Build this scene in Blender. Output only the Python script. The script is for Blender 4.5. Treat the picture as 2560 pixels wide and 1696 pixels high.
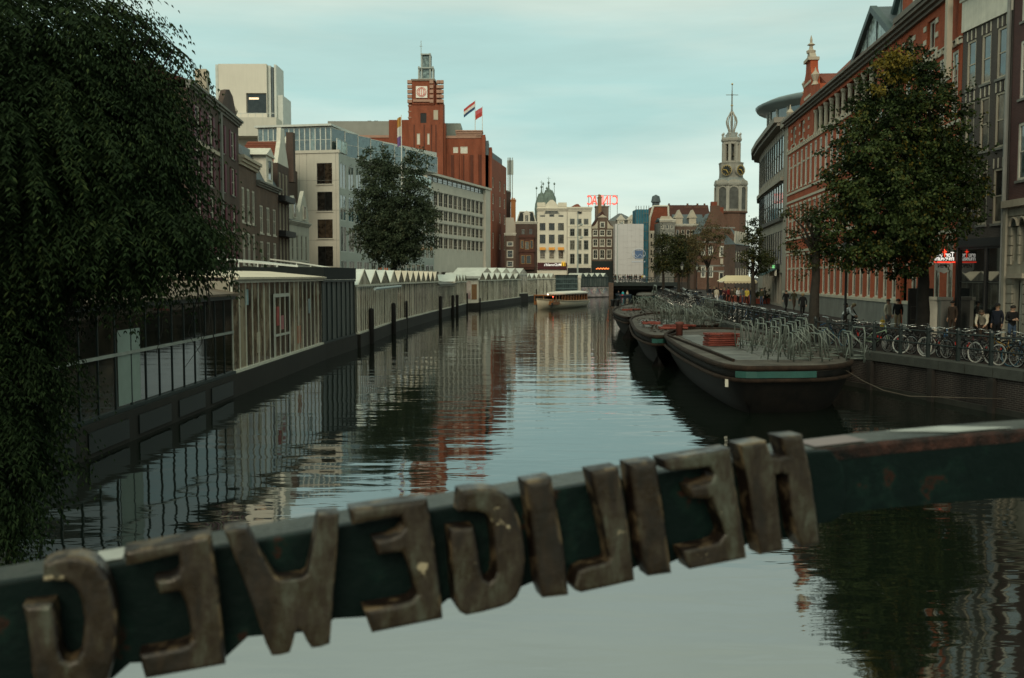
import bpy, bmesh, math, random
from mathutils import Vector, Matrix
for o in list(bpy.data.objects): bpy.data.objects.remove(o)
sc = bpy.context.scene
C = sc.collection
R = random.Random(11)
pi = math.pi
# ------------------------------------------------------------------ camera
HC, FPX, HZ = 4.3, 2489.0, 690.0
TILT = math.atan((848-HZ)/FPX)
cam = bpy.data.cameras.new('camera'); camo = bpy.data.objects.new('camera', cam); C.objects.link(camo)
camo.location = (0, 0, HC); camo.rotation_euler = (pi/2-TILT, 0, 0)
cam.sensor_width = 36; cam.lens = 35.0; cam.clip_start = .05; cam.clip_end = 3000
cam.dof.use_dof = True; cam.dof.focus_distance = 14.0; cam.dof.aperture_fstop = 4.5
sc.camera = camo
# ------------------------------------------------------------------ sky and light
SUN_EL, SUN_AZ = math.radians(33), math.radians(190)    # azimuth clockwise from +Y (view direction)
w = bpy.data.worlds.new('World'); sc.world = w; w.use_nodes = True
N = w.node_tree; N.nodes.clear()
def nn(t, tree, **k):
    n = tree.nodes.new(t)
    for a, b in k.items(): setattr(n, a, b)
    return n
out = nn('ShaderNodeOutputWorld', N); bg = nn('ShaderNodeBackground', N)
sky = nn('ShaderNodeTexSky', N, sky_type='NISHITA', sun_disc=False)
sky.sun_elevation = SUN_EL; sky.sun_rotation = SUN_AZ; sky.air_density = 1.0; sky.dust_density = 2.0; sky.ozone_density = 2.0
tc = nn('ShaderNodeTexCoord', N); sep = nn('ShaderNodeSeparateXYZ', N)
N.links.new(tc.outputs['Generated'], sep.inputs[0])
mp = nn('ShaderNodeMapping', N); mp.inputs['Scale'].default_value = (1.3, 1.3, 9.0); mp.inputs['Rotation'].default_value = (0.05, .16, 0.4)
N.links.new(tc.outputs['Generated'], mp.inputs[0])
cl = nn('ShaderNodeTexNoise', N); cl.inputs['Scale'].default_value = 2.2; cl.inputs['Detail'].default_value = 5; cl.inputs['Roughness'].default_value = .5
N.links.new(mp.outputs[0], cl.inputs['Vector'])
ad = nn('ShaderNodeMath', N, operation='MULTIPLY_ADD'); ad.inputs[1].default_value = .20; N.links.new(cl.outputs['Fac'], ad.inputs[0]); N.links.new(sep.outputs['Z'], ad.inputs[2])
ad2 = nn('ShaderNodeMath', N, operation='SUBTRACT'); ad2.inputs[1].default_value = .10; N.links.new(ad.outputs[0], ad2.inputs[0])
ra = nn('ShaderNodeValToRGB', N); N.links.new(ad2.outputs[0], ra.inputs[0])
cr = ra.color_ramp
SKY = [(0.0, (.62, .68, .575)), (.065, (.52, .61, .53)), (.11, (.43, .545, .49)), (.16, (.315, .482, .45)), (.205, (.33, .482, .448)), (.26, (.42, .515, .455)), (.42, (.455, .54, .445)), (1.0, (.47, .57, .455))]
cr.elements[0].position = 0; cr.elements[0].color = (*SKY[0][1], 1); cr.elements[1].position = 1; cr.elements[1].color = (*SKY[-1][1], 1)
for p, c in SKY[1:-1]:
    e = cr.elements.new(p); e.color = (*c, 1)
sm = nn('ShaderNodeMixRGB', N, blend_type='MULTIPLY'); sm.inputs[0].default_value = 1; sm.inputs[2].default_value = (.07, .07, .07, 1)
N.links.new(sky.outputs[0], sm.inputs[1])
mx = nn('ShaderNodeMixRGB', N); mx.inputs[0].default_value = .94
N.links.new(sm.outputs[0], mx.inputs[1]); N.links.new(ra.outputs[0], mx.inputs[2])
mp2 = nn('ShaderNodeMapping', N); mp2.inputs['Scale'].default_value = (2.0, 2.0, 16.0); mp2.inputs['Rotation'].default_value = (0.1, -.12, 1.1); N.links.new(tc.outputs['Generated'], mp2.inputs[0])
c2 = nn('ShaderNodeTexNoise', N); c2.inputs['Scale'].default_value = 1.8; c2.inputs['Detail'].default_value = 6; c2.inputs['Roughness'].default_value = .6; N.links.new(mp2.outputs[0], c2.inputs['Vector'])
cm = nn('ShaderNodeMapRange', N); cm.inputs[1].default_value = .3; cm.inputs[2].default_value = .7; cm.inputs[3].default_value = .94; cm.inputs[4].default_value = 1.055; N.links.new(c2.outputs['Fac'], cm.inputs[0])
cmul = nn('ShaderNodeMixRGB', N, blend_type='MULTIPLY'); cmul.inputs[0].default_value = 1; N.links.new(mx.outputs[0], cmul.inputs[1]); N.links.new(cm.outputs[0], cmul.inputs[2])
N.links.new(cmul.outputs[0], bg.inputs[0]); bg.inputs[1].default_value = 1.5
N.links.new(bg.outputs[0], out.inputs[0])
sl = bpy.data.lights.new('sun', 'SUN'); so = bpy.data.objects.new('sun', sl); C.objects.link(so)
sl.energy = 1.65; sl.angle = math.radians(30); sl.color = (1, .88, .66)
sd = Vector((math.sin(SUN_AZ)*math.cos(SUN_EL), math.cos(SUN_AZ)*math.cos(SUN_EL), math.sin(SUN_EL)))
so.rotation_euler = sd.to_track_quat('Z', 'Y').to_euler()
sc.view_settings.view_transform = 'Standard'; sc.view_settings.look = 'None'
sc.view_settings.exposure = 0.0; sc.view_settings.gamma = 1
sc.render.engine = 'CYCLES'; sc.cycles.use_denoising = True; sc.cycles.max_bounces = 6; sc.cycles.diffuse_bounces = 2
sc.cycles.glossy_bounces = 3; sc.cycles.transmission_bounces = 4; sc.cycles.transparent_max_bounces = 6; sc.cycles.caustics_reflective = False; sc.cycles.caustics_refractive = False

# ------------------------------------------------------------------ geometry of the view (surveying helpers)
def ray(px, py):
    u, v = (px-1280)/FPX, (848-py)/FPX
    dy = math.cos(TILT)+v*math.sin(TILT)
    return u/dy, (-math.sin(TILT)+v*math.cos(TILT))/dy
def P(px, py, Y):
    a, b = ray(px, py); return Vector((a*Y, Y, HC+b*Y))
def XY(px, Y):
    p = P(px, HZ, Y); return (p.x, Y)
def G(px, py, z):
    a, b = ray(px, py); Y = (z-HC)/b; return Vector((a*Y, Y, z))

# ------------------------------------------------------------------ mesh helpers
class MB:
    def __init__(s): s.v = []; s.f = []; s.m = []
    def add(s, vs, fs, m=0):
        o = len(s.v); s.v += [tuple(v) for v in vs]; s.f += [tuple(i+o for i in f) for f in fs]; s.m += [m]*len(fs); return s
    def box(s, x0, x1, y0, y1, z0, z1, m=0):
        return s.add([(x0,y0,z0),(x1,y0,z0),(x1,y1,z0),(x0,y1,z0),(x0,y0,z1),(x1,y0,z1),(x1,y1,z1),(x0,y1,z1)],
                     [(3,2,1,0),(4,5,6,7),(0,1,5,4),(1,2,6,5),(2,3,7,6),(3,0,4,7)], m)
    def prism(s, poly, y0, y1, m=0):            # poly in x,z extruded along y
        n = len(poly)
        return s.add([(x,y0,z) for x,z in poly]+[(x,y1,z) for x,z in poly],
                     [tuple(range(n)), tuple(range(2*n-1,n-1,-1))]+[(i,i+n,(i+1)%n+n,(i+1)%n) for i in range(n)], m)
    def prismz(s, poly, z0, z1, m=0):           # poly in x,y extruded along z
        n = len(poly)
        return s.add([(x,y,z0) for x,y in poly]+[(x,y,z1) for x,y in poly],
                     [tuple(range(n-1,-1,-1)), tuple(range(n,2*n))]+[(i,(i+1)%n,(i+1)%n+n,i+n) for i in range(n)], m)
    def loft(s, rings, m=0, cap=True):          # rings: lists of equal length of 3D points
        n = len(rings[0]); vs = [p for r in rings for p in r]; fs = []
        for k in range(len(rings)-1):
            fs += [(k*n+i, k*n+(i+1)%n, (k+1)*n+(i+1)%n, (k+1)*n+i) for i in range(n)]
        if cap: fs += [tuple(range(n-1,-1,-1)), tuple(range((len(rings)-1)*n, len(rings)*n))]
        return s.add(vs, fs, m)
    def lathe(s, prof, n=12, c=(0,0,0), m=0, a0=0, smooth=0):
        return s.loft([[(c[0]+r*math.cos(a0+2*pi*i/n), c[1]+r*math.sin(a0+2*pi*i/n), c[2]+z) for i in range(n)] for r, z in prof], m)
    def tube(s, pts, r, n=6, m=0, closed=False):
        pts = [Vector(p) for p in pts]; rs = r if isinstance(r, (list, tuple)) else [r]*len(pts); rings = []; ref = None
        L = len(pts)
        for i, p in enumerate(pts):
            if closed: t = pts[(i+1)%L]-pts[i-1]
            else: t = pts[min(i+1,L-1)]-pts[max(i-1,0)]
            t = t.normalized() if t.length > 1e-9 else Vector((0,0,1))
            if ref is None: ref = t.orthogonal().normalized()
            ref = (ref-t*ref.dot(t)); ref = ref.normalized() if ref.length > 1e-6 else t.orthogonal().normalized()
            b = t.cross(ref)
            rings.append([tuple(p+(ref*math.cos(2*pi*k/n)+b*math.sin(2*pi*k/n))*rs[i]) for k in range(n)])
        if closed: rings.append(rings[0])
        return s.loft(rings, m, not closed)
    def xf(s, M):
        s.v = [tuple(M @ Vector(v)) for v in s.v]; return s
    def mesh(s, name, mats, smooth=False):
        me = bpy.data.meshes.new(name); me.from_pydata(s.v, [], s.f)
        for m in (mats if isinstance(mats, (list, tuple)) else [mats]): me.materials.append(m)
        if len(me.materials) > 1: me.polygons.foreach_set('material_index', s.m)
        if smooth: me.polygons.foreach_set('use_smooth', [True]*len(me.polygons))
        me.update(); return me
    def build(s, name, mats, parent=None, smooth=False, mat4=None):
        return put(s.mesh(name, mats, smooth), name, parent, mat4)
def put(me, name, parent=None, mat4=None):
    o = bpy.data.objects.new(name, me); C.objects.link(o)
    if parent: o.parent = parent
    if mat4 is not None: o.matrix_basis = mat4
    return o
def tag(o, label, cat, group=None):
    o['label'] = label; o['category'] = cat
    if group: o['group'] = group
    return o
def thing(name, label, cat, loc=(0,0,0), rz=0, group=None):
    o = bpy.data.objects.new(name, None); C.objects.link(o); o.empty_display_size = .2
    o.location = loc; o.rotation_euler = (0,0,rz); return tag(o, label, cat, group)
def struct(o): o['kind'] = 'structure'; return o
def stuff(o): o['kind'] = 'stuff'; return o
def dup(o, parent=None):
    c = o.copy(); C.objects.link(c); c.parent = parent
    for ch in o.children: dup(ch, c)
    return c
TR = Matrix.Translation
def RZ(a): return Matrix.Rotation(a, 4, 'Z')

# ------------------------------------------------------------------ materials (procedural, world-space noise)
MC = {}
def deep(c):      # tonal contrast put into the base colours: the darker ones are darkened most
    l_ = .3*c[0]+.6*c[1]+.1*c[2]; k_ = min(1, (max(l_,.004)/.22))**.30; return tuple(x*k_ for x in c)
def M(name, rgb, rough=.75, var=.18, scale=1.5, bump=0.0, spec=.3, metal=0.0, streak=0.0, rnd=0.0, rgb2=None, emit=None, estr=0, fine=0.0, patch=.5):
    if name in MC: return MC[name]
    m = bpy.data.materials.new(name); m.use_nodes = True; t = m.node_tree; b = t.nodes['Principled BSDF']; L = t.links.new
    geo = nn('ShaderNodeNewGeometry', t)
    def noise(sc_, det=4, vec=None, rgh=.6):
        n = nn('ShaderNodeTexNoise', t); n.inputs['Scale'].default_value = sc_; n.inputs['Detail'].default_value = det; n.inputs['Roughness'].default_value = rgh
        L(vec or geo.outputs['Position'], n.inputs['Vector']); return n
    n1 = noise(scale); rgb = deep(rgb); rgb2 = deep(rgb2) if rgb2 else None
    c2 = rgb2 or tuple(min(1, c*(1+var)) for c in rgb)
    r = nn('ShaderNodeValToRGB', t); r.color_ramp.elements[0].position = patch-.22; r.color_ramp.elements[1].position = patch+.22
    r.color_ramp.elements[0].color = (*[c*(1-var) for c in rgb], 1); r.color_ramp.elements[1].color = (*c2, 1)
    L(n1.outputs['Fac'], r.inputs[0]); col = r.outputs[0]
    if streak:
        mp = nn('ShaderNodeMapping', t); mp.inputs['Scale'].default_value = (2.2, 2.2, .22); L(geo.outputs['Position'], mp.inputs[0])
        n2 = noise(1.6, 5, mp.outputs[0], .7); mm = nn('ShaderNodeMapRange', t); mm.inputs[1].default_value = .35; mm.inputs[2].default_value = .7
        mm.inputs[3].default_value = 1-streak; mm.inputs[4].default_value = 1.0; L(n2.outputs['Fac'], mm.inputs[0])
        k = nn('ShaderNodeMixRGB', t, blend_type='MULTIPLY'); k.inputs[0].default_value = 1; L(col, k.inputs[1]); L(mm.outputs[0], k.inputs[2]); col = k.outputs[0]
    if fine:
        n3 = noise(scale*14, 3); mm = nn('ShaderNodeMapRange', t); mm.inputs[1].default_value = .3; mm.inputs[2].default_value = .7; mm.inputs[3].default_value = 1-fine; mm.inputs[4].default_value = 1+fine*.6
        L(n3.outputs['Fac'], mm.inputs[0]); k = nn('ShaderNodeMixRGB', t, blend_type='MULTIPLY'); k.inputs[0].default_value = 1; L(col, k.inputs[1]); L(mm.outputs[0], k.inputs[2]); col = k.outputs[0]
    if rnd:
        oi = nn('ShaderNodeObjectInfo', t); mm = nn('ShaderNodeMapRange', t); mm.inputs[3].default_value = 1-rnd; mm.inputs[4].default_value = 1+rnd
        L(oi.outputs['Random'], mm.inputs[0]); k = nn('ShaderNodeMixRGB', t, blend_type='MULTIPLY'); k.inputs[0].default_value = 1; L(col, k.inputs[1]); L(mm.outputs[0], k.inputs[2]); col = k.outputs[0]
    L(col, b.inputs['Base Color'])
    b.inputs['Roughness'].default_value = rough; b.inputs['Metallic'].default_value = metal; b.inputs['Specular IOR Level'].default_value = spec
    if bump:
        bp = nn('ShaderNodeBump', t); bp.inputs['Strength'].default_value = bump; bp.inputs['Distance'].default_value = .02
        nb = noise(scale*8, 4); L(nb.outputs['Fac'], bp.inputs['Height']); L(bp.outputs[0], b.inputs['Normal'])
    if emit:
        b.inputs['Emission Color'].default_value = (*emit, 1); b.inputs['Emission Strength'].default_value = estr
    MC[name] = m; return m
def glass(name, dark, curtain, mixpos=.6, rough=.06, ior=1.6, wob=.012):
    """street window: dim room or curtain behind a reflecting pane, different for every pane"""
    if name in MC: return MC[name]
    m = bpy.data.materials.new(name); m.use_nodes = True; t = m.node_tree; b = t.nodes['Principled BSDF']; L = t.links.new
    oi = nn('ShaderNodeObjectInfo', t); geo = nn('ShaderNodeNewGeometry', t)
    r = nn('ShaderNodeValToRGB', t); r.color_ramp.elements[0].position = mixpos; r.color_ramp.elements[1].position = 1
    r.color_ramp.elements[0].color = (*dark, 1); r.color_ramp.elements[1].color = (*curtain, 1); L(oi.outputs['Random'], r.inputs[0])
    n = nn('ShaderNodeTexNoise', t); n.inputs['Scale'].default_value = 2.3; n.inputs['Detail'].default_value = 3; L(geo.outputs['Position'], n.inputs['Vector'])
    mm = nn('ShaderNodeMapRange', t); mm.inputs[1].default_value = .35; mm.inputs[2].default_value = .65; mm.inputs[3].default_value = .45; mm.inputs[4].default_value = 1.5; L(n.outputs['Fac'], mm.inputs[0])
    k = nn('ShaderNodeMixRGB', t, blend_type='MULTIPLY'); k.inputs[0].default_value = 1; L(r.outputs[0], k.inputs[1]); L(mm.outputs[0], k.inputs[2])
    L(k.outputs[0], b.inputs['Base Color']); b.inputs['Roughness'].default_value = rough; b.inputs['IOR'].default_value = ior
    n2 = nn('ShaderNodeTexNoise', t); n2.inputs['Scale'].default_value = .9; L(geo.outputs['Position'], n2.inputs['Vector'])
    bp = nn('ShaderNodeBump', t); bp.inputs['Strength'].default_value = wob*10; bp.inputs['Distance'].default_value = .05; L(n2.outputs['Fac'], bp.inputs['Height']); L(bp.outputs[0], b.inputs['Normal'])
    MC[name] = m; return m
def brickmat(name, c1, c2, mortar, scale=1.0, var=.3, bump=.3, axis='XZ', rough=.85):
    """brick courses; fine, beyond the size at which single bricks can be told apart"""
    if name in MC: return MC[name]
    m = bpy.data.materials.new(name); m.use_nodes = True; t = m.node_tree; b = t.nodes['Principled BSDF']; L = t.links.new
    tcn = nn('ShaderNodeTexCoord', t); sp = nn('ShaderNodeSeparateXYZ', t); L(tcn.outputs['Object'], sp.inputs[0]); cb = nn('ShaderNodeCombineXYZ', t)
    sm_ = nn('ShaderNodeMath', t, operation='ADD'); L(sp.outputs['X'], sm_.inputs[0]); L(sp.outputs['Y'], sm_.inputs[1])
    L(sm_.outputs[0], cb.inputs[0]); L(sp.outputs['Z'], cb.inputs[1])
    c1, c2, mortar = deep(c1), deep(c2), deep(mortar)
    bt = nn('ShaderNodeTexBrick', t); bt.inputs['Scale'].default_value = scale; bt.inputs['Brick Width'].default_value = .22; bt.inputs['Row Height'].default_value = .065; bt.inputs['Mortar Size'].default_value = .008
    bt.inputs['Color1'].default_value = (*c1, 1); bt.inputs['Color2'].default_value = (*c2, 1); bt.inputs['Mortar'].default_value = (*mortar, 1); L(cb.outputs[0], bt.inputs['Vector'])
    geo = nn('ShaderNodeNewGeometry', t); mp = nn('ShaderNodeMapping', t); mp.inputs['Scale'].default_value = (1, 1, .3); L(geo.outputs['Position'], mp.inputs[0])
    n = nn('ShaderNodeTexNoise', t); n.inputs['Scale'].default_value = .7; n.inputs['Detail'].default_value = 6; n.inputs['Roughness'].default_value = .65; L(mp.outputs[0], n.inputs['Vector'])
    mm = nn('ShaderNodeMapRange', t); mm.inputs[1].default_value = .3; mm.inputs[2].default_value = .7; mm.inputs[3].default_value = 1-var; mm.inputs[4].default_value = 1+var*.6; L(n.outputs['Fac'], mm.inputs[0])
    k = nn('ShaderNodeMixRGB', t, blend_type='MULTIPLY'); k.inputs[0].default_value = 1; L(bt.outputs['Color'], k.inputs[1]); L(mm.outputs[0], k.inputs[2])
    L(k.outputs[0], b.inputs['Base Color']); b.inputs['Roughness'].default_value = rough; b.inputs['Specular IOR Level'].default_value = .25
    bp = nn('ShaderNodeBump', t); bp.inputs['Strength'].default_value = bump; bp.inputs['Distance'].default_value = .012; bp.invert = True; L(bt.outputs['Fac'], bp.inputs['Height']); L(bp.outputs[0], b.inputs['Normal'])
    MC[name] = m; return m
def leafmat(name, c1, c2, c3, p3=.85, rough=.55):
    if name in MC: return MC[name]
    m = bpy.data.materials.new(name); m.use_nodes = True; t = m.node_tree; b = t.nodes['Principled BSDF']; L = t.links.new
    geo = nn('ShaderNodeNewGeometry', t); n = nn('ShaderNodeTexNoise', t); n.inputs['Scale'].default_value = .55; n.inputs['Detail'].default_value = 2; L(geo.outputs['Position'], n.inputs['Vector'])
    a = nn('ShaderNodeMath', t, operation='MULTIPLY_ADD'); a.inputs[1].default_value = .55; L(geo.outputs['Random Per Island'], a.inputs[0])
    a2 = nn('ShaderNodeMath', t, operation='MULTIPLY'); a2.inputs[1].default_value = .75; L(n.outputs['Fac'], a2.inputs[0]); L(a2.outputs[0], a.inputs[2])
    r = nn('ShaderNodeValToRGB', t); e = r.color_ramp.elements; e[0].position = .25; e[0].color = (*c1, 1); e[1].position = .62; e[1].color = (*c2, 1)
    x = e.new(p3-.10); x.color = (*[c_*1.25 for c_ in c2], 1); x = e.new(p3); x.color = (*c3, 1); L(a.outputs[0], r.inputs[0]); L(r.outputs[0], b.inputs['Base Color'])
    b.inputs['Roughness'].default_value = rough; b.inputs['Specular IOR Level'].default_value = .12
    MC[name] = m; return m
GLASS = glass('window_glass', (.012,.014,.013), (.12,.11,.085))
GLASSB = glass('sky_glass', (.03,.05,.05), (.10,.14,.13), .5, .04, 2.2)
WHITE = M('white_paint', (.62,.58,.48), .6, .12, 2, streak=.18)
CREAM = M('cream_stone', (.44,.38,.29), .8, .12, .6, streak=.15)
STONE = M('grey_stone', (.21,.205,.18), .85, .2, .8, bump=.2, streak=.25)
DARK = M('black_paint', (.018,.018,.018), .5, .2, 3)
GREEN = M('dark_green_iron', (.007,.018,.015), .45, .3, 5, spec=.5)
SLATE = M('blue_slate', (.10,.13,.14), .6, .2, 2, streak=.2)
REDTILE = M('red_tiles', (.21,.056,.028), .8, .25, 2.5, bump=.3)
DARKTILE = M('dark_red_tiles', (.085,.030,.021), .8, .25, 2.5, bump=.3)
STEEL = M('galvanised_tube', (.135,.155,.13), .45, .25, 6, metal=.2, spec=.5)

# ------------------------------------------------------------------ facade builder
WC = {}
class Fac:
    """a wall of a building: local x along it (left to right seen from outside), y into the house, z up from water level"""
    def __init__(s, root, a, b, z0=1.39):
        s.root = root; s.a = Vector((a[0], a[1], 0)); b = Vector((b[0], b[1], 0)); s.W = (b-s.a).length
        ang = math.atan2(b.y-s.a.y, b.x-s.a.x); s.wm = TR(s.a) @ RZ(ang); s.iw = s.wm.inverted()
        s.m = root.matrix_basis.inverted() @ s.wm; s.z0 = z0; s.holes = []
    def loc(s, px, py):
        a, b = ray(px, py); o = s.iw @ Vector((0,0,HC)); d = s.iw.to_3x3() @ Vector((a,1,b)); t = -o.y/d.y; p = o+d*t; return p.x, p.z
    def fx(s, px): return s.loc(px, HZ)[0]
    def part(s, name, mb, mats, smooth=False, parent=None):
        if parent is not None: return mb.build(name, mats, parent, smooth)
        return mb.build(name, mats, s.root, smooth, s.m)
    def win(s, x0, x1, z0, z1, frame=WHITE, gl=GLASS, fw=.09, rec=.09, cols=1, rows=(), sill=None, split=False, hole=True, name='window', lintel=None, bw=.05):
        w, h = x1-x0, z1-z0
        key = (round(w,2), round(h,2), frame.name, fw, rec, cols, rows)
        if key not in WC:
            mb = MB(); y0, y1 = rec-.05, rec+.06
            mb.box(0,fw,y0,y1,0,h).box(w-fw,w,y0,y1,0,h).box(fw,w-fw,y0,y1,0,fw).box(fw,w-fw,y0,y1,h-fw,h)
            for k in range(1, cols): x = w*k/cols; mb.box(x-bw/2,x+bw/2,y0+.01,y1,fw,h-fw)
            for r in rows: mb.box(fw,w-fw,y0+.015,y1,h*r-bw/2,h*r+bw/2)
            WC[key] = (mb.mesh('window_frame', frame), {})
        me, pc = WC[key]
        f = put(me, name, s.root, s.m @ TR((x0,0,z0)))
        def pane(ax, bx, az, bz):
            k = (round(ax,2), round(bx,2), round(az,2), round(bz,2), gl.name)
            if k not in pc: pc[k] = MB().add([(ax,rec,az),(bx,rec,az),(bx,rec,bz),(ax,rec,bz)], [(0,1,2,3)]).mesh('pane', gl)
            put(pc[k], 'pane', f)
        if split:
            zs = [fw/2]+[h*r for r in rows]+[h-fw/2]
            for i in range(cols):
                for j in range(len(zs)-1): pane(max(w*i/cols, fw/2), min(w*(i+1)/cols, w-fw/2), zs[j], zs[j+1])
        else: pane(fw/2, w-fw/2, fw/2, h-fw/2)
        if sill: MB().box(-.06,w+.06,-.07,rec-.051,-.1,0).build('sill', sill, f)
        if lintel: MB().box(-.1,w+.1,-.04,.06,h+.002,h+.28).build('lintel', lintel, f)
        if hole: s.holes.append((x0,x1,z0,z1))
        return f
    def pwin(s, x0, y0, x1, y1, **k):      # by the survey: corners seen at these points
        ax, az = s.loc(x0, y1); bx, bz = s.loc(x1, y0); return s.win(ax, bx, az, bz, **k)
    def wall(s, z1, mat, depth=8, top=True, ends=True, x0=0, x1=None, z0=None, rec=.2, name='wall', roofmat=None):
        x1 = s.W if x1 is None else x1; z0 = s.z0 if z0 is None else z0; mb = MB()
        hs = [h for h in s.holes if h[1] > x0 and h[0] < x1 and h[3] > z0 and h[2] < z1]
        zs = sorted({z0, z1, *[max(z0,h[2]) for h in hs], *[min(z1,h[3]) for h in hs]})
        for a, b in zip(zs, zs[1:]):
            if b-a < 1e-4: continue
            c = (a+b)/2; cur = x0
            for h in sorted(h for h in hs if h[2] < c < h[3]):
                if h[0] > cur+1e-4: mb.add([(cur,0,a),(h[0],0,a),(h[0],0,b),(cur,0,b)], [(0,1,2,3)])
                cur = max(cur, h[1])
            if cur < x1-1e-4: mb.add([(cur,0,a),(x1,0,a),(x1,0,b),(cur,0,b)], [(0,1,2,3)])
        for h in hs:
            a, b, c, d = h
            mb.add([(a,0,c),(b,0,c),(b,0,d),(a,0,d),(a,rec,c),(b,rec,c),(b,rec,d),(a,rec,d)], [(0,1,5,4),(1,2,6,5),(2,3,7,6),(3,0,4,7)])
        mb.add([(x0,0,z0),(x1,0,z0),(x1,depth,z0),(x0,depth,z0),(x0,0,z1),(x1,0,z1),(x1,depth,z1),(x0,depth,z1)],
               ([(1,2,6,5),(2,3,7,6),(3,0,4,7)] if ends else [])+([(4,5,6,7)] if top and ends else []))
        ix = {}; nv = []
        def key_(v):
            k_ = tuple(round(c_, 4) for c_ in v)
            if k_ not in ix: ix[k_] = len(nv); nv.append(v)
            return ix[k_]
        mb.f = [tuple(key_(mb.v[i]) for i in f) for f in mb.f]; mb.v = nv
        return s.part(name, mb, mat)
    def band(s, z, h, mat, proud=.08, x0=0, x1=None, name='band'):
        x1 = s.W if x1 is None else x1
        return s.part(name, MB().box(x0,x1,-proud,.05,z,z+h), mat)
    def cornice(s, z, mat, h=.6, proud=.35, x0=-.1, x1=None, name='cornice'):
        x1 = s.W+.1 if x1 is None else x1; mb = MB()
        for k in range(3): mb.box(x0-.04*k,x1+.04*k,-proud*(k+1)/3,.06+.004*k,z+h*k/3+.001*k,z+h*(k+1)/3)
        return s.part(name, mb, mat)
    def gable(s, prof, mat, depth=.4, name='gable', y=0):
        return s.part(name, MB().prism(prof, y, y+depth), mat)
    def roof(s, z, h, mat, depth=8, x0=0, x1=None, name='roof', ridge='x', over=.15):
        x1 = s.W if x1 is None else x1; mb = MB()
        if ridge == 'x':
            mb.add([(x0,-over,z),(x1,-over,z),(x1,depth+over,z),(x0,depth+over,z),(x0,depth/2,z+h),(x1,depth/2,z+h)], [(0,1,5,4),(2,3,4,5),(1,2,5),(3,0,4),(3,2,1,0)])
        elif ridge == 'y':
            c = (x0+x1)/2; mb.prism([(x0-over,z),(x1+over,z),(c,z+h)], .25, depth)
        else:   # mansard
            i = ridge; mb.add([(x0,0,z),(x1,0,z),(x1,depth,z),(x0,depth,z),(x0+i*.3,i,z+h),(x1-i*.3,i,z+h),(x1-i*.3,depth-i,z+h),(x0+i*.3,depth-i,z+h)], [(0,1,5,4),(1,2,6,5),(2,3,7,6),(3,0,4,7),(4,5,6,7)])
        return s.part(name, mb, mat)
def house(name, label, cat, a, b, z0=1.39, group=None):
    r = thing(name, label, cat, (a[0], a[1], z0), math.atan2(b[1]-a[1], b[0]-a[0]), group)
    bpy.context.view_layer.update(); r.matrix_basis = TR((a[0],a[1],z0)) @ RZ(math.atan2(b[1]-a[1], b[0]-a[0]))
    return r, Fac(r, a, b, z0)
def ordn(n):
    a = ['first','second','third','fourth','fifth','sixth','seventh','eighth','ninth','tenth','eleventh','twelfth','thirteenth','fourteenth','fifteenth','sixteenth','seventeenth','eighteenth','nineteenth']
    if n <= 19: return a[n-1]
    t_, u_ = divmod(n, 10); return ['','','twenty','thirty','forty','fifty'][t_]+('-'+a[u_-1] if u_ else '') if u_ else ['','','twentieth','thirtieth','fortieth','fiftieth'][t_]
def text_mesh(body, size, mat, ext=.01, mirror=True, bold=0.0, spacing=1.0):
    cu = bpy.data.curves.new('lettering', 'FONT'); cu.body = body; cu.size = size; cu.extrude = ext; cu.align_x = 'CENTER'; cu.align_y = 'CENTER'; cu.offset = bold; cu.space_character = spacing; cu.resolution_u = 3
    ob = bpy.data.objects.new('lettering', cu); C.objects.link(ob); dg = bpy.context.evaluated_depsgraph_get(); dg.update()
    me = bpy.data.meshes.new_from_object(ob.evaluated_get(dg)); bpy.data.objects.remove(ob); bpy.data.curves.remove(cu)
    for v in me.vertices: x, y, z = v.co; v.co = ((-x if mirror else x), -z, y)     # stand upright, facing -y
    me.materials.clear(); me.materials.append(mat); me.name = 'lettering'; return me
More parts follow.
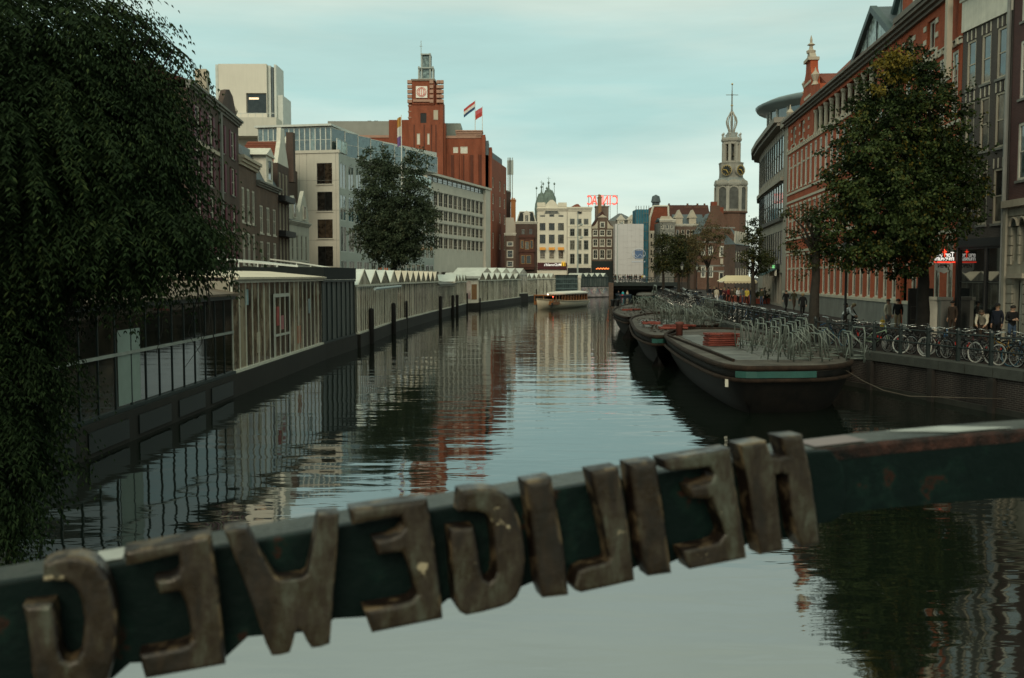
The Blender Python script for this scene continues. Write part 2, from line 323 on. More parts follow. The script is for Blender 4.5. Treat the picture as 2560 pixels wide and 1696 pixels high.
# ================================================================== the setting
def water_material():
    m = bpy.data.materials.new('canal_water'); m.use_nodes = True; t = m.node_tree; b = t.nodes['Principled BSDF']; L = t.links.new
    geo = nn('ShaderNodeNewGeometry', t)
    def nz(scale, sx, sy, det, rot=0, dist=0):
        mp = nn('ShaderNodeMapping', t); mp.inputs['Scale'].default_value = (sx, sy, 1); mp.inputs['Rotation'].default_value = (0,0,rot); L(geo.outputs['Position'], mp.inputs[0])
        n = nn('ShaderNodeTexNoise', t); n.inputs['Scale'].default_value = scale; n.inputs['Detail'].default_value = det; n.inputs['Distortion'].default_value = dist; L(mp.outputs[0], n.inputs['Vector']); return n.outputs['Fac']
    def ma(op, a, v=None, c=None):
        k = nn('ShaderNodeMath', t, operation=op); L(a, k.inputs[0])
        if v is not None:
            if isinstance(v, (int, float)): k.inputs[1].default_value = v
            else: L(v, k.inputs[1])
        if c is not None: L(c, k.inputs[2])
        return k.outputs[0]
    small = nz(1.0, .8, 2.3, 2, .12, .4); swell = nz(1.0, .16, .5, 2, -.1); calm = nz(1.0, .05, .04, 2)
    cm = nn('ShaderNodeMapRange', t); cm.inputs[1].default_value = .38; cm.inputs[2].default_value = .62; cm.inputs[3].default_value = .25; cm.inputs[4].default_value = 1.0; L(calm, cm.inputs[0])
    h = ma('ADD', ma('MULTIPLY', ma('MULTIPLY', small, cm.outputs[0]), .0115), ma('MULTIPLY', swell, .034))
    bp = nn('ShaderNodeBump', t); bp.inputs['Strength'].default_value = 1.0; bp.inputs['Distance'].default_value = 1.0; L(h, bp.inputs['Height']); L(bp.outputs[0], b.inputs['Normal'])
    b.inputs['Base Color'].default_value = (.005, .008, .0055, 1); b.inputs['Roughness'].default_value = .035; b.inputs['IOR'].default_value = 4.4
    return m
WATER = water_material()
struct(MB().add([(-60,-40,0),(70,-40,0),(70,330,0),(-60,330,0)], [(0,1,2,3)]).build('canal_water', WATER))
PAVE = brickmat('paving', (.034,.022,.018), (.050,.032,.026), (.02,.017,.014), .9, .3, .2)
ASPH = M('street_grey', (.075,.068,.06), .9, .25, .7, fine=.3)
struct(MB().add([(-900,-60,-2.5),(900,-60,-2.5),(900,1500,-2.5),(-900,1500,-2.5)], [(0,1,2,3)]).build('ground', ASPH))
def bank(name, line, outer, mat, top=1.39):
    return struct(MB().prismz(line+outer, -2.4, top).build(name, mat))
RQ = [(19.5,10),(17.2,22),(15.5,29.8),(14.0,36.2),(12.75,41),(12.6,46),(13.0,56),(13.6,70),(14.8,86),(17.0,110),(20.5,140),(26,180),(33.5,217.5),(36.5,230)]
def rq(Y):
    for (x0,y0),(x1,y1) in zip(RQ, RQ[1:]):
        if y0 <= Y <= y1: return x0+(x1-x0)*(Y-y0)/(y1-y0)
bank('quay_street_right', RQ, [(36.5,1400),(890,1400),(890,10)], PAVE)
LQ = [(-13.5,13.5),(-13.5,60),(-9.5,128),(0.5,181),(12,207),(21.5,219)]
bank('quay_street_left', [(-890,1400)]+[(-890,13.5)]+LQ+[(21.5,1400)], [], ASPH)
struct(MB().prismz([(-890,-30),(-6.9,-30),(-6.9,13.4),(-890,13.4)], -2.4, 1.5).build('bridge_abutment', STONE))
# right quay wall: brick face and coping stones
qw = thing('quay_wall', 'dark brick quay wall with stone coping below the parked bicycles', 'wall', (15.5,29.8,0))
qb = brickmat('quay_brick', (.034,.024,.020), (.050,.034,.028), (.11,.098,.085), 1.0, .8, .6)
cop = M('coping_stone', (.060,.062,.052), .8, .25, 2, bump=.3, fine=.2, rnd=.18)
CS = 0
for (p, q) in zip(RQ[:9], RQ[1:10]):
    p, q = Vector((*p,0)), Vector((*q,0)); d = (q-p); L_ = d.length; d.normalize(); nrm = Vector((-d.y, d.x, 0))
    if nrm.x > 0: nrm = -nrm
    ang = math.atan2(d.y, d.x); fm = TR(p+nrm*.02-Vector((15.5,29.8,0))) @ RZ(ang)
    MB().box(0,L_,-.06,.05,-1.2,1.12).build('brick_face', qb, qw, mat4=fm)
    MB().box(0,L_,-.06,.09,-1.2,.18).build('waterline_ledge', M('wet_ledge', (.035,.034,.026), .6, .4, 2), qw, mat4=fm)
    n = max(1, round(L_/1.25))
    for k in range(n):
        MB().box(k*L_/n+.012,(k+1)*L_/n-.012,-.5,.14+R.uniform(-.01,.01),1.12,1.43+R.uniform(-.006,.006)).build('coping_stone', cop, qw, mat4=fm)
    if p.y < 45:
        for k in range(int(L_/3)): MB().box(k*3+1.2,k*3+1.45,.05,.20,-1,1.1).build('fender_timber', M('wet_timber', (.03,.025,.02), .8, .3, 4), qw, mat4=fm)
# left quay wall behind the market boats
lw = thing('quay_wall', 'grey stone quay wall behind the floating market halls', 'wall', (-13.5,13.5,0))
for (p, q) in zip(LQ, LQ[1:]):
    p, q = Vector((*p,0)), Vector((*q,0)); d = q-p; fm = TR(p-Vector((-13.5,13.5,0))) @ RZ(math.atan2(d.y, d.x))
    MB().box(0,d.length,-.12,.05,-1.2,1.5).build('stone_face', STONE, lw, mat4=fm)

# ------------------------------------------------------------------ footbridge under the camera, with the lettered beam
deck = thing('bridge_deck', 'bridge deck the lettered beam belongs to, just behind the beam', 'bridge', (0,0,2.3))
MB().box(-9,20,-9,.9,0,.35).build('deck_slab', STONE, deck)
for x in (-7.5,-3.6,4.4,9,14): MB().box(x-.09,x+.09,.6,.78,.35,1.2).build('rail_post', GREEN, deck)

# ------------------------------------------------------------------ floating flower market (left)
BASE = M('market_pontoon', (.028,.025,.019), .85, .4, .7, bump=.4, streak=.4)
BAR = M('pale_glazing_bar', (.55,.53,.44), .55, .15, 3)
BARD = M('dark_glazing_bar', (.02,.035,.034), .5, .2, 3)
ROOFG = M('greenhouse_roof', (.50,.51,.45), .3, .15, .8, spec=.5, rnd=.15)
ROOFC = M('cream_canvas_roof', (.62,.54,.42), .8, .1, .5, streak=.15)
def stock(name, c1, c2, c3, rough=.22, ior=1.5):
    """greenhouse pane: grubby glass with plants and crates showing dimly through"""
    if name in MC: return MC[name]
    m = bpy.data.materials.new(name); m.use_nodes = True; t = m.node_tree; b = t.nodes['Principled BSDF']; L = t.links.new
    geo = nn('ShaderNodeNewGeometry', t); mp = nn('ShaderNodeMapping', t); mp.inputs['Scale'].default_value = (1.2,1.2,.55); L(geo.outputs['Position'], mp.inputs[0])
    n = nn('ShaderNodeTexNoise', t); n.inputs['Scale'].default_value = 1.3; n.inputs['Detail'].default_value = 5; n.inputs['Roughness'].default_value = .65; L(mp.outputs[0], n.inputs['Vector'])
    oi = nn('ShaderNodeObjectInfo', t); a = nn('ShaderNodeMath', t, operation='MULTIPLY_ADD'); a.inputs[1].default_value = .35; L(oi.outputs['Random'], a.inputs[0]); 
    s2 = nn('ShaderNodeMath', t, operation='SUBTRACT'); s2.inputs[1].default_value = .17; L(n.outputs['Fac'], s2.inputs[0]); L(s2.outputs[0], a.inputs[2])
    r = nn('ShaderNodeValToRGB', t); e = r.color_ramp.elements; e[0].position = .3; e[0].color = (*c1,1); e[1].position = .52; e[1].color = (*c2,1); x = e.new(.72); x.color = (*c3,1)
    L(a.outputs[0], r.inputs[0]); L(r.outputs[0], b.inputs['Base Color']); b.inputs['Roughness'].default_value = rough; b.inputs['IOR'].default_value = ior
    MC[name] = m; return m
PANE1 = stock('near_pavilion_glass', (.006,.007,.006), (.014,.013,.010), (.035,.028,.02), .03, 1.75)
PANE2 = stock('brown_stock_glass', (.020,.012,.007), (.11,.074,.046), (.36,.29,.20), .08, 1.42)
PANE3 = stock('netted_glass', (.02,.028,.026), (.045,.052,.044), (.07,.08,.07), .5)
PANE4 = stock('grey_stock_glass', (.09,.075,.054), (.32,.28,.21), (.58,.53,.43), .12, 1.42)
PANE5 = stock('dim_stock_glass', (.045,.036,.025), (.22,.185,.135), (.50,.45,.35), .10, 1.42)
def hall(label, a, b, zt, nb, pane, bar, depth=5, roof=None, peaks=0, z0=.8, bw=.055, rail=None, peakh=.65, name='market_hall', gap=.0):
    r, F = house(name, label, 'market hall', a, b, 0.0); W = F.W
    F.part('pontoon', MB().box(gap,W-gap,-.18,depth,-.7,z0-.003), BASE)
    F.part('sill_beam', MB().box(gap,W-gap,-.10,.1,z0,z0+.10), bar)
    F.part('core', MB().box(gap+.1,W-gap-.1,.35,depth-.1,z0,zt-.05), M('hall_dark', (.03,.028,.022), .9, .3, 1))
    zb = z0+.10
    pw = (W-2*gap)/nb; key = MB().add([(0,.01,0),(pw,.01,0),(pw,.01,zt-zb-.08),(0,.01,zt-zb-.08)], [(0,1,2,3)]).mesh('pane', pane)
    km = MB().box(-bw/2,bw/2,-.018,.05,0,zt-zb-.08).mesh('glazing_bar', bar)
    for k in range(nb):
        put(key, 'pane', r, F.m @ TR((gap+k*pw,0,zb)))
    for k in range(nb+1): put(km, 'glazing_bar', r, F.m @ TR((gap+k*pw,0,zb)))
    F.part('gutter', MB().box(gap-.03,W-gap+.03,-.12,.12,zt-.08,zt+.04), bar)
    for s in (gap,W-gap): F.part('end_wall', MB().box(s-.03,s+.03,.1,depth,z0,zt-.002), M('hall_end', (.30,.27,.21), .8, .2, 1, streak=.3))
    if rail: F.part('middle_rail', MB().box(gap,W-gap,-.045,.0,rail,rail+.08), M('grey_rail', (.22,.235,.21), .6, .2, 2))
    if peaks:
        q = (W-2*gap)/peaks
        gp = MB().prism([(0.03,0),(q-.03,0),(q/2,peakh-.05)], -.02, .05).mesh('gable_pane', pane)
        tr = MB().tube([(0,-.04,0),(q/2,-.04,peakh),(q,-.04,0)], .035, 4).mesh('gable_trim', bar)
        rf = MB().add([(0,-.08,0),(q/2,-.08,peakh),(q/2,depth,peakh),(0,depth,0),(q,-.08,0),(q,depth,0)], [(0,1,2,3),(1,4,5,2)]).mesh('roof_bay', ROOFG if roof is None else roof)
        for k in range(peaks):
            for me, nm in ((gp,'gable_pane'),(tr,'gable_trim'),(rf,'roof_bay')): put(me, nm, r, F.m @ TR((gap+k*q,0,zt+.045)))
    elif roof:
        h = roof[1]; F.part('roof', MB().prism([(gap-.1,zt+.05),(W-gap+.1,zt+.05),(W-gap+.1,zt+.12),(gap-.1,zt+.12)], -.25, .3).add([(gap-.1,-.25,zt+.13),(W-gap+.1,-.25,zt+.13),(W-gap+.1,depth*.55,zt+.13+h),(gap-.1,depth*.55,zt+.13+h),(gap-.1,depth,zt+.13),(W-gap+.1,depth,zt+.13)], [(0,1,2,3),(3,2,5,4),(0,3,4),(1,5,2)]), roof[0])
    return r, F
ML = [(-10.15,19.0),(-10.0,35.6),(-9.75,51),(-9.35,58.9)]
r, F = hall('near glass pavilion with big dark panes and a pale middle rail behind the hanging foliage', ML[0], ML[1], 3.55, 16, PANE1, BARD, roof=(M('brown_roof', (.16,.12,.085), .8, .3, .8, streak=.2), .55), rail=2.25, bw=.04)
for k in range(5): F.part('hull_panel', MB().box(1+k*3.1,3.4+k*3.1,-.22,-.185,.12,.62), M('teal_panel', (.012,.019,.018), .5, .2, 1))
F.part('interior_screen', MB().box(6.4,7.9,-.004,.006,.95,2.9), M('pale_screen', (.20,.25,.22), .6, .15, 1))
F.part('dark_crates', MB().box(8.2,12.4,.2,.26,.95,2.1).box(1.0,5.8,.2,.26,.95,1.7), M('crate_brown', (.075,.05,.035), .8, .5, 1.5))
r, F = hall('brown stocked glasshouse under a cream canvas roof', ML[1], ML[2], 4.12, 18, PANE2, BAR, roof=(ROOFC, .28))
x0_, x1_ = F.fx(681), F.fx(722)
F.part('door_frame', MB().box(x0_,x0_+.14,-.035,-.019,.92,3.5).box(x1_-.14,x1_,-.035,-.019,.92,3.5).box(x0_,x1_,-.036,-.02,3.4,3.55).box(x0_,x1_,-.036,-.02,1.75,1.85), M('grey_door_frame', (.42,.42,.36), .6, .1))
for k_, (pa, pb, za, zb_, c_) in enumerate(((690,697,2.2,3.0,(.30,.05,.04)),(700,708,2.0,2.6,(.28,.10,.10)),(640,648,1.3,2.1,(.35,.30,.22)),(742,750,1.2,2.0,(.32,.12,.06)),(770,776,2.5,3.2,(.20,.24,.24)),(612,620,3.2,3.8,(.18,.26,.27)))):
    F.part('stock_panel', MB().box(F.fx(pa),F.fx(pb),-.004,.008,za,zb_), M('stock_colour%d' % k_, c_, .7, .4, 2.5))
r, F = hall('dark netted glasshouse with a black fascia beside the cream roofed hall', ML[2], ML[3], 4.05, 7, PANE3, BARD, roof=None)
F.part('net_fascia', MB().box(0,F.W,-.14,5,4.10,4.75), M('black_net', (.012,.018,.018), .9, .3, 3))
for k in range(8): F.part('net_post', MB().box(F.W*k/7-.03,F.W*k/7+.03,-.05,-.02,.9,4.05), BARD)
b4 = [(-9.25,59.6),XY(993,78),XY(1095,101),XY(1136,113.5),XY(1166,126)]
hall('first zigzag roofed glasshouse with four tall gables and a pale end wall', b4[0], b4[1], 3.72, 22, PANE4, BAR, peaks=4, peakh=.95)
hall('long zigzag roofed glasshouse with eight gables', b4[1], b4[2], 3.72, 26, PANE5, BAR, peaks=8, peakh=.95, roof=M('peach_roof', (.50,.44,.34), .6, .15, 1, rnd=.15))
hall('low grey glasshouse with a single sloping roof between zigzag halls', b4[2], b4[3], 3.3, 14, PANE5, BAR, roof=(M('dull_roof', (.10,.105,.09), .7, .3, 1), .45))
hall('short zigzag glasshouse with four thin gables by the pink poster', b4[3], b4[4], 3.6, 14, PANE5, BAR, peaks=4, peakh=.8)
# end pavilion: wall facing down the canal, with a pink poster and wooden door
e0, e1 = XY(1165,129.5), XY(1196,131)
r, F = house('market_hall', 'cream fronted market kiosk with wooden shutter door and pink poster', 'market hall', e0, e1, 0.0)
F.part('pontoon', MB().box(-.1,F.W,-.15,5,-.7,.75), BASE)
F.part('wall', MB().box(0,F.W,.02,5,.75,3.95), WHITE)
F.part('shutter_door', MB().box(F.W*.45,F.W*.86,-.03,.015,1.2,3.2), M('wood_door', (.22,.115,.05), .7, .2, 3))
F.part('poster', MB().box(F.W*.03,F.W*.36,-.03,.015,1.3,3.6), M('pink_poster', (.52,.25,.27), .6, .5, .9, rgb2=(.62,.56,.48)))
F.part('roof', MB().box(-.15,F.W+.1,-.3,5,3.953,4.25), ROOFG)
b6 = [XY(1197,131.5),XY(1256,147),XY(1340,181),XY(1388,186)]
hall('far zigzag glasshouse with four broad pale gables', b6[0], b6[1], 3.7, 16, PANE4, BAR, peaks=4, peakh=1.0)
hall('far zigzag glasshouse with dim brown panes and six gables', b6[1], b6[2], 3.75, 30, PANE5, BAR, peaks=6, peakh=.9)
hall('far striped glasshouse with four pale gables behind the cream boat', b6[2], b6[3], 3.8, 14, PANE4, BAR, peaks=4, peakh=.9)
r, F = hall('dark green netted hall at the far end of the market', XY(1389,187), XY(1444,190), 4.45, 10, M('green_panels', (.035,.055,.052), .5, .35, 1.2, rgb2=(.09,.12,.115)), BARD, depth=4)
for z in (1.8,2.7,3.6): F.part('panel_band', MB().box(0,F.W,-.08,-.055,z,z+.18), M('panel_pale', (.11,.15,.145), .5, .2, 2))
r, F = hall('last market hall with graffiti along its base beside the bridge', XY(1450,198), XY(1521,203), 4.0, 12, PANE3, BARD, peaks=5, peakh=.8, z0=2.15, depth=4)
gm = M('graffiti', (.20,.20,.17), .8, .45, 1.0, rgb2=(.42,.35,.36), fine=.5)
F.part('graffiti_base', MB().box(.1,F.W-.1,-.22,-.185,.15,2.05), gm)
for k in range(16):
    x = .5+k*(F.W-1)/16; c = R.choice([(.35,.12,.16),(.14,.26,.30),(.45,.42,.36),(.12,.14,.2),(.3,.2,.32)])
    F.part('painted_tag', MB().tube([(x+.25*math.cos(a*.9+k),-.226,.7+.16*a+.15*math.sin(a*2.1+k)) for a in range(7)], .05, 4), M('tag%d' % (k%5), c, .7, .1))
for (px, Y, h) in ((1447,192,4.4),):
    r = tag(MB().box(-.35,.35,-.3,.3,0,h-.6).box(-.45,.45,-.4,.4,h-.6,h).build('market_pillar', WHITE), 'white pillar between the two dark market halls', 'pillar'); r.location = (*XY(px,Y), 0)
# upper greenhouse roofs seen over the far halls
r, F = hall('second row greenhouse with pale zigzag roof behind the kiosk', XY(1205,150), XY(1318,166), 4.6, 20, PANE4, BAR, peaks=5, peakh=.9, z0=1.4)
# mooring posts
POST = M('mooring_post', (.018,.016,.014), .8, .4, 4, bump=.3)
pm = MB().lathe([(.17,-1),(.17,2.2),(.15,2.3),(.02,2.36)], 10).mesh('mooring_post', POST, True)
for i, (px, Y, top, lab) in enumerate([(928,63.3,770,'short black mooring post nearest the dark netted hall'),(984,73.5,757,'thick black mooring post with rope under the blue gutter rail'),(1016,81.5,752,'thin mooring post before the eight gabled glasshouse'),(1101,100.5,740,'black mooring post before the low grey glasshouse'),(1132,109.5,738,'first of two close mooring posts'),(1143,112.5,737,'second of two close mooring posts'),(1168,124,733,'mooring post in front of the pink poster'),(1200,129,745,'low mooring post right of the wooden shutter door'),(1341,170,722,'far mooring post at the bow of the cream boat')]):
    o = put(pm, 'mooring_post'); p = P(px, top, Y); s = (1.0 if i in (0,1,3,4,5) else .6)
    o.matrix_basis = TR((p.x,Y,0)) @ Matrix.Diagonal((s,s,p.z/2.36,1)); tag(o, lab, 'mooring post', 'mooring posts along the market')
# gutter pipe rail on first zigzag hall
p0, p1 = P(925,723,62.2), P(992,716,77)
tag(MB().tube([p0+Vector((.3,0,0)),p1+Vector((.3,0,0))], .09, 8).build('gutter_pipe', M('blue_grey_pipe', (.25,.31,.31), .4, .1)), 'blue grey pipe rail fixed across the first zigzag glasshouse', 'pipe')
# thin roof structures over the near halls
for i, (x0,y0,x1,y1,Y) in enumerate([(600,652,745,664,62),(745,655,850,672,70)]):
    a, b = P(x0,y0,Y), P(x1,y1,Y); mb = MB()
    mb.add([a,b,b+Vector((-2.2,1,.25)),a+Vector((-2.2,1,.25)),a-Vector((0,0,.1)),b-Vector((0,0,.1)),b+Vector((-2.2,1,.15)),a+Vector((-2.2,1,.15))], [(0,1,2,3),(4,5,6,7),(0,1,5,4),(1,2,6,5),(2,3,7,6),(3,0,4,7)])
    for k in range(4):
        q = a.lerp(b,k/3); mb.tube([q-Vector((.1,0,.1)),(q.x-.1,q.y,1.39)], .05, 5)
    tag(mb.build('street_awning', ROOFG), ['long pale awning roof behind the cream roofed hall','small grey awning behind the dark netted hall'][i], 'awning')
# ================================================================== left bank buildings
BROWN = brickmat('brown_brick', (.13,.076,.052), (.165,.096,.064), (.16,.14,.12), 1, .3)
DKBRICK = brickmat('dark_brick', (.10,.062,.047), (.125,.075,.055), (.10,.09,.08), 1, .3)
REDB = brickmat('red_brick', (.37,.070,.025), (.43,.088,.032), (.28,.095,.05), 1, .3)
REDB2 = brickmat('tower_red_brick', (.26,.064,.031), (.31,.078,.038), (.23,.10,.06), 1, .3)
PURPB = brickmat('purple_brick', (.105,.042,.040), (.13,.052,.048), (.13,.10,.09), 1, .25)
def rowwins(F, xs_, zs_, **k):
    for z0, z1 in zs_:
        for c in xs_: F.win(c[0], c[1], z0, z1, **k)
def evenly(W, n, frac=.5, margin=.4):
    p = (W-2*margin)/n; return [(margin+p*(i+.5-frac/2), margin+p*(i+.5+frac/2)) for i in range(n)]
# line of the left houses: from the tree towards the cream corner building
lx = lambda px, Y: XY(px, Y)
H = [lx(478,64),lx(602,81),lx(645,88),lx(698,97),lx(725,102),lx(774,110)]
r, F = house('canal_house', 'tall dark canal house with purple shutters half hidden by foliage', 'house', H[0], H[1])
SH = M('purple_shutter', (.15,.022,.045), .6, .2, 3)
for k in range(5):
    z0 = 2.0+k*2.85
    for c in evenly(F.W, 4, .32, .6):
        f = F.win(c[0], c[1], z0, z0+2.1, rows=(.5,), sill=STONE)
        for s in (-1,1): MB().box((0 if s<0 else c[1]-c[0])+(-.62 if s<0 else .06),(0 if s<0 else c[1]-c[0])+(-.06 if s<0 else .62),-.06,-.004,0,2.1).build('shutter', SH, f)
F.wall(16.2, DKBRICK, 9); F.cornice(16.2, STONE, .5, .4); F.part('party_pilaster', MB().box(F.W*.55,F.W*.58,-.2,-.004,1.4,16.2), STONE); F.part('stone_band', MB().box(0,F.W*.55,-.08,-.004,13.0,13.25).box(0,F.W*.55,-.08,-.004,7.3,7.5), CREAM)
F.gable([(F.W*.62,16.72),(F.W*.98,16.72),(F.W*.93,17.5),(F.W*.88,18.3),(F.W*.80,18.6),(F.W*.72,18.3),(F.W*.67,17.5)], DKBRICK)
F.roof(16.7, 1.6, DARKTILE, 9); F.part('chimney', MB().box(F.W*.44,F.W*.50,.4,1.2,16.8,18.9), CREAM); F.part('gable_urn', MB().lathe([(.2,0),(.12,.3),(.3,.7),(.05,1.1)], 8, (F.W*.97,.2,16.72)), CREAM)
r, F = house('canal_house', 'brown brick house with white sash windows and cream cornice beside the purple shutters', 'house', H[1], H[2])
rowwins(F, evenly(F.W,3,.55), [(2.0,4.4),(5.2,7.9),(8.7,11.6)], rows=(.5,), sill=WHITE, cols=2, fw=.16)
F.wall(13.3, BROWN, 9); F.cornice(13.3, CREAM, .75, .5); F.roof(14.1, 2.6, SLATE, 9)
r, F = house('canal_house', 'brown house with blue grey mansard roof and white dormer', 'house', H[2], H[3])
rowwins(F, evenly(F.W,3,.5), [(2.0,4.3),(5.0,7.4),(8.1,10.6)], rows=(.55,), sill=WHITE, cols=2, fw=.14)
F.wall(12.2, BROWN, 9); F.cornice(12.2, STONE, .5, .4); F.roof(12.7, 3.2, SLATE, 9, ridge=1.6)
F.part('dormer', MB().box(F.W*.42,F.W*.72,-.05,3,12.75,15.3), WHITE); F.part('dormer_roof', MB().prism([(F.W*.36,15.3),(F.W*.78,15.3),(F.W*.57,16.1)], -.2, 3), WHITE); F.win(F.W*.48,F.W*.66,13.1,15.0, rec=-.06, hole=False)
# the red tiled gable house behind
r, F = house('canal_house', 'house behind with bright red tiled roof and white gable edge', 'house', lx(600,112), lx(704,112))
F.wall(16.8, DKBRICK, 9); F.part('roof', MB().add([(-.2,-.2,16.9),(F.W-.3,-.2,16.9),(F.W-.3,5,19.9),(-.2,5,19.9),(F.W-.3,9,16.9),(-.2,9,16.9)], [(0,1,2,3),(3,2,4,5),(0,3,5),(1,4,2)]), REDTILE)
F.part('gable_edge', MB().prism([(0,16.6),(5,19.9),(5,20.5),(0,17.3)], 0, .35).xf(TR((F.W-.1,0,0)) @ Matrix.Rotation(pi/2,4,'Z')), WHITE); F.part('chimney', MB().box(F.W+.15,F.W+.95,2.5,3.6,15,20.6), DKBRICK)
for i in range(9): F.part('tile_course', MB().box(-.2,F.W-.32,-.2+i*.55,-.12+i*.55,16.93+i*.33,17.0+i*.33), REDTILE)
r, F = house('canal_house', 'narrow dark house with black balconies and a white gable top', 'house', H[3], H[4])
rowwins(F, evenly(F.W,3,.55,.2), [(2.2,4.6),(5.4,8.0),(8.8,11.4),(12.2,14.4)], frame=CREAM, sill=None, cols=2, fw=.16)
F.wall(15.2, DKBRICK, 9)
for z in (4.75,8.15,11.55): F.part('balcony', MB().box(.1,F.W-.1,-.7,-.005,z,z+.12).box(.1,F.W-.1,-.7,-.64,z+.12,z+.55).box(.1,.16,-.64,-.005,z+.12,z+.55).box(F.W-.16,F.W-.1,-.64,-.005,z+.12,z+.55), DARK)
F.gable([(0,15.2),(F.W,15.2),(F.W*.72,17.4),(F.W*.66,18.8),(F.W*.34,18.8),(F.W*.28,17.4)], WHITE)
r, F = house('canal_house', 'white plastered house with pointed gables beside the cream corner block', 'house', H[4], H[5])
WP = M('white_plaster', (.50,.48,.40), .8, .12, .8, streak=.2)
rowwins(F, evenly(F.W,4,.42,.3), [(2.2,5.0),(5.9,8.6)], rows=(.5,), sill=WHITE, frame=WP)
F.wall(9.6, WP, 9); F.cornice(9.6, WP, .4, .3)
for a in (0,.5): F.gable([(F.W*a,10),(F.W*(a+.48),10),(F.W*(a+.48),11),(F.W*(a+.24),13.4 if a else 12.6),(F.W*a,11)], WP); F.win(F.W*(a+.17),F.W*(a+.31),10.3,11.8, rec=-.06, hole=False)
F.roof(10.0, 3.6, SLATE, 9)
# cream corner office
STC = M('cream_cladding', (.51,.475,.395), .75, .08, .35, streak=.10)
A, B_, D_ = lx(640,123), lx(850,121), lx(1085,174)
r, F = house('office_building', 'cream stone corner office with glass attic behind the canal houses', 'building', A, B_)
wx = (F.loc(793,500)[0], F.loc(831,500)[0])
gi = glass('office_glass', (.012,.012,.011), (.05,.035,.022), .3)
for i, (y0, y1) in enumerate([(408,460),(480,528),(549,596),(616,666)]):
    z0, z1 = F.loc(812,y1)[1], F.loc(812,y0)[1]; F.win(wx[0], wx[1], z0, z1, frame=DARK, gl=gi, fw=.06, cols=2, split=True)
zt = F.loc(850,382)[1]
F.wall(zt, STC, 20, ends=False)
for (y0, y1) in [(408,460),(480,528),(549,596)]: F.part('sill', MB().box(wx[0]-.1,wx[1]+.1,-.12,-.003,F.loc(812,y1)[1]-.14,F.loc(812,y1)[1]-.02), STC)
for px_ in (735,752,770,842): F.part('stone_joint', MB().box(F.fx(px_),F.fx(px_)+.03,-.011,-.002,1.5,zt-.01), STONE)
for z in (4.9,8.6,12.2,15.8): F.part('stone_joint', MB().box(0,F.W-.004,-.012,-.002,z,z+.03), STONE)
S = Fac(r, B_, D_)
SIDE = M('shaded_cladding', (.34,.36,.32), .7, .08, .35)  # side greyer and darker than the front: its shade put into the colour
n = 16; p = S.W/n
for k in range(n):
    for (y0,y1) in ((3.0,6.2),(7.2,10.4),(11.0,14.2),(14.9,18.0)):
        S.win(k*p+.45, k*p+p-.45, y0, y1, frame=M('pale_frame', (.42,.44,.40), .5, .1), gl=GLASSB, cols=2, fw=.12, bw=.14, rec=.07)
S.wall(zt, SIDE, 12, name='side_wall', ends=False)
F.part('parapet', MB().box(-.1,F.W+.12,-.12,.3,zt,zt+.35), STC)
# glass attic
at = Fac(r, (A[0],A[1]+2), (B_[0]-1.3,B_[1]+2.2)); PALE = M('pale_mullion', (.48,.49,.44), .5, .1)
n = 14
for k in range(n): at.win(at.W*k/n, at.W*(k+1)/n, zt+.05, zt+3.4, frame=PALE, gl=GLASSB, fw=.07, rows=(.55,), hole=False, rec=.05)
at.part('attic_core', MB().box(0,at.W,.2,9,zt,zt+3.45), PALE); at.part('attic_roof', MB().box(-.3,at.W+.2,-.4,9.5,zt+3.5,zt+3.75), PALE)
S2 = Fac(r, (B_[0]-.4,B_[1]+1.2), (D_[0]-.4,D_[1]))
n = 26; tq = glass('turquoise_glass', (.16,.30,.27), (.30,.42,.38), .3, .1, 1.8)
for k in range(n): S2.win(S2.W*k/n, S2.W*(k+1)/n, zt+.36, zt+1.9, frame=PALE, gl=tq, fw=.04, hole=False, rec=.03, name='parapet_glass')
S3 = Fac(r, (at.wm @ Vector((at.W,0.2,0)))[:2], (at.wm @ Vector((at.W+7,24,0)))[:2]); n = 9
for k in range(n): S3.win(S3.W*k/n, S3.W*(k+1)/n, zt+.05, zt+3.3-.12*k, frame=PALE, gl=GLASSB, fw=.06, rows=(.5,), hole=False, rec=.04, name='attic_window')
S3.part('attic_core', MB().box(0,S3.W,.15,6,zt,zt+3.0), PALE)
# cream service tower behind
r, F = house('tower_block', 'cream windowed service tower rising behind the canal houses', 'building', lx(555,135), lx(674,135))
f = F.pwin(616,233,666,284, frame=STONE, gl=GLASS, cols=1, fw=.12, rec=.35)
MB().box(.3,1.6,.3,.34,1.9,2.15).build('ceiling_light', M('warm_light', (.8,.6,.4), .5, 0, emit=(1,.72,.42), estr=1.0), f)
zt2 = F.loc(600,160)[1]; F.wall(zt2, M('tower_cream', (.60,.55,.46), .8, .05, .3, streak=.06), 7)
x0, z0 = F.loc(602,300); F.part('terrace', MB().box(-1,F.W+2,-3.4,-.005,z0-2.6,z0-.2), STC)
for k in range(9): F.part('railing_post', MB().box(k*.95,k*.95+.06,-3.4,-3.34,z0-.2,z0+.3), PALE)
F.part('railing_rail', MB().box(-.5,F.W+2,-3.38,-3.33,z0+.3,z0+.36), PALE)
for i, (x, w_, z1) in enumerate([(F.W+.05,.35,zt2-.1),(F.W+.5,.25,zt2-.3),(F.W+.85,.3,zt2+.05)]): F.part('duct', MB().box(x,x+w_,.6,3+i,12,z1), PALE if i != 1 else SLATE)
F.part('side_annex', MB().box(F.W+.02,F.W+1.9,1,6,12,F.loc(690,235)[1]), PALE); F.part('duct', MB().box(-.5,-.15,.4,1,14,zt2), PALE)
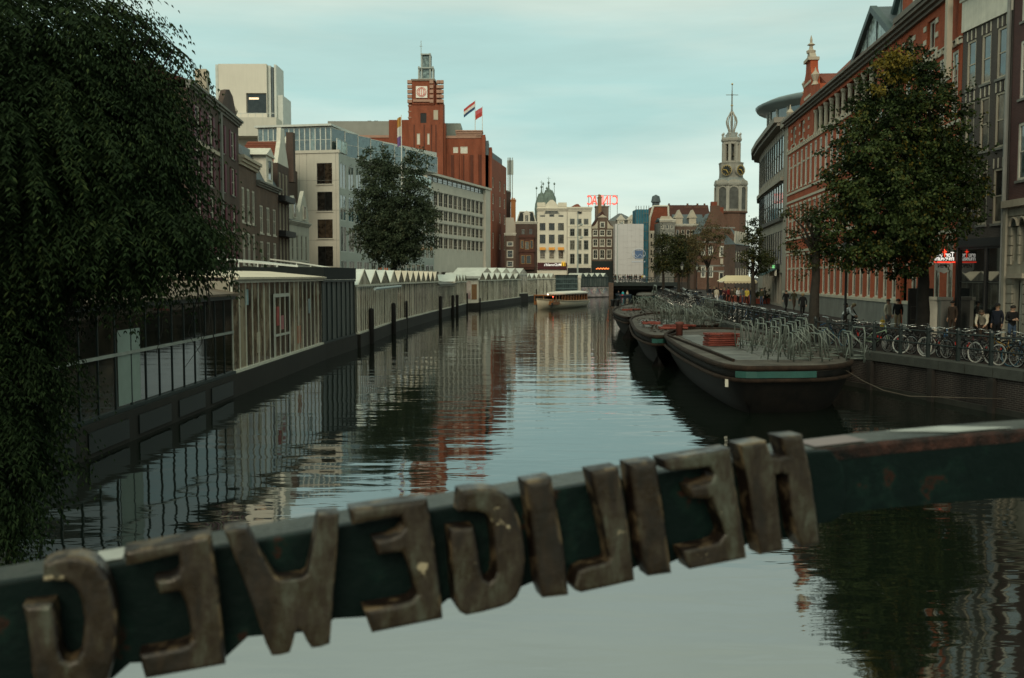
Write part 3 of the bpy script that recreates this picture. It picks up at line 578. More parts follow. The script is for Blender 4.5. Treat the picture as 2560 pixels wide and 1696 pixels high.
# white grid office
A, B_ = lx(1070,175), XY(1221,208)
r, F = house('office_building', 'pale concrete office with a grid of fins beside the leafy tree', 'building', A, B_)
CONC = M('pale_concrete', (.52,.48,.40), .8, .08, .4, streak=.15)
xs = [F.fx(p_) for p_ in (1088,1205)]
zr = lambda y: F.loc(1221,y)[1]
rows_ = [(zr(541),zr(508)),(zr(571),zr(546)),(zr(600),zr(575)),(zr(632),zr(605))]
zc = F.loc(1221,472)[1]; n = 12; p = (F.W*.90)/n
gg = glass('grid_glass', (.020,.016,.012), (.13,.10,.07), .35, .45, 1.15)
for (a,b) in rows_:
    for k in range(n): F.win(k*p+.15, k*p+p-.25, a+.1, b-.1, frame=CONC, gl=gg, fw=.1, rec=.07, rows=(.3,), cols=2)
ab = (zr(492)+.2, zr(476)-.2)
for k in range(n): F.win(k*p+.05, k*p+p-.05, ab[0], ab[1], frame=DARK, gl=GLASSB, fw=.08, rec=.1, rows=(.45,))
for k in range(5): F.win(1+k*p*2.2, 1+k*p*2.2+p*1.7, 2.0, 5.0, frame=CONC, gl=gi, fw=.12, rec=.7)
F.wall(zc-.4, CONC, 14, rec=1.0)
for (a,b) in rows_:
    for k in range(n+1): F.part('fin', MB().box(k*p-.22,k*p+.12,-.10,-.004,a-.1,b+.1), CONC)
for (a,b) in rows_: F.part('floor_band', MB().box(0,F.W*.9,-.16,-.105,b-.1,b+.35), CONC)
F.part('roof_slab', MB().box(-.3,F.W+.2,-.7,14,zc-.398,zc), CONC); F.part('end_frame', MB().box(F.W*.905,F.W,-.5,-.004,5.2,zc-.41), CONC)
# ------------------------------------------------------------------ red brick block with clock tower
Y0 = 226
r, F = house('brick_block', 'large red brick block with stepped clock tower behind the pale office', 'building', XY(975,Y0), XY(1222,Y0))
zf = lambda px, py: F.loc(px,py)[1]; fx = F.fx
for (a,b,c,d) in ((1133,368,1145,383),(1151,367,1169,384)): F.pwin(a,c and b,c,d, frame=WHITE, gl=M('blind_white', (.55,.53,.46), .6, .1), fw=.15, rec=.1) if False else F.pwin(a,b,c,d, frame=WHITE, gl=M('blind_white', (.55,.53,.46), .6, .1), fw=.15, rec=.1)
F.wall(zf(1150,345), REDB2, 22, x0=fx(1100), x1=fx(1205)); F.holes = []
F.wall(zf(1000,300), REDB2, 16, x0=0, x1=fx(1024), name='left_wing'); F.wall(zf(1220,388), REDB2, 20, x0=fx(1205)+.005, x1=fx(1223), name='right_wing')
BANDM = M('pale_brick_band', (.36,.21,.15), .8, .1, 1)
for i in range(4): F.part('coping_band', MB().box(fx(1143)-.1*i,fx(1204)+.12*i,-.2-.06*i,4,zf(1150,345)+.01+i*.45,zf(1150,345)+.3+i*.45), BANDM)
F.part('coping_band', MB().box(fx(1107),fx(1190),-.15,-.003,zf(1150,346),zf(1150,340)), BANDM)
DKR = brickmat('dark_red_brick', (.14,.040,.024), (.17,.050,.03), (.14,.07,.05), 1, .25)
for px in (1128,1146,1158,1176,1198): F.part('dark_brick_strip', MB().box(fx(px),fx(px)+.75,-.03,-.003,1.4,zf(1150,388)), DKR)  # strips of darker brick laid on the flat face
for px in (1112,1138,1150,1162,1185): F.part('pilaster', MB().box(fx(px),fx(px+ (11 if px != 1150 else 5)),-.45,-.003,1.4,zf(1150,385)), REDB2)
for i, (a,b,y) in enumerate([(1205,1214,338),(1214,1222,352),(1222,1230,368)]): F.part('stepped_pier', MB().box(fx(a)+.01,fx(b),-.5+.5*i,6,1.4,zf(a,y)), [REDB2,SLATE,REDB2][i])
# east side with window columns
Sd = Fac(r, XY(1223,Y0+1), XY(1266,Y0+26))
for xx in (.22,.62,.9):
    for (a,b) in ((446,472),(486,512),(528,554),(582,622)):
        z0_, z1_ = 4.3+(690-b)*232/FPX, 4.3+(690-a)*232/FPX; Sd.win(Sd.W*xx-1.3, Sd.W*xx+1.3, z0_, z1_, frame=WHITE, gl=GLASS, cols=2, fw=.25, rec=.2)
Sd.wall(4.3+(690-400)*232/FPX, REDB2, 10, name='side_wall', ends=False); Sd.part('side_back', MB().box(Sd.W-.1,Sd.W,.25,10,1.4,4.3+289*232/FPX).box(0,Sd.W,.25,10,4.3+288*232/FPX,4.3+290*232/FPX), REDB2)
Sd.part('roof_block', MB().box(Sd.W*.4,Sd.W*.98,1,8,4.3+290*232/FPX+.01,4.3+312*232/FPX), SLATE)
F.part('penthouse', MB().box(fx(1109),fx(1150),5,14,zf(1150,344),zf(1130,300)), M('green_grey_metal', (.20,.23,.20), .6, .1)); 
r2, F2 = house('long_block', 'long grey roofed brick block behind the glass attic', 'building', XY(820,Y0+18), XY(985,Y0+18))
F2.wall(F2.loc(900,345)[1], REDB2, 14); F2.part('roof', MB().box(0,F2.W,2,14,F2.loc(900,345)[1]+.01,F2.loc(900,300)[1]), M('grey_roof', (.24,.24,.21), .8, .1, .4))
F2.part('parapet_band', MB().box(0,F2.W,-.2,.05,F2.loc(900,345)[1]+.02,F2.loc(900,345)[1]+.6), BANDM)
for px in (930,1015-85): pass
for px in (915,932): F2.part('roof_vent', MB().box(F2.fx(px),F2.fx(px+9),5,7,F2.loc(900,300)[1]+.01,F2.loc(900,294)[1]), SLATE)
# clock tower
r, T = house('clock_tower', 'red brick tower with white logo panel and open steel lantern', 'tower', XY(1024,Y0-3), XY(1104,Y0-3))
tz = lambda py: T.loc(1060,py)[1]; tx = T.fx; Wt = T.W; c = (tx(1024)+tx(1109))/2
for (a,b,y0,y1) in ((1042,1050,334,362),(1068,1074,334,362),(1068,1075,380,404)): T.pwin(a,y0,b,y1, frame=CREAM, gl=M('blind_white', (.5,.5,.5)), fw=.12, rec=.1)
T.pwin(1051,283,1066,308, frame=DARK, gl=DARK, fw=.1, rows=(.25,.5,.75), rec=.12)
T.wall(tz(262), REDB2, Wt, x0=tx(1030), x1=tx(1100)); T.wall(tz(250), REDB2, Wt-1, x0=tx(1024), x1=tx(1030)-.01, name='corner_pier'); T.wall(tz(252), REDB2, Wt-1, x0=tx(1100)+.01, x1=tx(1109), name='corner_pier')
T.holes = []
for px in (1036,1061,1079,1090): T.part('dark_brick_strip', MB().box(tx(px),tx(px)+.28,-.03,-.003,1.4,tz(312)), DKR)
T.part('base_setback', MB().box(tx(1016),tx(1024)-.01,.6,Wt-2,1.4,tz(300)), REDB2); T.part('base_setback', MB().box(tx(1109)+.01,tx(1114),1.2,Wt-2,1.4,tz(306)), REDB2)
for k_ in range(3): T.part('buttress_cap', MB().box(tx(1024)-.15,tx(1031),-.12,2,tz(262)-.3-k_*1.3,tz(262)-.1-k_*1.3), BANDM)
T.part('belfry', MB().box(tx(1033),tx(1088),-.25,Wt-.5,tz(262)+.003,tz(203)), REDB2); T.part('belfry_side', MB().box(tx(1088)+.01,tx(1102),.9,Wt-.9,tz(262)+.003,tz(212)), REDB2)
for (a,b) in ((1022,1033),(1077,1086),(1094,1102),(1103,1111)):
    for k in range(5): T.part('stone_course', MB().box(tx(a)-.02,tx(b),-.55,.6,tz(258)+k*1.05,tz(258)+k*1.05+.7), BANDM)
T.part('belfry_coping', MB().box(tx(1031),tx(1091),-.5,Wt-.3,tz(203)+.003,tz(199)), M('tower_coping', (.22,.17,.13), .8, .2, 1))
T.part('ledge', MB().box(tx(1036),tx(1084),-.6,-.26,tz(256),tz(250)), BANDM)
clk = T.part('logo_panel', MB().box(tx(1043),tx(1071),-.5,-.26,tz(246),tz(217)), M('panel_white', (.72,.68,.60), .5, .04))
RL = M('logo_red', (.55,.10,.07), .5, .05); cx, cz = tx(1057), tz(231.5); mb = MB()
for rr in (1.02,.78): mb.tube([(cx+rr*math.cos(2*pi*k/24),-.53,cz+rr*math.sin(2*pi*k/24)) for k in range(24)], .07, 4, closed=True)
for d in (-.42,0,.42): h = math.sqrt(max(.01,.72**2-d*d)); mb.box(cx+d-.06,cx+d+.06,-.55,-.51,cz-h,cz+h)
mb.build('logo', RL, clk, mat4=None); clk.children[0].matrix_basis = Matrix.Identity(4)
LAN = M('lantern_steel', (.30,.33,.30), .5, .1); z0, z1, z2, z3 = tz(200), tz(164), tz(131), tz(97)
for (px,zz0,zz1) in ((1049,z0,z1),(1056,z0,z2),(1077,z0,z2),(1084,z0,z1)):
    for y in (.8,3.4): T.part('lantern_post', MB().box(tx(px)-.16,tx(px)+.16,y,y+.32,zz0,zz1), LAN)
for (a,b,zz) in ((1047,1086,z1-.5),(1054,1079,z2-.4),(1047,1086,z0+.2)): T.part('lantern_ring', MB().box(tx(a),tx(b),.6,3.9,zz,zz+.25), LAN)
T.part('lantern_glass', MB().box(tx(1059),tx(1074),1.2,3.0,z0+.4,z2-.6), glass('lantern_glass', (.12,.17,.16), (.2,.25,.24)))
T.part('antenna', MB().tube([(tx(1054),2,z2),(tx(1054),2,z3)], .07, 5).box(tx(1050),tx(1057),1.95,2.05,z2+1.7,z2+1.8), LAN)
T.part('side_shaft', MB().box(tx(1086),tx(1097),-.12,-.003,tz(300),tz(276)), CREAM)
# flags
def flag(name, label, px, ytop, ybot, Y, cols, fl, dirx=-1, w_=2.6, h_=1.5, droop=.6):
    t = thing(name, label, 'flag', P(px,ybot,Y)); H_ = P(px,ytop,Y).z-P(px,ybot,Y).z
    MB().tube([(0,0,0),(0,0,H_)], [.09,.05], 6).build('flagpole', M('flagpole_white', (.6,.58,.52), .5, .05), t)
    nx = 8; vs = []; fs = []; ms = []; nc = len(cols)
    for i in range(nx+1):
        for j in range(nc+1):
            x = dirx*w_*i/nx; vs.append((x, .15*math.sin(i*1.1), H_-.15-h_*j/nc-droop*w_*(i/nx)))
    mb = MB()
    for i in range(nx):
        for j in range(nc):
            a = i*(nc+1)+j; b_ = a+nc+1; q = [vs[a],vs[b_],vs[b_+1],vs[a+1]]; mb.add(q+[(x,y+.02,z) for x,y,z in q], [(0,1,2,3),(7,6,5,4),(0,4,5,1),(3,2,6,7)], j)
    mb.build('cloth', [M('flag_'+c_, fl[c_], .8, .05) for c_ in cols], t)
FL = dict(red=(.45,.06,.05), white=(.62,.6,.55), blue=(.03,.08,.18), pink=(.5,.12,.14), orange=(.5,.26,.06), purple=(.2,.12,.3))
flag('flag', 'red white and blue flag on the brick block roof', 1188, 250, 326, Y0+4, ['red','white','blue'], FL, -1, 2.6, 1.9, .75)
flag('flag', 'small red pennant flag beside the tricolour on the roof', 1206, 266, 326, Y0+4, ['pink','red'], FL, -1, 1.6, 2.0, .6)
flag('flag', 'tall white flagpole with hanging striped flag behind the leafy tree', 1005, 288, 560, 120, ['orange','white','purple'], FL, -1, .5, 3.4, .5)
# ================================================================== far end of the canal
Yf = 236
def fh(name, label, x0, x1, Y=Yf, z0=1.39): return house(name, label, 'house', XY(x0,Y), XY(x1,Y), z0)
def grid(F, xs_, ys_, **k):
    for (y0,y1) in ys_:
        for (a,b) in xs_: F.pwin(a,y0,b,y1, **k)
z4 = lambda x, y: (1200+x/3.919, 400+y/3.919)
def zc4(cols): return [(1200+a/3.919, 1200+b/3.919) for a,b in cols]
def zr4(rows): return [(400+a/3.919, 400+b/3.919) for a,b in rows]
def tz4(F, x, y): return F.loc(*z4(x,y))
WALLW = M('white_render', (.68,.62,.50), .8, .07, .6, streak=.12)
# small brick house
r, F = fh('row_house', 'small brown house with three white framed windows left of the red bays', 1262, 1289)
grid(F, zc4([(262,326)]), zr4([(800,848),(882,962),(990,1050)]), frame=WHITE, fw=.2, cols=1, rows=(.5,))
F.wall(tz4(F,300,742)[1], BROWN, 8); F.cornice(tz4(F,300,742)[1], WHITE, .6, .3)
F.part('roof_gable', MB().prism([tz4(F,250,735),tz4(F,350,735),tz4(F,350,650),tz4(F,330,560),tz4(F,250,560)], 2.5, 8), STC)
# dark house with timber bays
r, F = fh('row_house', 'dark narrow house with red brown timber bays and mansard roof', 1289, 1342)
WD = M('red_timber', (.11,.037,.02), .6, .2, 2)
grid(F, zc4([(400,445),(475,520)]), zr4([(670,735)]), frame=WD, fw=.15, rows=(.6,))
F.wall(tz4(F,400,628)[1], DKBRICK, 8); F.cornice(tz4(F,400,628)[1], WHITE, .6, .4)
a, b = tz4(F,385,1075), tz4(F,530,740); F.part('timber_bay', MB().box(a[0],b[0],-.8,-.004,a[1],b[1]), WD)
for y in (740,880,1030): z_ = tz4(F,400,y)[1]; F.part('bay_cornice', MB().box(a[0]-.15,b[0]+.15,-1.0,-.005,z_-.6,z_), WD)
for (x0,x1,y0,y1) in ((398,428,790,870),(440,482,800,880),(490,520,790,870),(400,440,935,1020),(450,500,935,1020)):
    p_, q_ = tz4(F,x0,y1), tz4(F,x1,y0); F.win(p_[0],q_[0],p_[1],q_[1], frame=M('ochre_timber', (.30,.17,.06), .6, .2), fw=.1, rec=-.82, hole=False)
zt = tz4(F,400,628)[1]+.6; F.part('roof', MB().prism([(.3,zt),(F.W-.3,zt),(F.W-.9,tz4(F,400,505)[1]),(1.0,tz4(F,400,505)[1])], .4, 8), M('dark_slate', (.035,.045,.045), .6, .2, 2))
F.part('roof_trim', MB().box(.9,F.W-.8,.25,.6,tz4(F,400,512)[1],tz4(F,400,504)[1]).tube([(.3,.3,zt),(1.0,.3,tz4(F,400,508)[1])], .16, 4).tube([(F.W-.3,.3,zt),(F.W-.9,.3,tz4(F,400,508)[1])], .16, 4), WHITE)
p_, q_ = tz4(F,425,615), tz4(F,490,530); F.part('dormer', MB().box(p_[0],q_[0],.05,3,p_[1],q_[1]).prism([(p_[0]-.2,q_[1]),(q_[0]+.2,q_[1]),((p_[0]+q_[0])/2,q_[1]+.8)], .0, 3), WHITE)
F.win(p_[0]+.35,q_[0]-.35,p_[1]+.2,q_[1]-.2, frame=WHITE, rec=.0, hole=False, cols=2)
# white house with arch and maroon shop band
r, F = fh('row_house', 'broad white house with arched attic window above a maroon shop sign', 1343, 1417)
cs = zc4([(585,641),(675,731),(765,821)])
grid(F, cs, zr4([(620,690),(733,820)]), frame=DARK, fw=.1, cols=2, sill=WHITE)
grid(F, cs, zr4([(884,972)]), frame=WHITE, fw=.12, sill=WHITE, gl=glass('warm_room', (.10,.075,.05), (.34,.28,.2), .2), rows=(.25,))
grid(F, zc4([(585,641),(765,821)]), zr4([(540,562)]), frame=WHITE, fw=.1)
grid(F, zc4([(677,730)]), zr4([(530,562)]), frame=WHITE, fw=.1)
zt = tz4(F,700,500)[1]; F.wall(zt, WALLW, 9); xm = tz4(F,703,500)[0]
zz = tz4(F,703,530)[1]; mb = MB(); mb.prism([(xm+1.65*math.cos(pi*k/10), zz+1.35*math.sin(pi*k/10)) for k in range(11)], -.02, -.004); F.part('arch_window', mb, GLASS)
F.part('arch_trim', MB().tube([(xm+1.75*math.cos(pi*k/10), -.05, zz+1.45*math.sin(pi*k/10)) for k in range(11)], .14, 5), WHITE)
F.cornice(zt, WALLW, .7, .5)
zb0, zb1 = zt+.7, tz4(F,600,440)[1]
for (s0,s1) in ((560,640),(765,850)):
    a, b = tz4(F,s0,450)[0], tz4(F,s1,450)[0]; F.part('balustrade_rail', MB().box(a,b,-.1,.3,zb1-.35,zb1).box(a,b,-.1,.3,zb0,zb0+.3), WALLW)
    for k in range(7): F.part('baluster', MB().lathe([(.13,0),(.2,.5),(.1,1.0),(.14,zb1-.35-zb0-.3)], 6, (a+(b-a)*(k+.5)/7,.1,zb0+.3)), WALLW)
F.gable([(tz4(F,640,450)[0],zb0),(tz4(F,765,450)[0],zb0),tz4(F,762,440),tz4(F,740,415),tz4(F,715,392),tz4(F,690,392),tz4(F,665,415),tz4(F,643,440)], WALLW, 1.2)
for (a,b) in zc4([(583,643),(673,733),(763,823)]):
    x0_, z1_ = F.loc(a,400+857/3.919); x1_, z0_ = F.loc(b,400+884/3.919); F.part('awning', MB().add([(x0_,-.05,z1_),(x1_,-.05,z1_),(x1_,-.9,z0_),(x0_,-.9,z0_),(x0_,-.05,z1_-.06),(x1_,-.05,z1_-.06),(x1_,-.86,z0_-.04),(x0_,-.86,z0_-.04)], [(0,1,2,3),(4,5,6,7),(0,3,7,4),(1,2,6,5),(2,3,7,6)]), M('orange_awning', (.62,.27,.05), .7, .1))
z0_, z1_ = tz4(F,700,1075)[1], tz4(F,700,1008)[1]; sg = F.part('shop_sign', MB().box(.05,F.W-.05,-.35,-.004,z0_,z1_), M('maroon_sign', (.10,.015,.018), .5, .15))
tm = text_mesh("McDonald's", .86, M('sign_white', (.8,.8,.78), .5, 0, emit=(1,.97,.9), estr=.35), .03, True, .02)
put(tm, 'lettering', sg, TR((tz4(F,712,1029)[0],-.40,tz4(F,712,1029)[1])))
xm, zm = tz4(F,816,1042); MY = M('sign_yellow', (.75,.45,.03), .5, 0, emit=(1,.6,.05), estr=.4); mb = MB()
for s in (-.42,.42): mb.tube([(xm+s*.5-.19,-.42,zm),(xm+s*.5-.15,-.42,zm+.7),(xm+s*.5,-.42,zm+1.15),(xm+s*.5+.15,-.42,zm+.7),(xm+s*.5+.19,-.42,zm)], .09, 5)
mb.build('arch_emblem', MY, sg)
# second white house
r, F = fh('row_house', 'plain white house with three columns of grey windows behind the tall lamp mast', 1418, 1478)
cs = zc4([(880,929),(950,996),(1016,1063)])
GRF = M('grey_green_frame', (.20,.21,.18), .6, .1)
grid(F, cs, zr4([(577,635),(674,750),(788,882),(920,1022)]), frame=GRF, fw=.14, cols=2, sill=WHITE, rows=(.65,))
zt = tz4(F,950,500)[1]; F.wall(zt, WALLW, 9); F.cornice(zt, WALLW, .9, .5); F.part('hoist_beam', MB().box(*[tz4(F,x,0)[0] for x in (955,998)],-.3,.05,tz4(F,0,525)[1],tz4(F,0,508)[1]), DARK)
for y in (1038,760,655): F.band(tz4(F,950,y)[1], .25, WALLW, .12)
r.children  # shop floor
F.part('shop_front', MB().box(.1,F.W-.1,-.25,-.004,1.4,tz4(F,950,1058)[1]), DARK)
# brown neck gable
r, F = fh('row_house', 'brown neck gable house with white scrolls above a dark green shop', 1479, 1531)
cs = zc4([(1105,1155),(1172,1223),(1240,1290)])
grid(F, cs, zr4([(685,746),(773,848),(878,970)]), frame=WHITE, fw=.17, rows=(.5,), cols=2, sill=WHITE)
zt = tz4(F,1200,668)[1]; F.wall(zt, BROWN, 9)
F.gable([(0,zt),(F.W,zt),(F.W,zt+.5),tz4(F,1250,640),tz4(F,1245,562),tz4(F,1155,562),tz4(F,1150,640),(0,zt+.5)], BROWN, .5)
F.pwin(*z4(1175,608),*z4(1223,665), frame=WHITE, fw=.18, rec=-.08, hole=False)
F.part('gable_cap', MB().prism([tz4(F,1150,565),tz4(F,1250,565),tz4(F,1200,535)], -.2, .4), CREAM)
for s in ((1095,1152,1),(1308,1248,-1)):
    x0_, zb = tz4(F,s[0],662); x1_, zt_ = tz4(F,s[1],600); mb = MB(); n = 8
    pts = [(x0_+(x1_-x0_)*k/n, zb+(zt_-zb)*(k/n)**2.2) for k in range(n+1)]
    mb.prism([(x0_,zb-.3)]+[(x,z+.15) for x,z in pts]+[(x1_,zb-.3)], -.15, .1); F.part('scroll', mb, CREAM)
F.part('shop_front', MB().box(0,F.W,-.3,-.004,1.4,tz4(F,1200,992)[1]), M('shop_green', (.01,.022,.018), .5, .2))
F.part('neon_line', MB().tube([(tz4(F,1135+k*9,1062+5*math.sin(k*2.1))[0],-.4,tz4(F,1135+k*9,1066+5*math.sin(k*2.1))[1]) for k in range(15)], .13, 4), M('neon_orange', (.6,.15,.05), .5, 0, emit=(1,.22,.05), estr=1.6))
F.roof(zt, 4, DARKTILE, 9, ridge='y')
# sheeted scaffold and blue net
r, F = house('wrapped_scaffold', 'house front wrapped in white scaffold sheeting with blue poster', 'scaffold', XY(1537,231), XY(1608,231))
zt = tz4(F,1450,628)[1]; SHEET = M('white_sheeting', (.50,.475,.46), .7, .05, .5, bump=.3)
F.part('sheet', MB().box(0,F.W,0,3.5,2.9,zt), SHEET)
for k in range(1,7): F.part('sheet_seam', MB().box(F.W*k/7,F.W*k/7+.05,-.02,-.003,2.9,zt-.05), M('seam', (.42,.40,.39), .8))
for k in range(1,10): F.part('sheet_fold', MB().tube([(F.W*i/12,-.01-.03*math.sin(i*1.7+k),2.9+(zt-2.9)*k/10+.12*math.sin(i*.9+k*2)) for i in range(13)], .035, 4), SHEET)
a, b = tz4(F,1517,970), tz4(F,1596,888); ps = F.part('poster', MB().box(a[0],b[0],-.08,-.02,a[1],b[1]), M('blue_poster', (.09,.15,.28), .6, .1))
mb = MB(); cx, cz = (a[0]+b[0])/2, (a[1]+b[1])/2
mb.tube([(cx+1.5*math.cos(2*pi*k/16),-.1,cz+.2+1.1*math.sin(2*pi*k/16)) for k in range(16)], .07, 4, closed=True); mb.tube([(cx-1.2+.3*k,-.1,cz-.2+.35*math.sin(k*1.6)) for k in range(9)], .07, 4)
for k in range(8): mb.box(cx-1.6+k*.4,cx-1.35+k*.4,-.1,-.085,cz-1.75,cz-1.5)
mb.build('poster_print', M('poster_white', (.45,.5,.58), .6), ps)
for k in range(8): F.part('scaffold_pole', MB().tube([(F.W*k/7,-.1,1.4),(F.W*k/7,-.1,2.95)], .06, 5), STEEL)
F.part('hoarding', MB().box(-.5,F.W+.5,.2,3.4,1.4,2.88), M('hoarding', (.16,.12,.10), .8, .4, 2))
r, F = house('netted_scaffold', 'scaffold in bright blue netting beside the white sheeting', 'scaffold', XY(1589,234), XY(1620,234))
BN = M('blue_net', (.03,.17,.24), .7, .25, .8, streak=.2)
zt = tz4(F,1560,485)[1]; F.part('net', MB().box(0,F.W,.15,7,1.4,zt), BN); F.part('net', MB().box(F.W*.55,F.W-.3,-.5,.145,1.4,tz4(F,1560,640)[1]), BN)
for k in range(6): F.part('scaffold_pole', MB().tube([(F.W*k/5,-.55 if k > 2 else .1,1.4),(F.W*k/5,-.55 if k > 2 else .1,zt+.8)], .07, 5), STEEL)
for k in range(9): F.part('ledger', MB().box(F.W*.5,F.W,-.6,-.54,2+k*2.1,2.1+k*2.1), STEEL)
# houses behind sheeting: grey pyramid roof with dormers
r, F = house('villa', 'white dormered house with grey pyramid roof behind the sheeted scaffold', 'house', XY(1520,246), XY(1592,246))
zt = tz4(F,1400,600)[1]; F.wall(zt, STONE, 14); F.part('roof', MB().loft([[(0,0,zt),(F.W,0,zt),(F.W,14,zt),(0,14,zt)],[(F.W*.45,6,tz4(F,1390,510)[1]),(F.W*.55,6,tz4(F,1390,510)[1]),(F.W*.55,8,tz4(F,1390,510)[1]),(F.W*.45,8,tz4(F,1390,510)[1])]]), M('grey_slates', (.12,.13,.125), .7, .2, 1.5))
for (a,b) in ((1345,1412),(1445,1520)):
    p_, q_ = tz4(F,a,640), tz4(F,b,590); F.part('dormer', MB().box(p_[0],q_[0],-.6,2,p_[1],q_[1]).prism([(p_[0]-.3,q_[1]),(q_[0]+.3,q_[1]),((p_[0]+q_[0])/2,q_[1]+1.3)], -.8, 2), WHITE)
    for k in (.2,.55): F.win(p_[0]+(q_[0]-p_[0])*k,p_[0]+(q_[0]-p_[0])*(k+.27),p_[1]+.5,q_[1]-.3, rec=-.62, hole=False)
# chimney, red roof, neon sign, copper domes, masts
def box_thing(name, label, cat, x0, y0, x1, y1, Y, mat, d=2.5):
    a, b = P(x0,y1,Y), P(x1,y0,Y); w_, h_ = b.x-a.x, b.z-a.z
    mb = MB().box(0,w_,0,d,-8,h_).box(-.12,w_+.12,-.12,d+.12,h_+.003,h_+.25).lathe([(.25,0),(.2,.7)], 8, (w_*.3,d/2,h_+.25)).lathe([(.25,0),(.2,.6)], 8, (w_*.7,d/2,h_+.25))
    o = tag(mb.build(name, mat), label, cat); o.location = a; return o
box_thing('chimney_stack', 'tall tan brick chimney in front of the red neon letters', 'chimney', *z4(1160,372), *z4(1192,620), 250, M('tan_brick', (.26,.15,.08), .85, .15, 1))
box_thing('chimney_stack', 'broad brown chimney block beside the tan chimney', 'chimney', *z4(1132,462), *z4(1262,640), 254, M('taupe', (.20,.15,.12), .85, .15, 1))
box_thing('stair_tower', 'orange brick stair tower at the end of the brick block', 'tower', *z4(302,398), *z4(350,560), 262, M('orange_brick', (.42,.17,.06), .8, .1, 1), 6)
box_thing('stair_tower', 'dark brown tower with masts next to the orange stair tower', 'tower', *z4(250,325), *z4(300,560), 265, M('brown_dark', (.08,.055,.045), .8, .1, 1), 6)
for i, x in enumerate((275,290,300,318)):
    o = tag(MB().tube([(0,0,0),(0,0,10.5)], .12, 5).box(-.25,.25,-.1,.1,6,9.8).build('phone_mast', LAN), '%s of four phone masts over the dark brown tower' % ['first','second','third','fourth'][i], 'mast', 'phone masts'); o.location = P(*z4(x,370),266)
r, F = house('row_house', 'house behind the white fronts with red tiled hip roof', 'house', XY(*[z4(858,0)[0],252]), XY(*[z4(1005,0)[0],252]))
zt = tz4(F,930,478)[1]; F.wall(zt, BROWN, 8); F.part('roof', MB().loft([[(0,0,zt),(F.W,0,zt),(F.W,8,zt),(0,8,zt)],[(F.W*.6,3,tz4(F,930,424)[1]),(F.W*.75,3,tz4(F,930,424)[1]),(F.W*.75,5,tz4(F,930,424)[1]),(F.W*.6,5,tz4(F,930,424)[1])]]), REDTILE)
NEON = M('neon_red', (.7,.08,.05), .5, 0, emit=(1,.10,.07), estr=1.0)
sg = thing('rooftop_sign', 'red neon rooftop letters on a steel frame, lettering seen reversed', 'sign', P(*z4(1205,520),300))
u = 300/FPX/3.919; h_ = 100*u
for k in range(5): MB().tube([(-140*u+70*k*u,.3,-3),(-140*u+70*k*u,.3,h_+110*u*.65)], .1, 5).build('frame_post', LAN, sg)
for zz in (.2,.98): MB().box(-150*u,145*u,.25,.38,68*u+h_*zz,68*u+h_*zz+.16).build('frame_rail', LAN, sg)
for ch, x in (('C',1322),('I',1274),('N',1226),('E',1178),('A',1122),('C',1076)):
    put(text_mesh(ch, h_*1.32, NEON, .08, True, .045), 'neon_letter', sg, TR(((x-1205)*u,0,68*u+h_*.5)) @ Matrix.Diagonal((.62,1,1,1)))
COP = M('green_copper', (.16,.21,.18), .7, .25, 1, streak=.25)
for i, (x, yb, yt, hw, ysp, lab) in enumerate([(672,440,285,72,190,'larger green copper dome with spire behind the white house'),(602,500,320,66,228,'smaller green copper dome left of the larger dome')]):
    c_ = P(*z4(x,yb),300); H_ = P(*z4(x,yt),300).z-c_.z; W_ = hw*u; sp = P(*z4(x,ysp),300).z-c_.z
    t = thing('copper_dome', lab, 'dome', c_)
    MB().lathe([(W_,-9),(W_,0),(W_*1.02,H_*.1),(W_*.92,H_*.4),(W_*.72,H_*.68),(W_*.42,H_*.9),(W_*.14,H_*1.0),(W_*.1,H_*1.08),(.05,sp)], 14).build('dome', COP, t)
    for k in range(7): a = 2*pi*k/7; MB().tube([(W_*math.cos(a),W_*math.sin(a),0),(W_*.95*math.cos(a),W_*.95*math.sin(a),H_*.4),(W_*.45*math.cos(a),W_*.45*math.sin(a),H_*.92)], .16, 4).build('rib', COP, t)
    MB().tube([(0,0,sp*.99),(0,0,sp*1.1)], .06, 4).box(-.5,.5,-.05,.05,sp*1.03,sp*1.04).lathe([(.1,-.4),(.4,0),(.1,.4)], 8, (0,0,sp*.86)).build('finial', COP, t)
    for s in (-1,1): MB().tube([(s*W_*.75,-1,H_*.45),(s*W_*.75,-1,sp*.82)], .1, 4).lathe([(.1,-.3),(.35,0),(.05,.5)], 6, (s*W_*.75,-1,sp*.8)).build('pinnacle', COP, t)
# houses right of the blue net
r, F = house('row_house', 'white house with steep red mansard roof edged in white stone', 'house', XY(1621,240), XY(1672,240))
grid(F, zc4([(1668,1690),(1700,1722),(1735,1760),(1775,1800)]), zr4([(720,770),(800,850),(880,940),(960,1010)]), frame=WHITE, rows=(.5,))
zt = tz4(F,1700,695)[1]; F.wall(zt, WALLW, 9); zr_ = tz4(F,1700,452)[1]
F.part('roof', MB().prism([(0,zt),(F.W,zt),(F.W*.94,zr_),(F.W*.22,zr_)], .3, 9), REDTILE)
F.part('roof_edge', MB().tube([(0,.2,zt),(F.W*.05,.2,zt+3),(F.W*.22,.2,zr_)], .25, 5).tube([(F.W*.22,.2,zr_),(F.W*.94,.2,zr_)], .2, 5).tube([(F.W*.94,.2,zr_),(F.W,.2,zt)], .25, 5), WHITE)
F.part('vent', MB().lathe([(.9,0),(.9,1),(1.2,1.2),(.9,2.6),(.1,3)], 8, (F.W*.45,4,zr_)), SLATE); F.part('dormer', MB().box(F.W*.32,F.W*.55,-.3,2,zt-.5,zt+1.6), SLATE)
r, F = house('row_house', 'grey stone house with small dormer gable right of the red mansard', 'house', XY(1649,228), XY(1686,228))
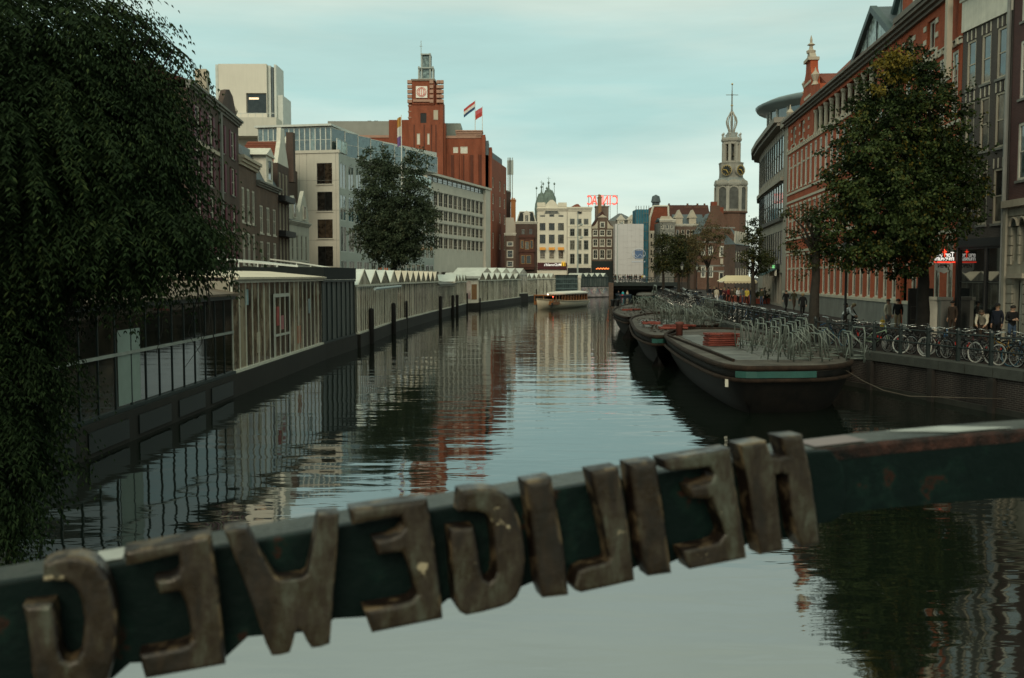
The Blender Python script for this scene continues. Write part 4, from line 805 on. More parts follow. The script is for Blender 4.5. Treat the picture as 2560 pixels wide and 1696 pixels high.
grid(F, [(1653,1660),(1664,1672),(1676,1683)], [(563,573),(582,602),(612,632)], frame=WHITE, rows=(.5,)); F.wall(F.loc(1665,556)[1], STONE, 9); F.cornice(F.loc(1665,556)[1], WHITE, .7, .4); F.roof(F.loc(1665,552)[1], .8, SLATE, 9)
F.part('gable', MB().prism([F.loc(1651,555),F.loc(1681,555),F.loc(1681,546),F.loc(1676,541),F.loc(1654,541),F.loc(1651,546)], -.2, 1), CREAM)
r, F = house('row_house', 'low brown house with slate roof and white dormers beside the gatehouse', 'house', XY(1686,230), XY(1762,230))
grid(F, [(1690,1698),(1703,1711),(1716,1724),(1729,1737),(1742,1750)], [(575,597),(610,632),(645,668)], frame=WHITE, rows=(.5,)); F.wall(F.loc(1720,566)[1], BROWN, 9); F.cornice(F.loc(1720,566)[1], WHITE, .5, .3); F.roof(F.loc(1720,562)[1], 2.6, SLATE, 9)
for px in (1698,1732): p_ = F.loc(px,556); F.part('dormer', MB().box(p_[0]-.8,p_[0]+.8,.2,3,p_[1]-.6,p_[1]+1.0).prism([(p_[0]-1.0,p_[1]+1.0),(p_[0]+1.0,p_[1]+1.0),(p_[0]+.3,p_[1]+2.3),(p_[0],p_[1]+2.9),(p_[0]-.3,p_[1]+2.3)], 0, 3), CREAM)
r, F = house('row_house', 'far dark red roofed house with chimneys behind the slate roofs', 'house', XY(1672,262), XY(1775,262))
F.wall(F.loc(1720,545)[1], BROWN, 8); F.roof(F.loc(1720,545)[1], 3.6, DARKTILE, 8)
for px in (1678,1725,1750,1768): x_, z_ = F.loc(px,520); F.part('chimney', MB().box(x_-.9,x_+.9,3,4.5,z_-4,z_+.6).lathe([(.3,0),(.25,.8)], 6, (x_,3.7,z_+.6)), M('chimney_brown', (.14,.07,.05), .8))
# ------------------------------------------------------------------ far bridge
br = thing('road_bridge', 'low dark steel bridge with railing at the far end of the canal', 'bridge', (*XY(1525,217),0))
xa, xb = XY(1528,217)[0], 36.5; o_ = br.location.x
zd = 2.85
MB().box(xa-o_,xb-o_,0,14,zd-.45,zd).box(xa-o_,xb-o_,-.15,.0-.003,zd-.75,zd+.05).build('deck', M('bridge_green', (.02,.03,.027), .6, .3, 2), br)
MB().box(xa-o_-2.5,xa-o_+.4,-1,14,-.5,zd-.05).build('abutment', BROWN, br)
MB().box(xa-o_,xb-o_,13,14,-.5,zd-.5).build('opening_backing', DARK, br)  # black box closing the opening under the deck
for k in range(13): x_ = (xa-o_)+(xb-xa)*k/12; MB().box(x_-.05,x_+.05,-.1,0,zd+.05,zd+1.1).build('rail_post', GREEN, br)
for zz in (.55,1.1): MB().tube([(xa-o_,-.05,zd+zz),(xb-o_,-.05,zd+zz)], .05, 5).build('rail', GREEN, br)
struct(MB().box(21.6,80,219,232,1.3,2.84).build('bridge_approach_road', ASPH))
# tall lamp mast
t = thing('lamp_mast', 'tall thin silver lamp mast in front of the plain white house', 'street lamp', (*XY(1444,205),1.39))
zt = P(1444,532,205).z-1.39; MB().tube([(0,0,0),(0,0,zt)], [.2,.09], 8).build('pole', LAN, t)
for yy in (568,600): z_ = P(1444,yy,205).z-1.39; MB().tube([(0,0,z_),(.7,-.2,z_+.4)], .07, 5).lathe([(.12,0),(.28,.2),(.2,.55)], 8, (.75,-.25,z_+.2)).build('lamp_head', LAN, t)
t = thing('lamp_mast', 'tall thin white mast at the corner of the sheeted scaffold', 'street lamp', (*XY(1543,214),2.85))
zt = P(1543,562,214).z-2.85; MB().tube([(0,0,0),(0,0,zt)], [.13,.07], 8).build('pole', LAN, t); MB().tube([(0,0,zt),(.9,-.3,zt+.3)], .06, 5).lathe([(.1,0),(.25,.15),(.15,.4)], 8, (.9,-.3,zt+.1)).build('lamp_head', LAN, t)
# ------------------------------------------------------------------ coin tower (octagonal carillon tower)
Yt = 232; cx, cy = XY(1824,Yt); K = Yt/FPX
def mz(py): return P(1824,py,Yt).z
t = thing('carillon_tower', 'ornate stone carillon tower with twin clock faces and openwork spire', 'tower', (cx,cy,1.39)); Z = lambda py: mz(py)-1.39
GS = M('tower_stone', (.27,.255,.215), .85, .2, .5, streak=.3); GS2 = M('tower_stone_pale', (.36,.335,.28), .85, .15, .5, streak=.25); LEAD = M('lead_grey', (.19,.20,.185), .6, .2, 1); GOLD = M('gilt', (.55,.36,.10), .35, .1, metal=.6)
a0 = pi/8
def ring(prof, m, nm): MB().lathe([(rp*K, Z(py)) for rp, py in prof], 8, a0=a0).build(nm, m, t)
ring([(38,700),(38,536),(42,534),(42,530)], brickmat('gate_brick', (.13,.058,.038), (.165,.072,.046), (.15,.12,.09), 1, .25), 'brick_base')
ring([(38,530),(38,468),(41,466),(41,461)], GS, 'octagon'); ring([(42,461),(40,455),(33,449),(31,446)], LEAD, 'bell_roof')
for k in range(8):
    a = a0+pi/8+k*pi/4; mb = MB(); pts = [(-1.05,Z(524)),(1.05,Z(524)),(1.05,Z(482))]+[(1.05*math.cos(q*pi/8), Z(482)+1.05*math.sin(q*pi/8)) for q in range(1,8)]+[(-1.05,Z(482))]
    M4 = RZ(a+pi/2) @ TR((0,-38*K*math.cos(pi/8)-.02,0)); mb.prism(pts, -.04, .02); mb.build('arched_niche', M('niche', (.10,.10,.09), .8, .3, 1), t, mat4=M4)
    MB().tube([(1.2*math.cos(pi*q/8), -.08, Z(482)+1.2*math.sin(pi*q/8)) for q in range(9)], .16, 5).box(-1.4,-1.05,-.12,-.003,Z(526),Z(482)).box(1.05,1.4,-.12,-.003,Z(526),Z(482)).build('niche_surround', GS2, t, mat4=M4)
    b_ = a0+k*pi/4; MB().box(-.35,.35,-.25,.2,Z(530),Z(468)).build('corner_pilaster', GS2, t, mat4=RZ(b_+pi/2) @ TR((0,-38*K,0)))
    if k % 2 == 1 or True: MB().prism([(-1.7,Z(463)),(1.7,Z(463)),(1.2,Z(455)),(0,Z(451)),(-1.2,Z(455))], -.3, 1.2).build('pediment', GS2, t, mat4=M4)
ring([(30,449),(29,432),(30,412),(31,410),(31,408)], GS, 'clock_stage')
for a in (-pi/2-.53, -pi/2+.53):
    D4 = RZ(a+pi/2) @ TR((0,-29.5*K-.05,Z(429)))
    dl = MB().lathe([(11.5*K,0),(11.5*K,.3),(10.5*K,.42),(0.01,.42)], 24).xf(Matrix.Rotation(pi/2,4,'X')).build('clock_dial', M('dial_dark', (.025,.032,.03), .5, .1), t, mat4=D4)
    mb = MB()
    for q in range(12): g = 2*pi*q/12; mb.box(-.06,.06,-.53,-.505,.82,1.08); 
    mb = MB(); 
    for q in range(12): g = 2*pi*q/12; mb.tube([(.82*math.cos(g),-.53,.82*math.sin(g)),(1.08*math.cos(g),-.53,1.08*math.sin(g))], .05, 4)
    mb.tube([(1.16*math.cos(2*pi*q/24),-.5,1.16*math.sin(2*pi*q/24)) for q in range(24)], .05, 4, closed=True)
    mb.tube([(.15,-.56,-.02),(-.75,-.56,.2)], .1, 4).tube([(-.05,-.56,.1),(.42,-.56,-.62)], .1, 4); mb.build('clock_hands', GOLD, dl)
    MB().lathe([(13.6*K,-.1),(13.6*K,.3)], 24).xf(Matrix.Rotation(pi/2,4,'X')).build('dial_surround', GS2, t, mat4=D4)
for k in range(8):
    b_ = a0+k*pi/4; MB().box(-.3,.3,-.3,.3,Z(410),Z(358)).build('lantern_column', GS2, t, mat4=RZ(b_) @ TR((19.5*K,0,0)))
ring([(22,410),(22,405),(21,404)], GS2, 'lantern_floor'); ring([(22,362),(22,357),(25,354),(26,349),(23,347)], GS2, 'lantern_cornice')
ring([(3,404),(3,362)], M('bell_frame', (.12,.12,.11), .7), 'bell_frame')
for k in range(6): a = k*pi/3; MB().lathe([(.55,0),(.4,.3),(.25,.7),(.05,.8)], 8, (1.0*math.cos(a),1.0*math.sin(a),Z(385+6*(k%2)))).build('bell', M('bell_bronze', (.10,.09,.06), .4, metal=.5), t)
ring([(22,347),(15,342),(12,336),(11,332)], LEAD, 'spire_skirt')
for k in range(8): b_ = a0+k*pi/4; MB().lathe([(.2,0),(.12,.9),(.25,1.1),(.03,1.5)], 6).build('pinnacle', GS2, t, mat4=RZ(b_) @ TR((22.5*K,0,Z(349))))
prof = [(7,332),(8,325),(12,314),(13.5,305),(11,295),(6,287),(3,280)]
for k in range(8): b_ = a0+k*pi/4; MB().tube([(rp*K*math.cos(b_),rp*K*math.sin(b_),Z(py)) for rp,py in prof], .13, 4).build('onion_rib', GS2, t)
MB().lathe([(3*K,Z(330)),(2.5*K,Z(305)),(2*K,Z(282))], 8).build('onion_core', LEAD, t)
MB().lathe([(3*K,Z(282)),(2*K,Z(270)),(.15,Z(240)),(.06,Z(213))], 8).build('needle', LEAD, t)
MB().lathe([(.05,Z(268)),(.32,Z(264.5)),(.05,Z(261))], 10).lathe([(.05,Z(214)),(.28,Z(211)),(.05,Z(208))], 8).build('gilt_ball', GOLD, t)
MB().box(-15*K,15*K,-.06,.06,Z(238.5),Z(237)).tube([(0,0,Z(262)),(0,0,Z(212))], .06, 4).lathe([(.05,-.3),(.3,0),(.05,.3)], 6, (0,0,Z(237.5))).build('cross', LEAD, t)
# gatehouse
r, F = house('gatehouse', 'brick gatehouse with pale stone bands and tall pointed gable below the carillon tower', 'house', XY(1742,214), XY(1836,214))
zz5 = lambda y: 180+y/2.528; GB = MC['gate_brick']
grid(F, [(1798,1817)], [(zz5(1100),zz5(1170))], frame=WHITE, fw=.3, cols=2, rows=(.6,)); grid(F, [(1797,1810)], [(zz5(1265),zz5(1330))], frame=WHITE, fw=.2, gl=DARK)
grid(F, [(1752,1764),(1770,1783)], [(zz5(1100),zz5(1160)),(zz5(1230),zz5(1300))], frame=WHITE, fw=.2, cols=2, rows=(.5,))
zt = F.loc(1790,zz5(1040))[1]; F.wall(zt, GB, 12)
x0_ = F.fx(1748); F.gable([(x0_,zt),(F.W,zt),F.loc(1824,zz5(980)),F.loc(1806,zz5(890)),F.loc(1800,zz5(880)),F.loc(1800,zz5(845)),F.loc(1777,zz5(845)),F.loc(1777,zz5(880)),F.loc(1764,zz5(960))], GB, 1)
F.part('roof', MB().prism([(x0_,zt),(F.W,zt),(F.fx(1788),F.loc(1788,zz5(880))[1])], 1.1, 12), SLATE)
F.part('chimney', MB().box(F.fx(1777)+.02,F.fx(1791),.2,1.6,F.loc(1784,zz5(846))[1],F.loc(1784,zz5(820))[1]), REDTILE); F.part('chimney', MB().box(F.fx(1804),F.fx(1814),3,4.5,F.loc(1784,zz5(930))[1],F.loc(1784,zz5(850))[1]), REDTILE)
for y in (990,1080,1230,1265): F.band(F.loc(1790,zz5(y))[1], .3, STONE, .05, x0=.02, x1=F.W-.02)
F.part('crest', MB().box(F.fx(1800),F.fx(1807),-.2,-.06,F.loc(1803,zz5(1215))[1],F.loc(1803,zz5(1180))[1]), CREAM)
r, F = house('gatehouse_wing', 'low side wing of the gatehouse with pale blue slate roof and row of gablets', 'house', XY(1837,213), XY(1872,226))
n = 6
for k in range(n): F.win(F.W*(k+.3)/n, F.W*(k+.7)/n, 3.2, 6.0, rows=(.5,), cols=2); F.win(F.W*(k+.3)/n, F.W*(k+.7)/n, 7.4, 9.6, rows=(.5,), cols=2)
F.wall(11.0, DKBRICK, 10); F.roof(11, 5, SLATE, 10)
for k in range(n): x_ = F.W*(k+.5)/n; F.gable([(x_-.9,11.0),(x_+.9,11.0),(x_+.5,12.6),(x_+.15,13.9),(x_-.15,13.9),(x_-.5,12.6)], GS2, .4)
# ================================================================== right bank buildings
# curved stone office
Ac = (24.9,89.5); pts = [(29.5,123.5),(28.3,118),(27.4,111),(26.4,102),(25.35,93.6)]
pts = [(44,129),(37,128.6),(33,127),(30.6,124),(29.1,118),(27.9,111),(26.6,102),(25.5,94.2)]
r = thing('curved_office', 'curved stone office with banded windows and round disc roof', 'building', (29,108,1.39))
STO = M('warm_grey_stone', (.33,.29,.235), .8, .12, .5, streak=.2); BRZ = M('bronze_frame', (.045,.045,.038), .5, .2)
zt = 19.3
core = []
for i, (a, b) in enumerate(zip(pts, pts[1:])):
    F = Fac(r, a, b); n = max(2, round(F.W/1.9)); p = F.W/n
    for k in range(n):
        F.win(k*p+.12, k*p+p-.12, 14.4, 17.6, frame=BRZ, gl=GLASSB, fw=.09, rec=.03, rows=(.5,), cols=1); F.win(k*p+.12, k*p+p-.12, 9.9, 13.2, frame=BRZ, gl=GLASSB, fw=.09, rec=.03, rows=(.5,), cols=1)
        F.win(k*p+.35, k*p+p-.35, 5.4, 8.6, frame=BRZ, gl=GLASS, fw=.06, rec=.03)
        if i > 4: F.win(k*p+.2, k*p+p-.2, 1.6, 4.6, frame=BRZ, gl=GLASS, fw=.1, rec=.5)
    F.wall(18.3, STO, 1.2, rec=.4, ends=False)
    F.part('window_ledge', MB().box(-.02,F.W+.02,-.3,-.004,9.5,9.85), BRZ); F.part('window_ledge', MB().box(-.02,F.W+.02,-.3,-.004,13.25,13.6), STO)
    F.part('cornice', MB().box(-.1,F.W+.1,-.7,1.2,18.31,18.6).box(-.2,F.W+.2,-1.0,1.2,18.603,19.1), M('cornice_stone', (.22,.20,.17), .8, .15, 1))
    for k in range(n+1): F.part('pier', MB().box(k*p-.1,k*p+.1,-.05,-.004,13.6,18.2), STO)
MB().prismz([(x-29+1.3,y-108) for x,y in pts]+[(26-29+2,90-108),(46-29,90-108)], 0.05, 17).build('core', STO, r)
E_ = Fac(r, (25.5,94.2), (24.95,89.0)); E_.wall(18.0, STO, 6); E_.part('cornice', MB().box(-.1,E_.W,-.4,3,18.01,18.7), STO)
# disc roof
MB().lathe([(8.2,-2.6),(8.2,-.3),(9.4,0),(9.6,.35),(8.6,.8),(5,1.4),(.1,1.7)], 40, (6.2,-3.0,20.2)).build('disc_roof', M('roof_metal', (.12,.155,.155), .45, .15, 1, spec=.5), r, True)
for k in range(28): a = 2*pi*k/28; MB().box(-.08,.08,-.08,.08,-2.2,-.25).build('drum_mullion', PALE, r, mat4=TR((6.2+8.3*math.cos(a),-3.0+8.3*math.sin(a),20.2)))
MB().lathe([(8.25,-2.2),(8.25,-.35)], 28, (6.2,-3.0,20.2)).build('drum_glass', GLASSB, r)
# shop at street level of the curved office
F = Fac(r, (25.5,94.2), (24.95,89.0))
F = Fac(r, pts[-2], pts[-1]); F.part('shop_awning', MB().add([(.5,-.4,5.0),(6.5,-.4,5.0),(6.5,-1.7,4.4),(.5,-1.7,4.4),(.5,-.4,4.9),(6.5,-.4,4.9),(6.5,-1.7,4.3),(.5,-1.7,4.3)], [(0,1,2,3),(4,5,6,7),(0,1,5,4),(1,2,6,5),(2,3,7,6),(3,0,4,7)]), M('teal_awning', (.03,.075,.08), .7, .1))
F.part('shop_sign', MB().box(2,6,-.3,-.02,4.95,5.45), DARK); F.part('sign_light', MB().box(2.8,4.6,-.36,-.31,5.05,5.35), M('green_sign', (.2,.6,.2), .5, 0, emit=(.3,.9,.35), estr=.6)); F.part('shop_fascia', MB().box(2.0,6.3,-.5,-.31,4.3,4.9), WHITE)
# ------------------------------------------------------------------ red brick and stone arcade building
A, B_ = (25.1,91.5), (21.1,47.4)
r, F = house('brick_arcade', 'long red brick building with white stone bands, gables and grey plinth', 'building', A, B_)
nb = 24; p = F.W/nb; WS = M('white_stone', (.50,.45,.35), .75, .12, 1, streak=.2)
dr = {7, 19}
for k in range(nb):
    x0, x1 = k*p+.56, (k+1)*p-.50
    if k in dr:
        F.win(x0-.2,x1+.2,1.5,5.9, frame=DARK, gl=GLASS, fw=.12, rec=.6, rows=(.65,), name='doorway')
    else: F.win(x0,x1,3.0,6.0, frame=WHITE, gl=GLASS, fw=.10, rec=.06, rows=(.62,), cols=1, sill=WS, split=True)
    F.win(x0,x1,7.9,10.3, frame=WHITE, gl=GLASS, fw=.10, rec=.06, rows=(.5,), sill=WS, split=True); F.win(x0,x1,11.9,15.0, frame=WHITE, gl=GLASSB if k%3 else GLASS, fw=.13, rec=.06, rows=(.62,), sill=WS, split=True)
log = [(6,16)]
for k in list(range(0,5))+list(range(17,23)):
    if k%2: F.win(k*p+.3,(k+1)*p-.3,15.9,17.4, frame=WHITE, gl=GLASS, fw=.12, rec=.2, cols=2, sill=WS)
F.holes.append((6*p,16*p,15.6,17.5))
F.wall(17.75, REDB, 12)
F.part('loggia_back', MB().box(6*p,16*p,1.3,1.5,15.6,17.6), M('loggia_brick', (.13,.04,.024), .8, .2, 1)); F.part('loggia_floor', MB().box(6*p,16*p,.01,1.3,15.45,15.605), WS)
for k in range(11): F.part('loggia_column', MB().lathe([(.22,0),(.22,.12),(.16,.16),(.15,1.6),(.22,1.72),(.24,1.88)], 10, (6*p+k*p+(.12 if k == 0 else -.12 if k == 10 else 0),.18,15.6)), CREAM)
F.part('plinth', MB().box(-.05,dr and 7*p+.2,-.22,.0-.004,1.39,2.75), STONE); F.part('plinth', MB().box(8*p-.2,19*p+.2,-.22,-.004,1.39,2.75), STONE); F.part('plinth', MB().box(20*p-.2,F.W,-.22,-.004,1.39,2.75), STONE)
F.part('plinth_cap', MB().box(-.05,7*p+.2,-.28,-.004,2.753,2.93), WS); F.part('plinth_cap', MB().box(8*p-.2,19*p+.2,-.28,-.004,2.753,2.93), WS); F.part('plinth_cap', MB().box(20*p-.2,F.W,-.28,-.004,2.753,2.93), WS)
for z in (6.35,7.45,10.75,11.5,15.2): F.band(z, .19, WS, .07, name='stone_band')
for k in range(nb):
    for z in (4.86,9.08,13.82): F.part('stone_block', MB().box(k*p-.40,k*p+.46,-.045,-.004,z,z+.15), WS) if k not in (0,) else None
    for z in (6.05,10.35): F.part('lintel_block', MB().box(k*p+.42,(k+1)*p-.34,-.06,-.004,z,z+.2), WS)
    for z in (15.55,16.3,17.0):
        if k < 6 or k > 16: F.part('stone_block', MB().box(k*p-.2,k*p+.22,-.05,-.004,z,z+.26), WS)
for k in range(1,nb):
    pass
F.part('frieze_dentil', MB().add([],[]).box(0,F.W,-.12,-.004,15.46,15.52), WS)
for k in range(60): F.part('dentil', MB().box(F.W*(k+.3)/60,F.W*(k+.62)/60,-.16,-.072,14.9+.3,15.2+.27), WS) if k%1 == 0 else None
F.cornice(17.75, M('brown_cornice', (.17,.15,.125), .8, .2, 1), .5, .6)
F.part('roof', MB().add([(2.2*p,-.3,18.26),(F.W*.95,-.3,18.26),(F.W*.95,6,24.4),(2.2*p,6,24.4),(F.W*.95,12,18.26),(2.2*p,12,18.26)], [(0,1,2,3),(3,2,4,5),(0,3,5),(1,4,2)]), REDTILE)
# far gable
g0, g1 = F.fx(1994), F.fx(2046); gc = F.fx(2014); zg = 18.26
zf = lambda px, py: F.loc(px,py)[1]
zz = 21.7
F.gable([(g0,zg),(g1,zg),(g1-.4,zg+.9),(gc+1.9,zg+1.2),(gc+1.5,zz-1.3),(gc+.95,zz-.7),(gc+.85,zz),(gc-.85,zz),(gc-.95,zz-.7),(gc-1.5,zz-1.3),(gc-1.9,zg+1.2),(g0+.4,zg+.9)], REDB, .6, y=-.1)
F.part('gable_cap', MB().box(gc-.95,gc+.95,-.3,.6,zz+.003,zz+.25).prism([(gc-.8,zz+.25),(gc+.8,zz+.25),(gc+.3,zz+.7),(gc-.3,zz+.7)], -.1, .4), CREAM)
F.part('finial', MB().lathe([(.34,0),(.38,.2),(.17,.32),(.13,.6),(.33,.68),(.10,.85),(.11,1.1),(.02,1.45)], 10, (gc,.1,zz+.7)), CREAM)
for s in (-1,1): F.part('gable_urn', MB().lathe([(.3,0),(.16,.3),(.35,.8),(.1,1.1),(.02,1.4)], 8, (gc+s*1.9,.1,zg+1.25)), CREAM); 
F.part('gable_urn', MB().lathe([(.3,0),(.16,.3),(.35,.8),(.1,1.1),(.02,1.5)], 8, (.3,.1,zg)), CREAM)
F.part('gable_roof', MB().prism([(g0,zg),(g1+1.5,zg),(gc+.4,zz-1.0)], .55, 11), REDTILE)
for z in (zg+.5,zg+1.6): F.part('stone_block', MB().box(gc-1.25,gc+1.25,-.15,-.103,z,z+.22), WS)
# near gable
g0, g1 = F.W*.80, F.W*.985; gc = (g0+g1)/2
F.win(gc-1.9,gc-.9,18.8,21.2, frame=WHITE, rec=-.3, hole=False, rows=(.5,)); F.win(gc+.9,gc+1.9,18.8,21.2, frame=WHITE, rec=-.3, hole=False, rows=(.5,))
F.gable([(g0,zg),(g1,zg),(g1,zg+1.6),(g1-1.2,zg+2.6),(g1-1.6,zg+4.6),(gc+1,zg+6),(gc,zg+8),(gc-1,zg+6),(g0+1.6,zg+4.6),(g0+1.2,zg+2.6),(g0,zg+1.6)], REDB, .6, y=-.25)
F.part('gable_ledge', MB().box(g0-.2,g1+.2,-.7,-.253,zg+3.6,zg+3.9).box(g0-.2,g1+.2,-.7,.3,zg,zg+.3), M('brown_cornice', (.17,.15,.125)))
F.part('gable_scroll', MB().tube([(gc+1.0+.5*math.cos(a*.6),-.33,zg+5+.5*math.sin(a*.6)) for a in range(10)], .16, 5).box(gc-.5,gc+.5,-.5,-.253,zg+4.2,zg+5.6), CREAM)
F.part('side_pilaster', MB().box(g1-.35,g1,-.5,-.255,zg-4.5,zg+1.4), CREAM); F.part('gable_roof', MB().prism([(g0,zg),(g1,zg),(gc,zg+7)], .36, 12), DARKTILE)
for k,x in enumerate((g0,g1-1)): F.part('gable_urn', MB().lathe([(.35,0),(.18,.3),(.4,.8),(.12,1.1),(.02,1.5)], 8, (x,-.2,zg+1.65)), CREAM)
# glazed triangular roof gables
GT = M('teal_roof_edge', (.05,.085,.085), .5, .2, 1); PG = glass('pale_roof_glass', (.22,.28,.26), (.36,.42,.39), .3, .25, 1.5)
def tri(x0, x1, xp, zb, zp, y, nm):
    f = F.part(nm, MB().prism([(x0,zb),(x1,zb),(xp,zp)], y, y+.15), PG)
    MB().tube([(x0-.5,y-.1,zb-.2),(xp,y-.1,zp+.15),(x1+.5,y-.1,zb-.2)], .32, 4).build('rafter', GT, f)
    MB().add([(x0-.4,y-.3,zb),(xp,y-.3,zp+.3),(xp,y+9,zp+.3),(x0-.4,y+9,zb),(x1+.4,y-.3,zb),(x1+.4,y+9,zb)], [(0,1,2,3),(1,4,5,2)]).build('roof_slope', SLATE, f)
    n = 7
    for k in range(1,n):
        x = x0+(x1-x0)*k/n; h = (zp-zb)*(1-abs(x-xp)/(xp-x0 if x < xp else x1-xp)); MB().box(x-.05,x+.05,y-.08,y-.005,zb,zb+h).build('mullion', SLATE, f)
q = Fac(r, A, B_)
def onplane(px, py, y):   # point of the survey on a plane set back y behind the front
    a, b = ray(px, py); o = F.iw @ Vector((0,0,HC)); d = F.iw.to_3x3() @ Vector((a,1,b)); t_ = (y-o.y)/d.y; v = o+d*t_; return v.x, v.z
a, b = onplane(2108,190,2.2), onplane(2187,28,2.2); w_ = b[0]-a[0]; tri(a[0], b[0]+w_*.9, b[0], 18.3, b[1], 2.2, 'glazed_gable')
a, b = onplane(2203,80,3.2), onplane(2268,-70,3.2); w_ = b[0]-a[0]; tri(a[0], b[0]+w_*.95, b[0], 18.3, b[1], 3.2, 'glazed_gable')
# ------------------------------------------------------------------ brown canal house with museum front
A2, B2 = (21.08,47.3), (21.35,43.2)
r, F = house('canal_house', 'narrow grey brown canal house with white cornice above a dark glass front', 'house', A2, B2)
GBR = brickmat('grey_brown_brick', (.085,.07,.06), (.10,.082,.07), (.13,.12,.11), 1, .3)
cs = evenly(F.W,3,.62,.15)
for z0,z1 in ((6.6,9.0),(9.9,12.3),(12.9,15.1)):
    for c in cs:
        f = F.win(c[0],c[1],z0,z1, frame=CREAM, gl=GLASSB if z0 > 12 else GLASS, fw=.1, rec=.08, rows=(.5,), sill=STONE, split=True)
        for k in range(5): MB().box(k*.18-.02,k*.18+.06,-.02,.02,z1-z0+.02,z1-z0+.45).build('voussoir', WS if k%2 == 0 else GBR, f)
MIR = glass('mirror_shop_glass', (.012,.014,.014), (.012,.014,.014), .5, .02, 2.6, .0)
F.win(.2,F.W*.60,1.5,5.6, frame=DARK, gl=MIR, fw=.08, rec=.05, rows=(.62,), split=True, name='shop_window'); F.win(F.W*.62,F.W-.15,1.5,5.6, frame=DARK, gl=MIR, fw=.08, rec=.05, rows=(.62,), split=True, name='shop_window')
F.wall(16.1, GBR, 9); F.part('shop_surround', MB().box(0,F.W,-.06,-.004,5.62,6.0).box(0,.18,-.06,-.004,1.4,5.62).box(F.W-.13,F.W,-.06,-.004,1.4,5.62), DARK)
F.part('frieze', MB().box(0,F.W,-.1,.0-.004,15.6,17.0), WHITE); F.cornice(17.0, WHITE, .5, .55); F.roof(17.5, 2.6, DARKTILE, 9)
F.part('downpipe', MB().tube([(F.W-.08,-.12,1.5),(F.W-.08,-.12,17)], .09, 6), M('zinc', (.22,.22,.20), .5)); F.part('chimney_wall', MB().box(F.W-1.4,F.W-.2,2,4,17.5,21), SLATE)
# museum sign hung square to the front
sg = thing('museum_sign', 'red lit hanging museum sign with OPEN board beside the dark shop front', 'sign', (21.12,47.55,4.98)); sg.scale = (.56,.56,.60)
SX = -1.0
MB().box(-1.85,-.1,-.06,.06,0,.78).build('sign_box', M('sign_black', (.03,.01,.01), .5), sg); MB().box(-1.9,-.05,-.08,.08,-.09,-.003).build('red_tube', M('red_neon', (.7,.05,.03), .5, 0, emit=(1,.06,.03), estr=1.5), sg)
LW = M('lit_white', (.8,.8,.75), .5, 0, emit=(1,.95,.85), estr=.9); LR = M('lit_red', (.8,.05,.03), .5, 0, emit=(1,.07,.03), estr=1.6)
for (s,x,z,mt) in (('Tor  ure',-.98,.54,LW),('museum',-.98,.24,LW)): put(text_mesh(s, .52, mt, .008, True, .010, .92), 'lettering', sg, TR((x,-.075,z)))
MB().box(-1.02,-.93,-.1,-.065,.3,1.0).box(-1.14,-.81,-.1,-.066,.72,.82).build('red_cross', LR, sg)
MB().prism([(-1.72,-.12),(-.3,-.12),(-.3,-.65),(-.95,-.95),(-1.72,-.65)], -.03, .03).build('open_board', M('board_white', (.6,.6,.56), .5, .05), sg)
put(text_mesh('OPEN', .40, M('board_ink', (.05,.02,.02), .6), .005, True, .01), 'lettering', sg, TR((-1.0,-.04,-.36)))
MB().tube([(-1.9,0,.85),(.0,0,.85)], .025, 5).tube([(-.95,0,.85),(-.95,0,.78)], .02, 4).build('bracket', DARK, sg)
# ------------------------------------------------------------------ cream and purple house at the right edge
A3, B3 = (21.35,43.1), (21.1,31)
r, F = house('canal_house', 'purple brick house with rusticated cream ground floor at the frame edge', 'house', A3, B3)
for k in range(5):
    x = .65+k*2.3
    for z0,z1 in ((8.3,10.7),(11.7,14.1),(14.9,17.2)): F.win(x,x+1.25,z0,z1, frame=WHITE, gl=GLASSB, fw=.12, rec=.08, rows=(.5,), sill=STONE, split=True)
    for d in (0,.72):
        F.win(x-.1+d,x+.42+d,4.9,6.4, frame=CREAM, gl=GLASS, fw=.07, rec=.25, hole=True)
    F.win(x+.1,x+1.0,1.5,4.1, frame=WHITE, gl=GLASS, fw=.14, rec=.3, cols=2, rows=(.7,), name='door' if k == 0 else 'window')
    F.part('door_hood', MB().box(x-.15,x+1.25,-.25,-.12,4.2,4.4), CREAM)
    for d in (0,.72): F.part('arch_head', MB().prism([(x+.16+d+.26*math.cos(pi*q/8), 6.4+.26*math.sin(pi*q/8)) for q in range(9)], -.13, -.105), GLASS); F.part('arch_trim', MB().tube([(x+.16+d+.34*math.cos(pi*q/8), -.13, 6.4+.34*math.sin(pi*q/8)) for q in range(9)], .06, 5), CREAM)
hs = list(F.holes); F.wall(18.3, PURPB, 9, z0=7.3); 
CR2 = M('rusticated_cream', (.40,.36,.28), .8, .12, .8, streak=.25)
F.wall(7.2, CR2, 9, name='ground_wall')
for i in range(14):
    z = 1.5+i*.41
    cur = 0
    for h in sorted([h for h in hs if h[2] < z+.19 < h[3] or h[2] < z < h[3]]) + [(F.W,F.W,0,0)]:
        if h[0]-cur > .12: F.part('rusticated_block', MB().box(cur+.02,h[0]-.02,-.1,-.004,z,z+.37), CR2)
        cur = max(cur, h[1])
F.part('string_course', MB().box(-.05,F.W,-.3,-.004,7.2,7.5), CREAM); F.part('quoin', MB().box(-.02,.22,-.2,-.105,1.4,7.19), CR2)
F.cornice(18.3, WHITE, 1.2, .9); F.roof(19.5, 3, DARKTILE, 9)
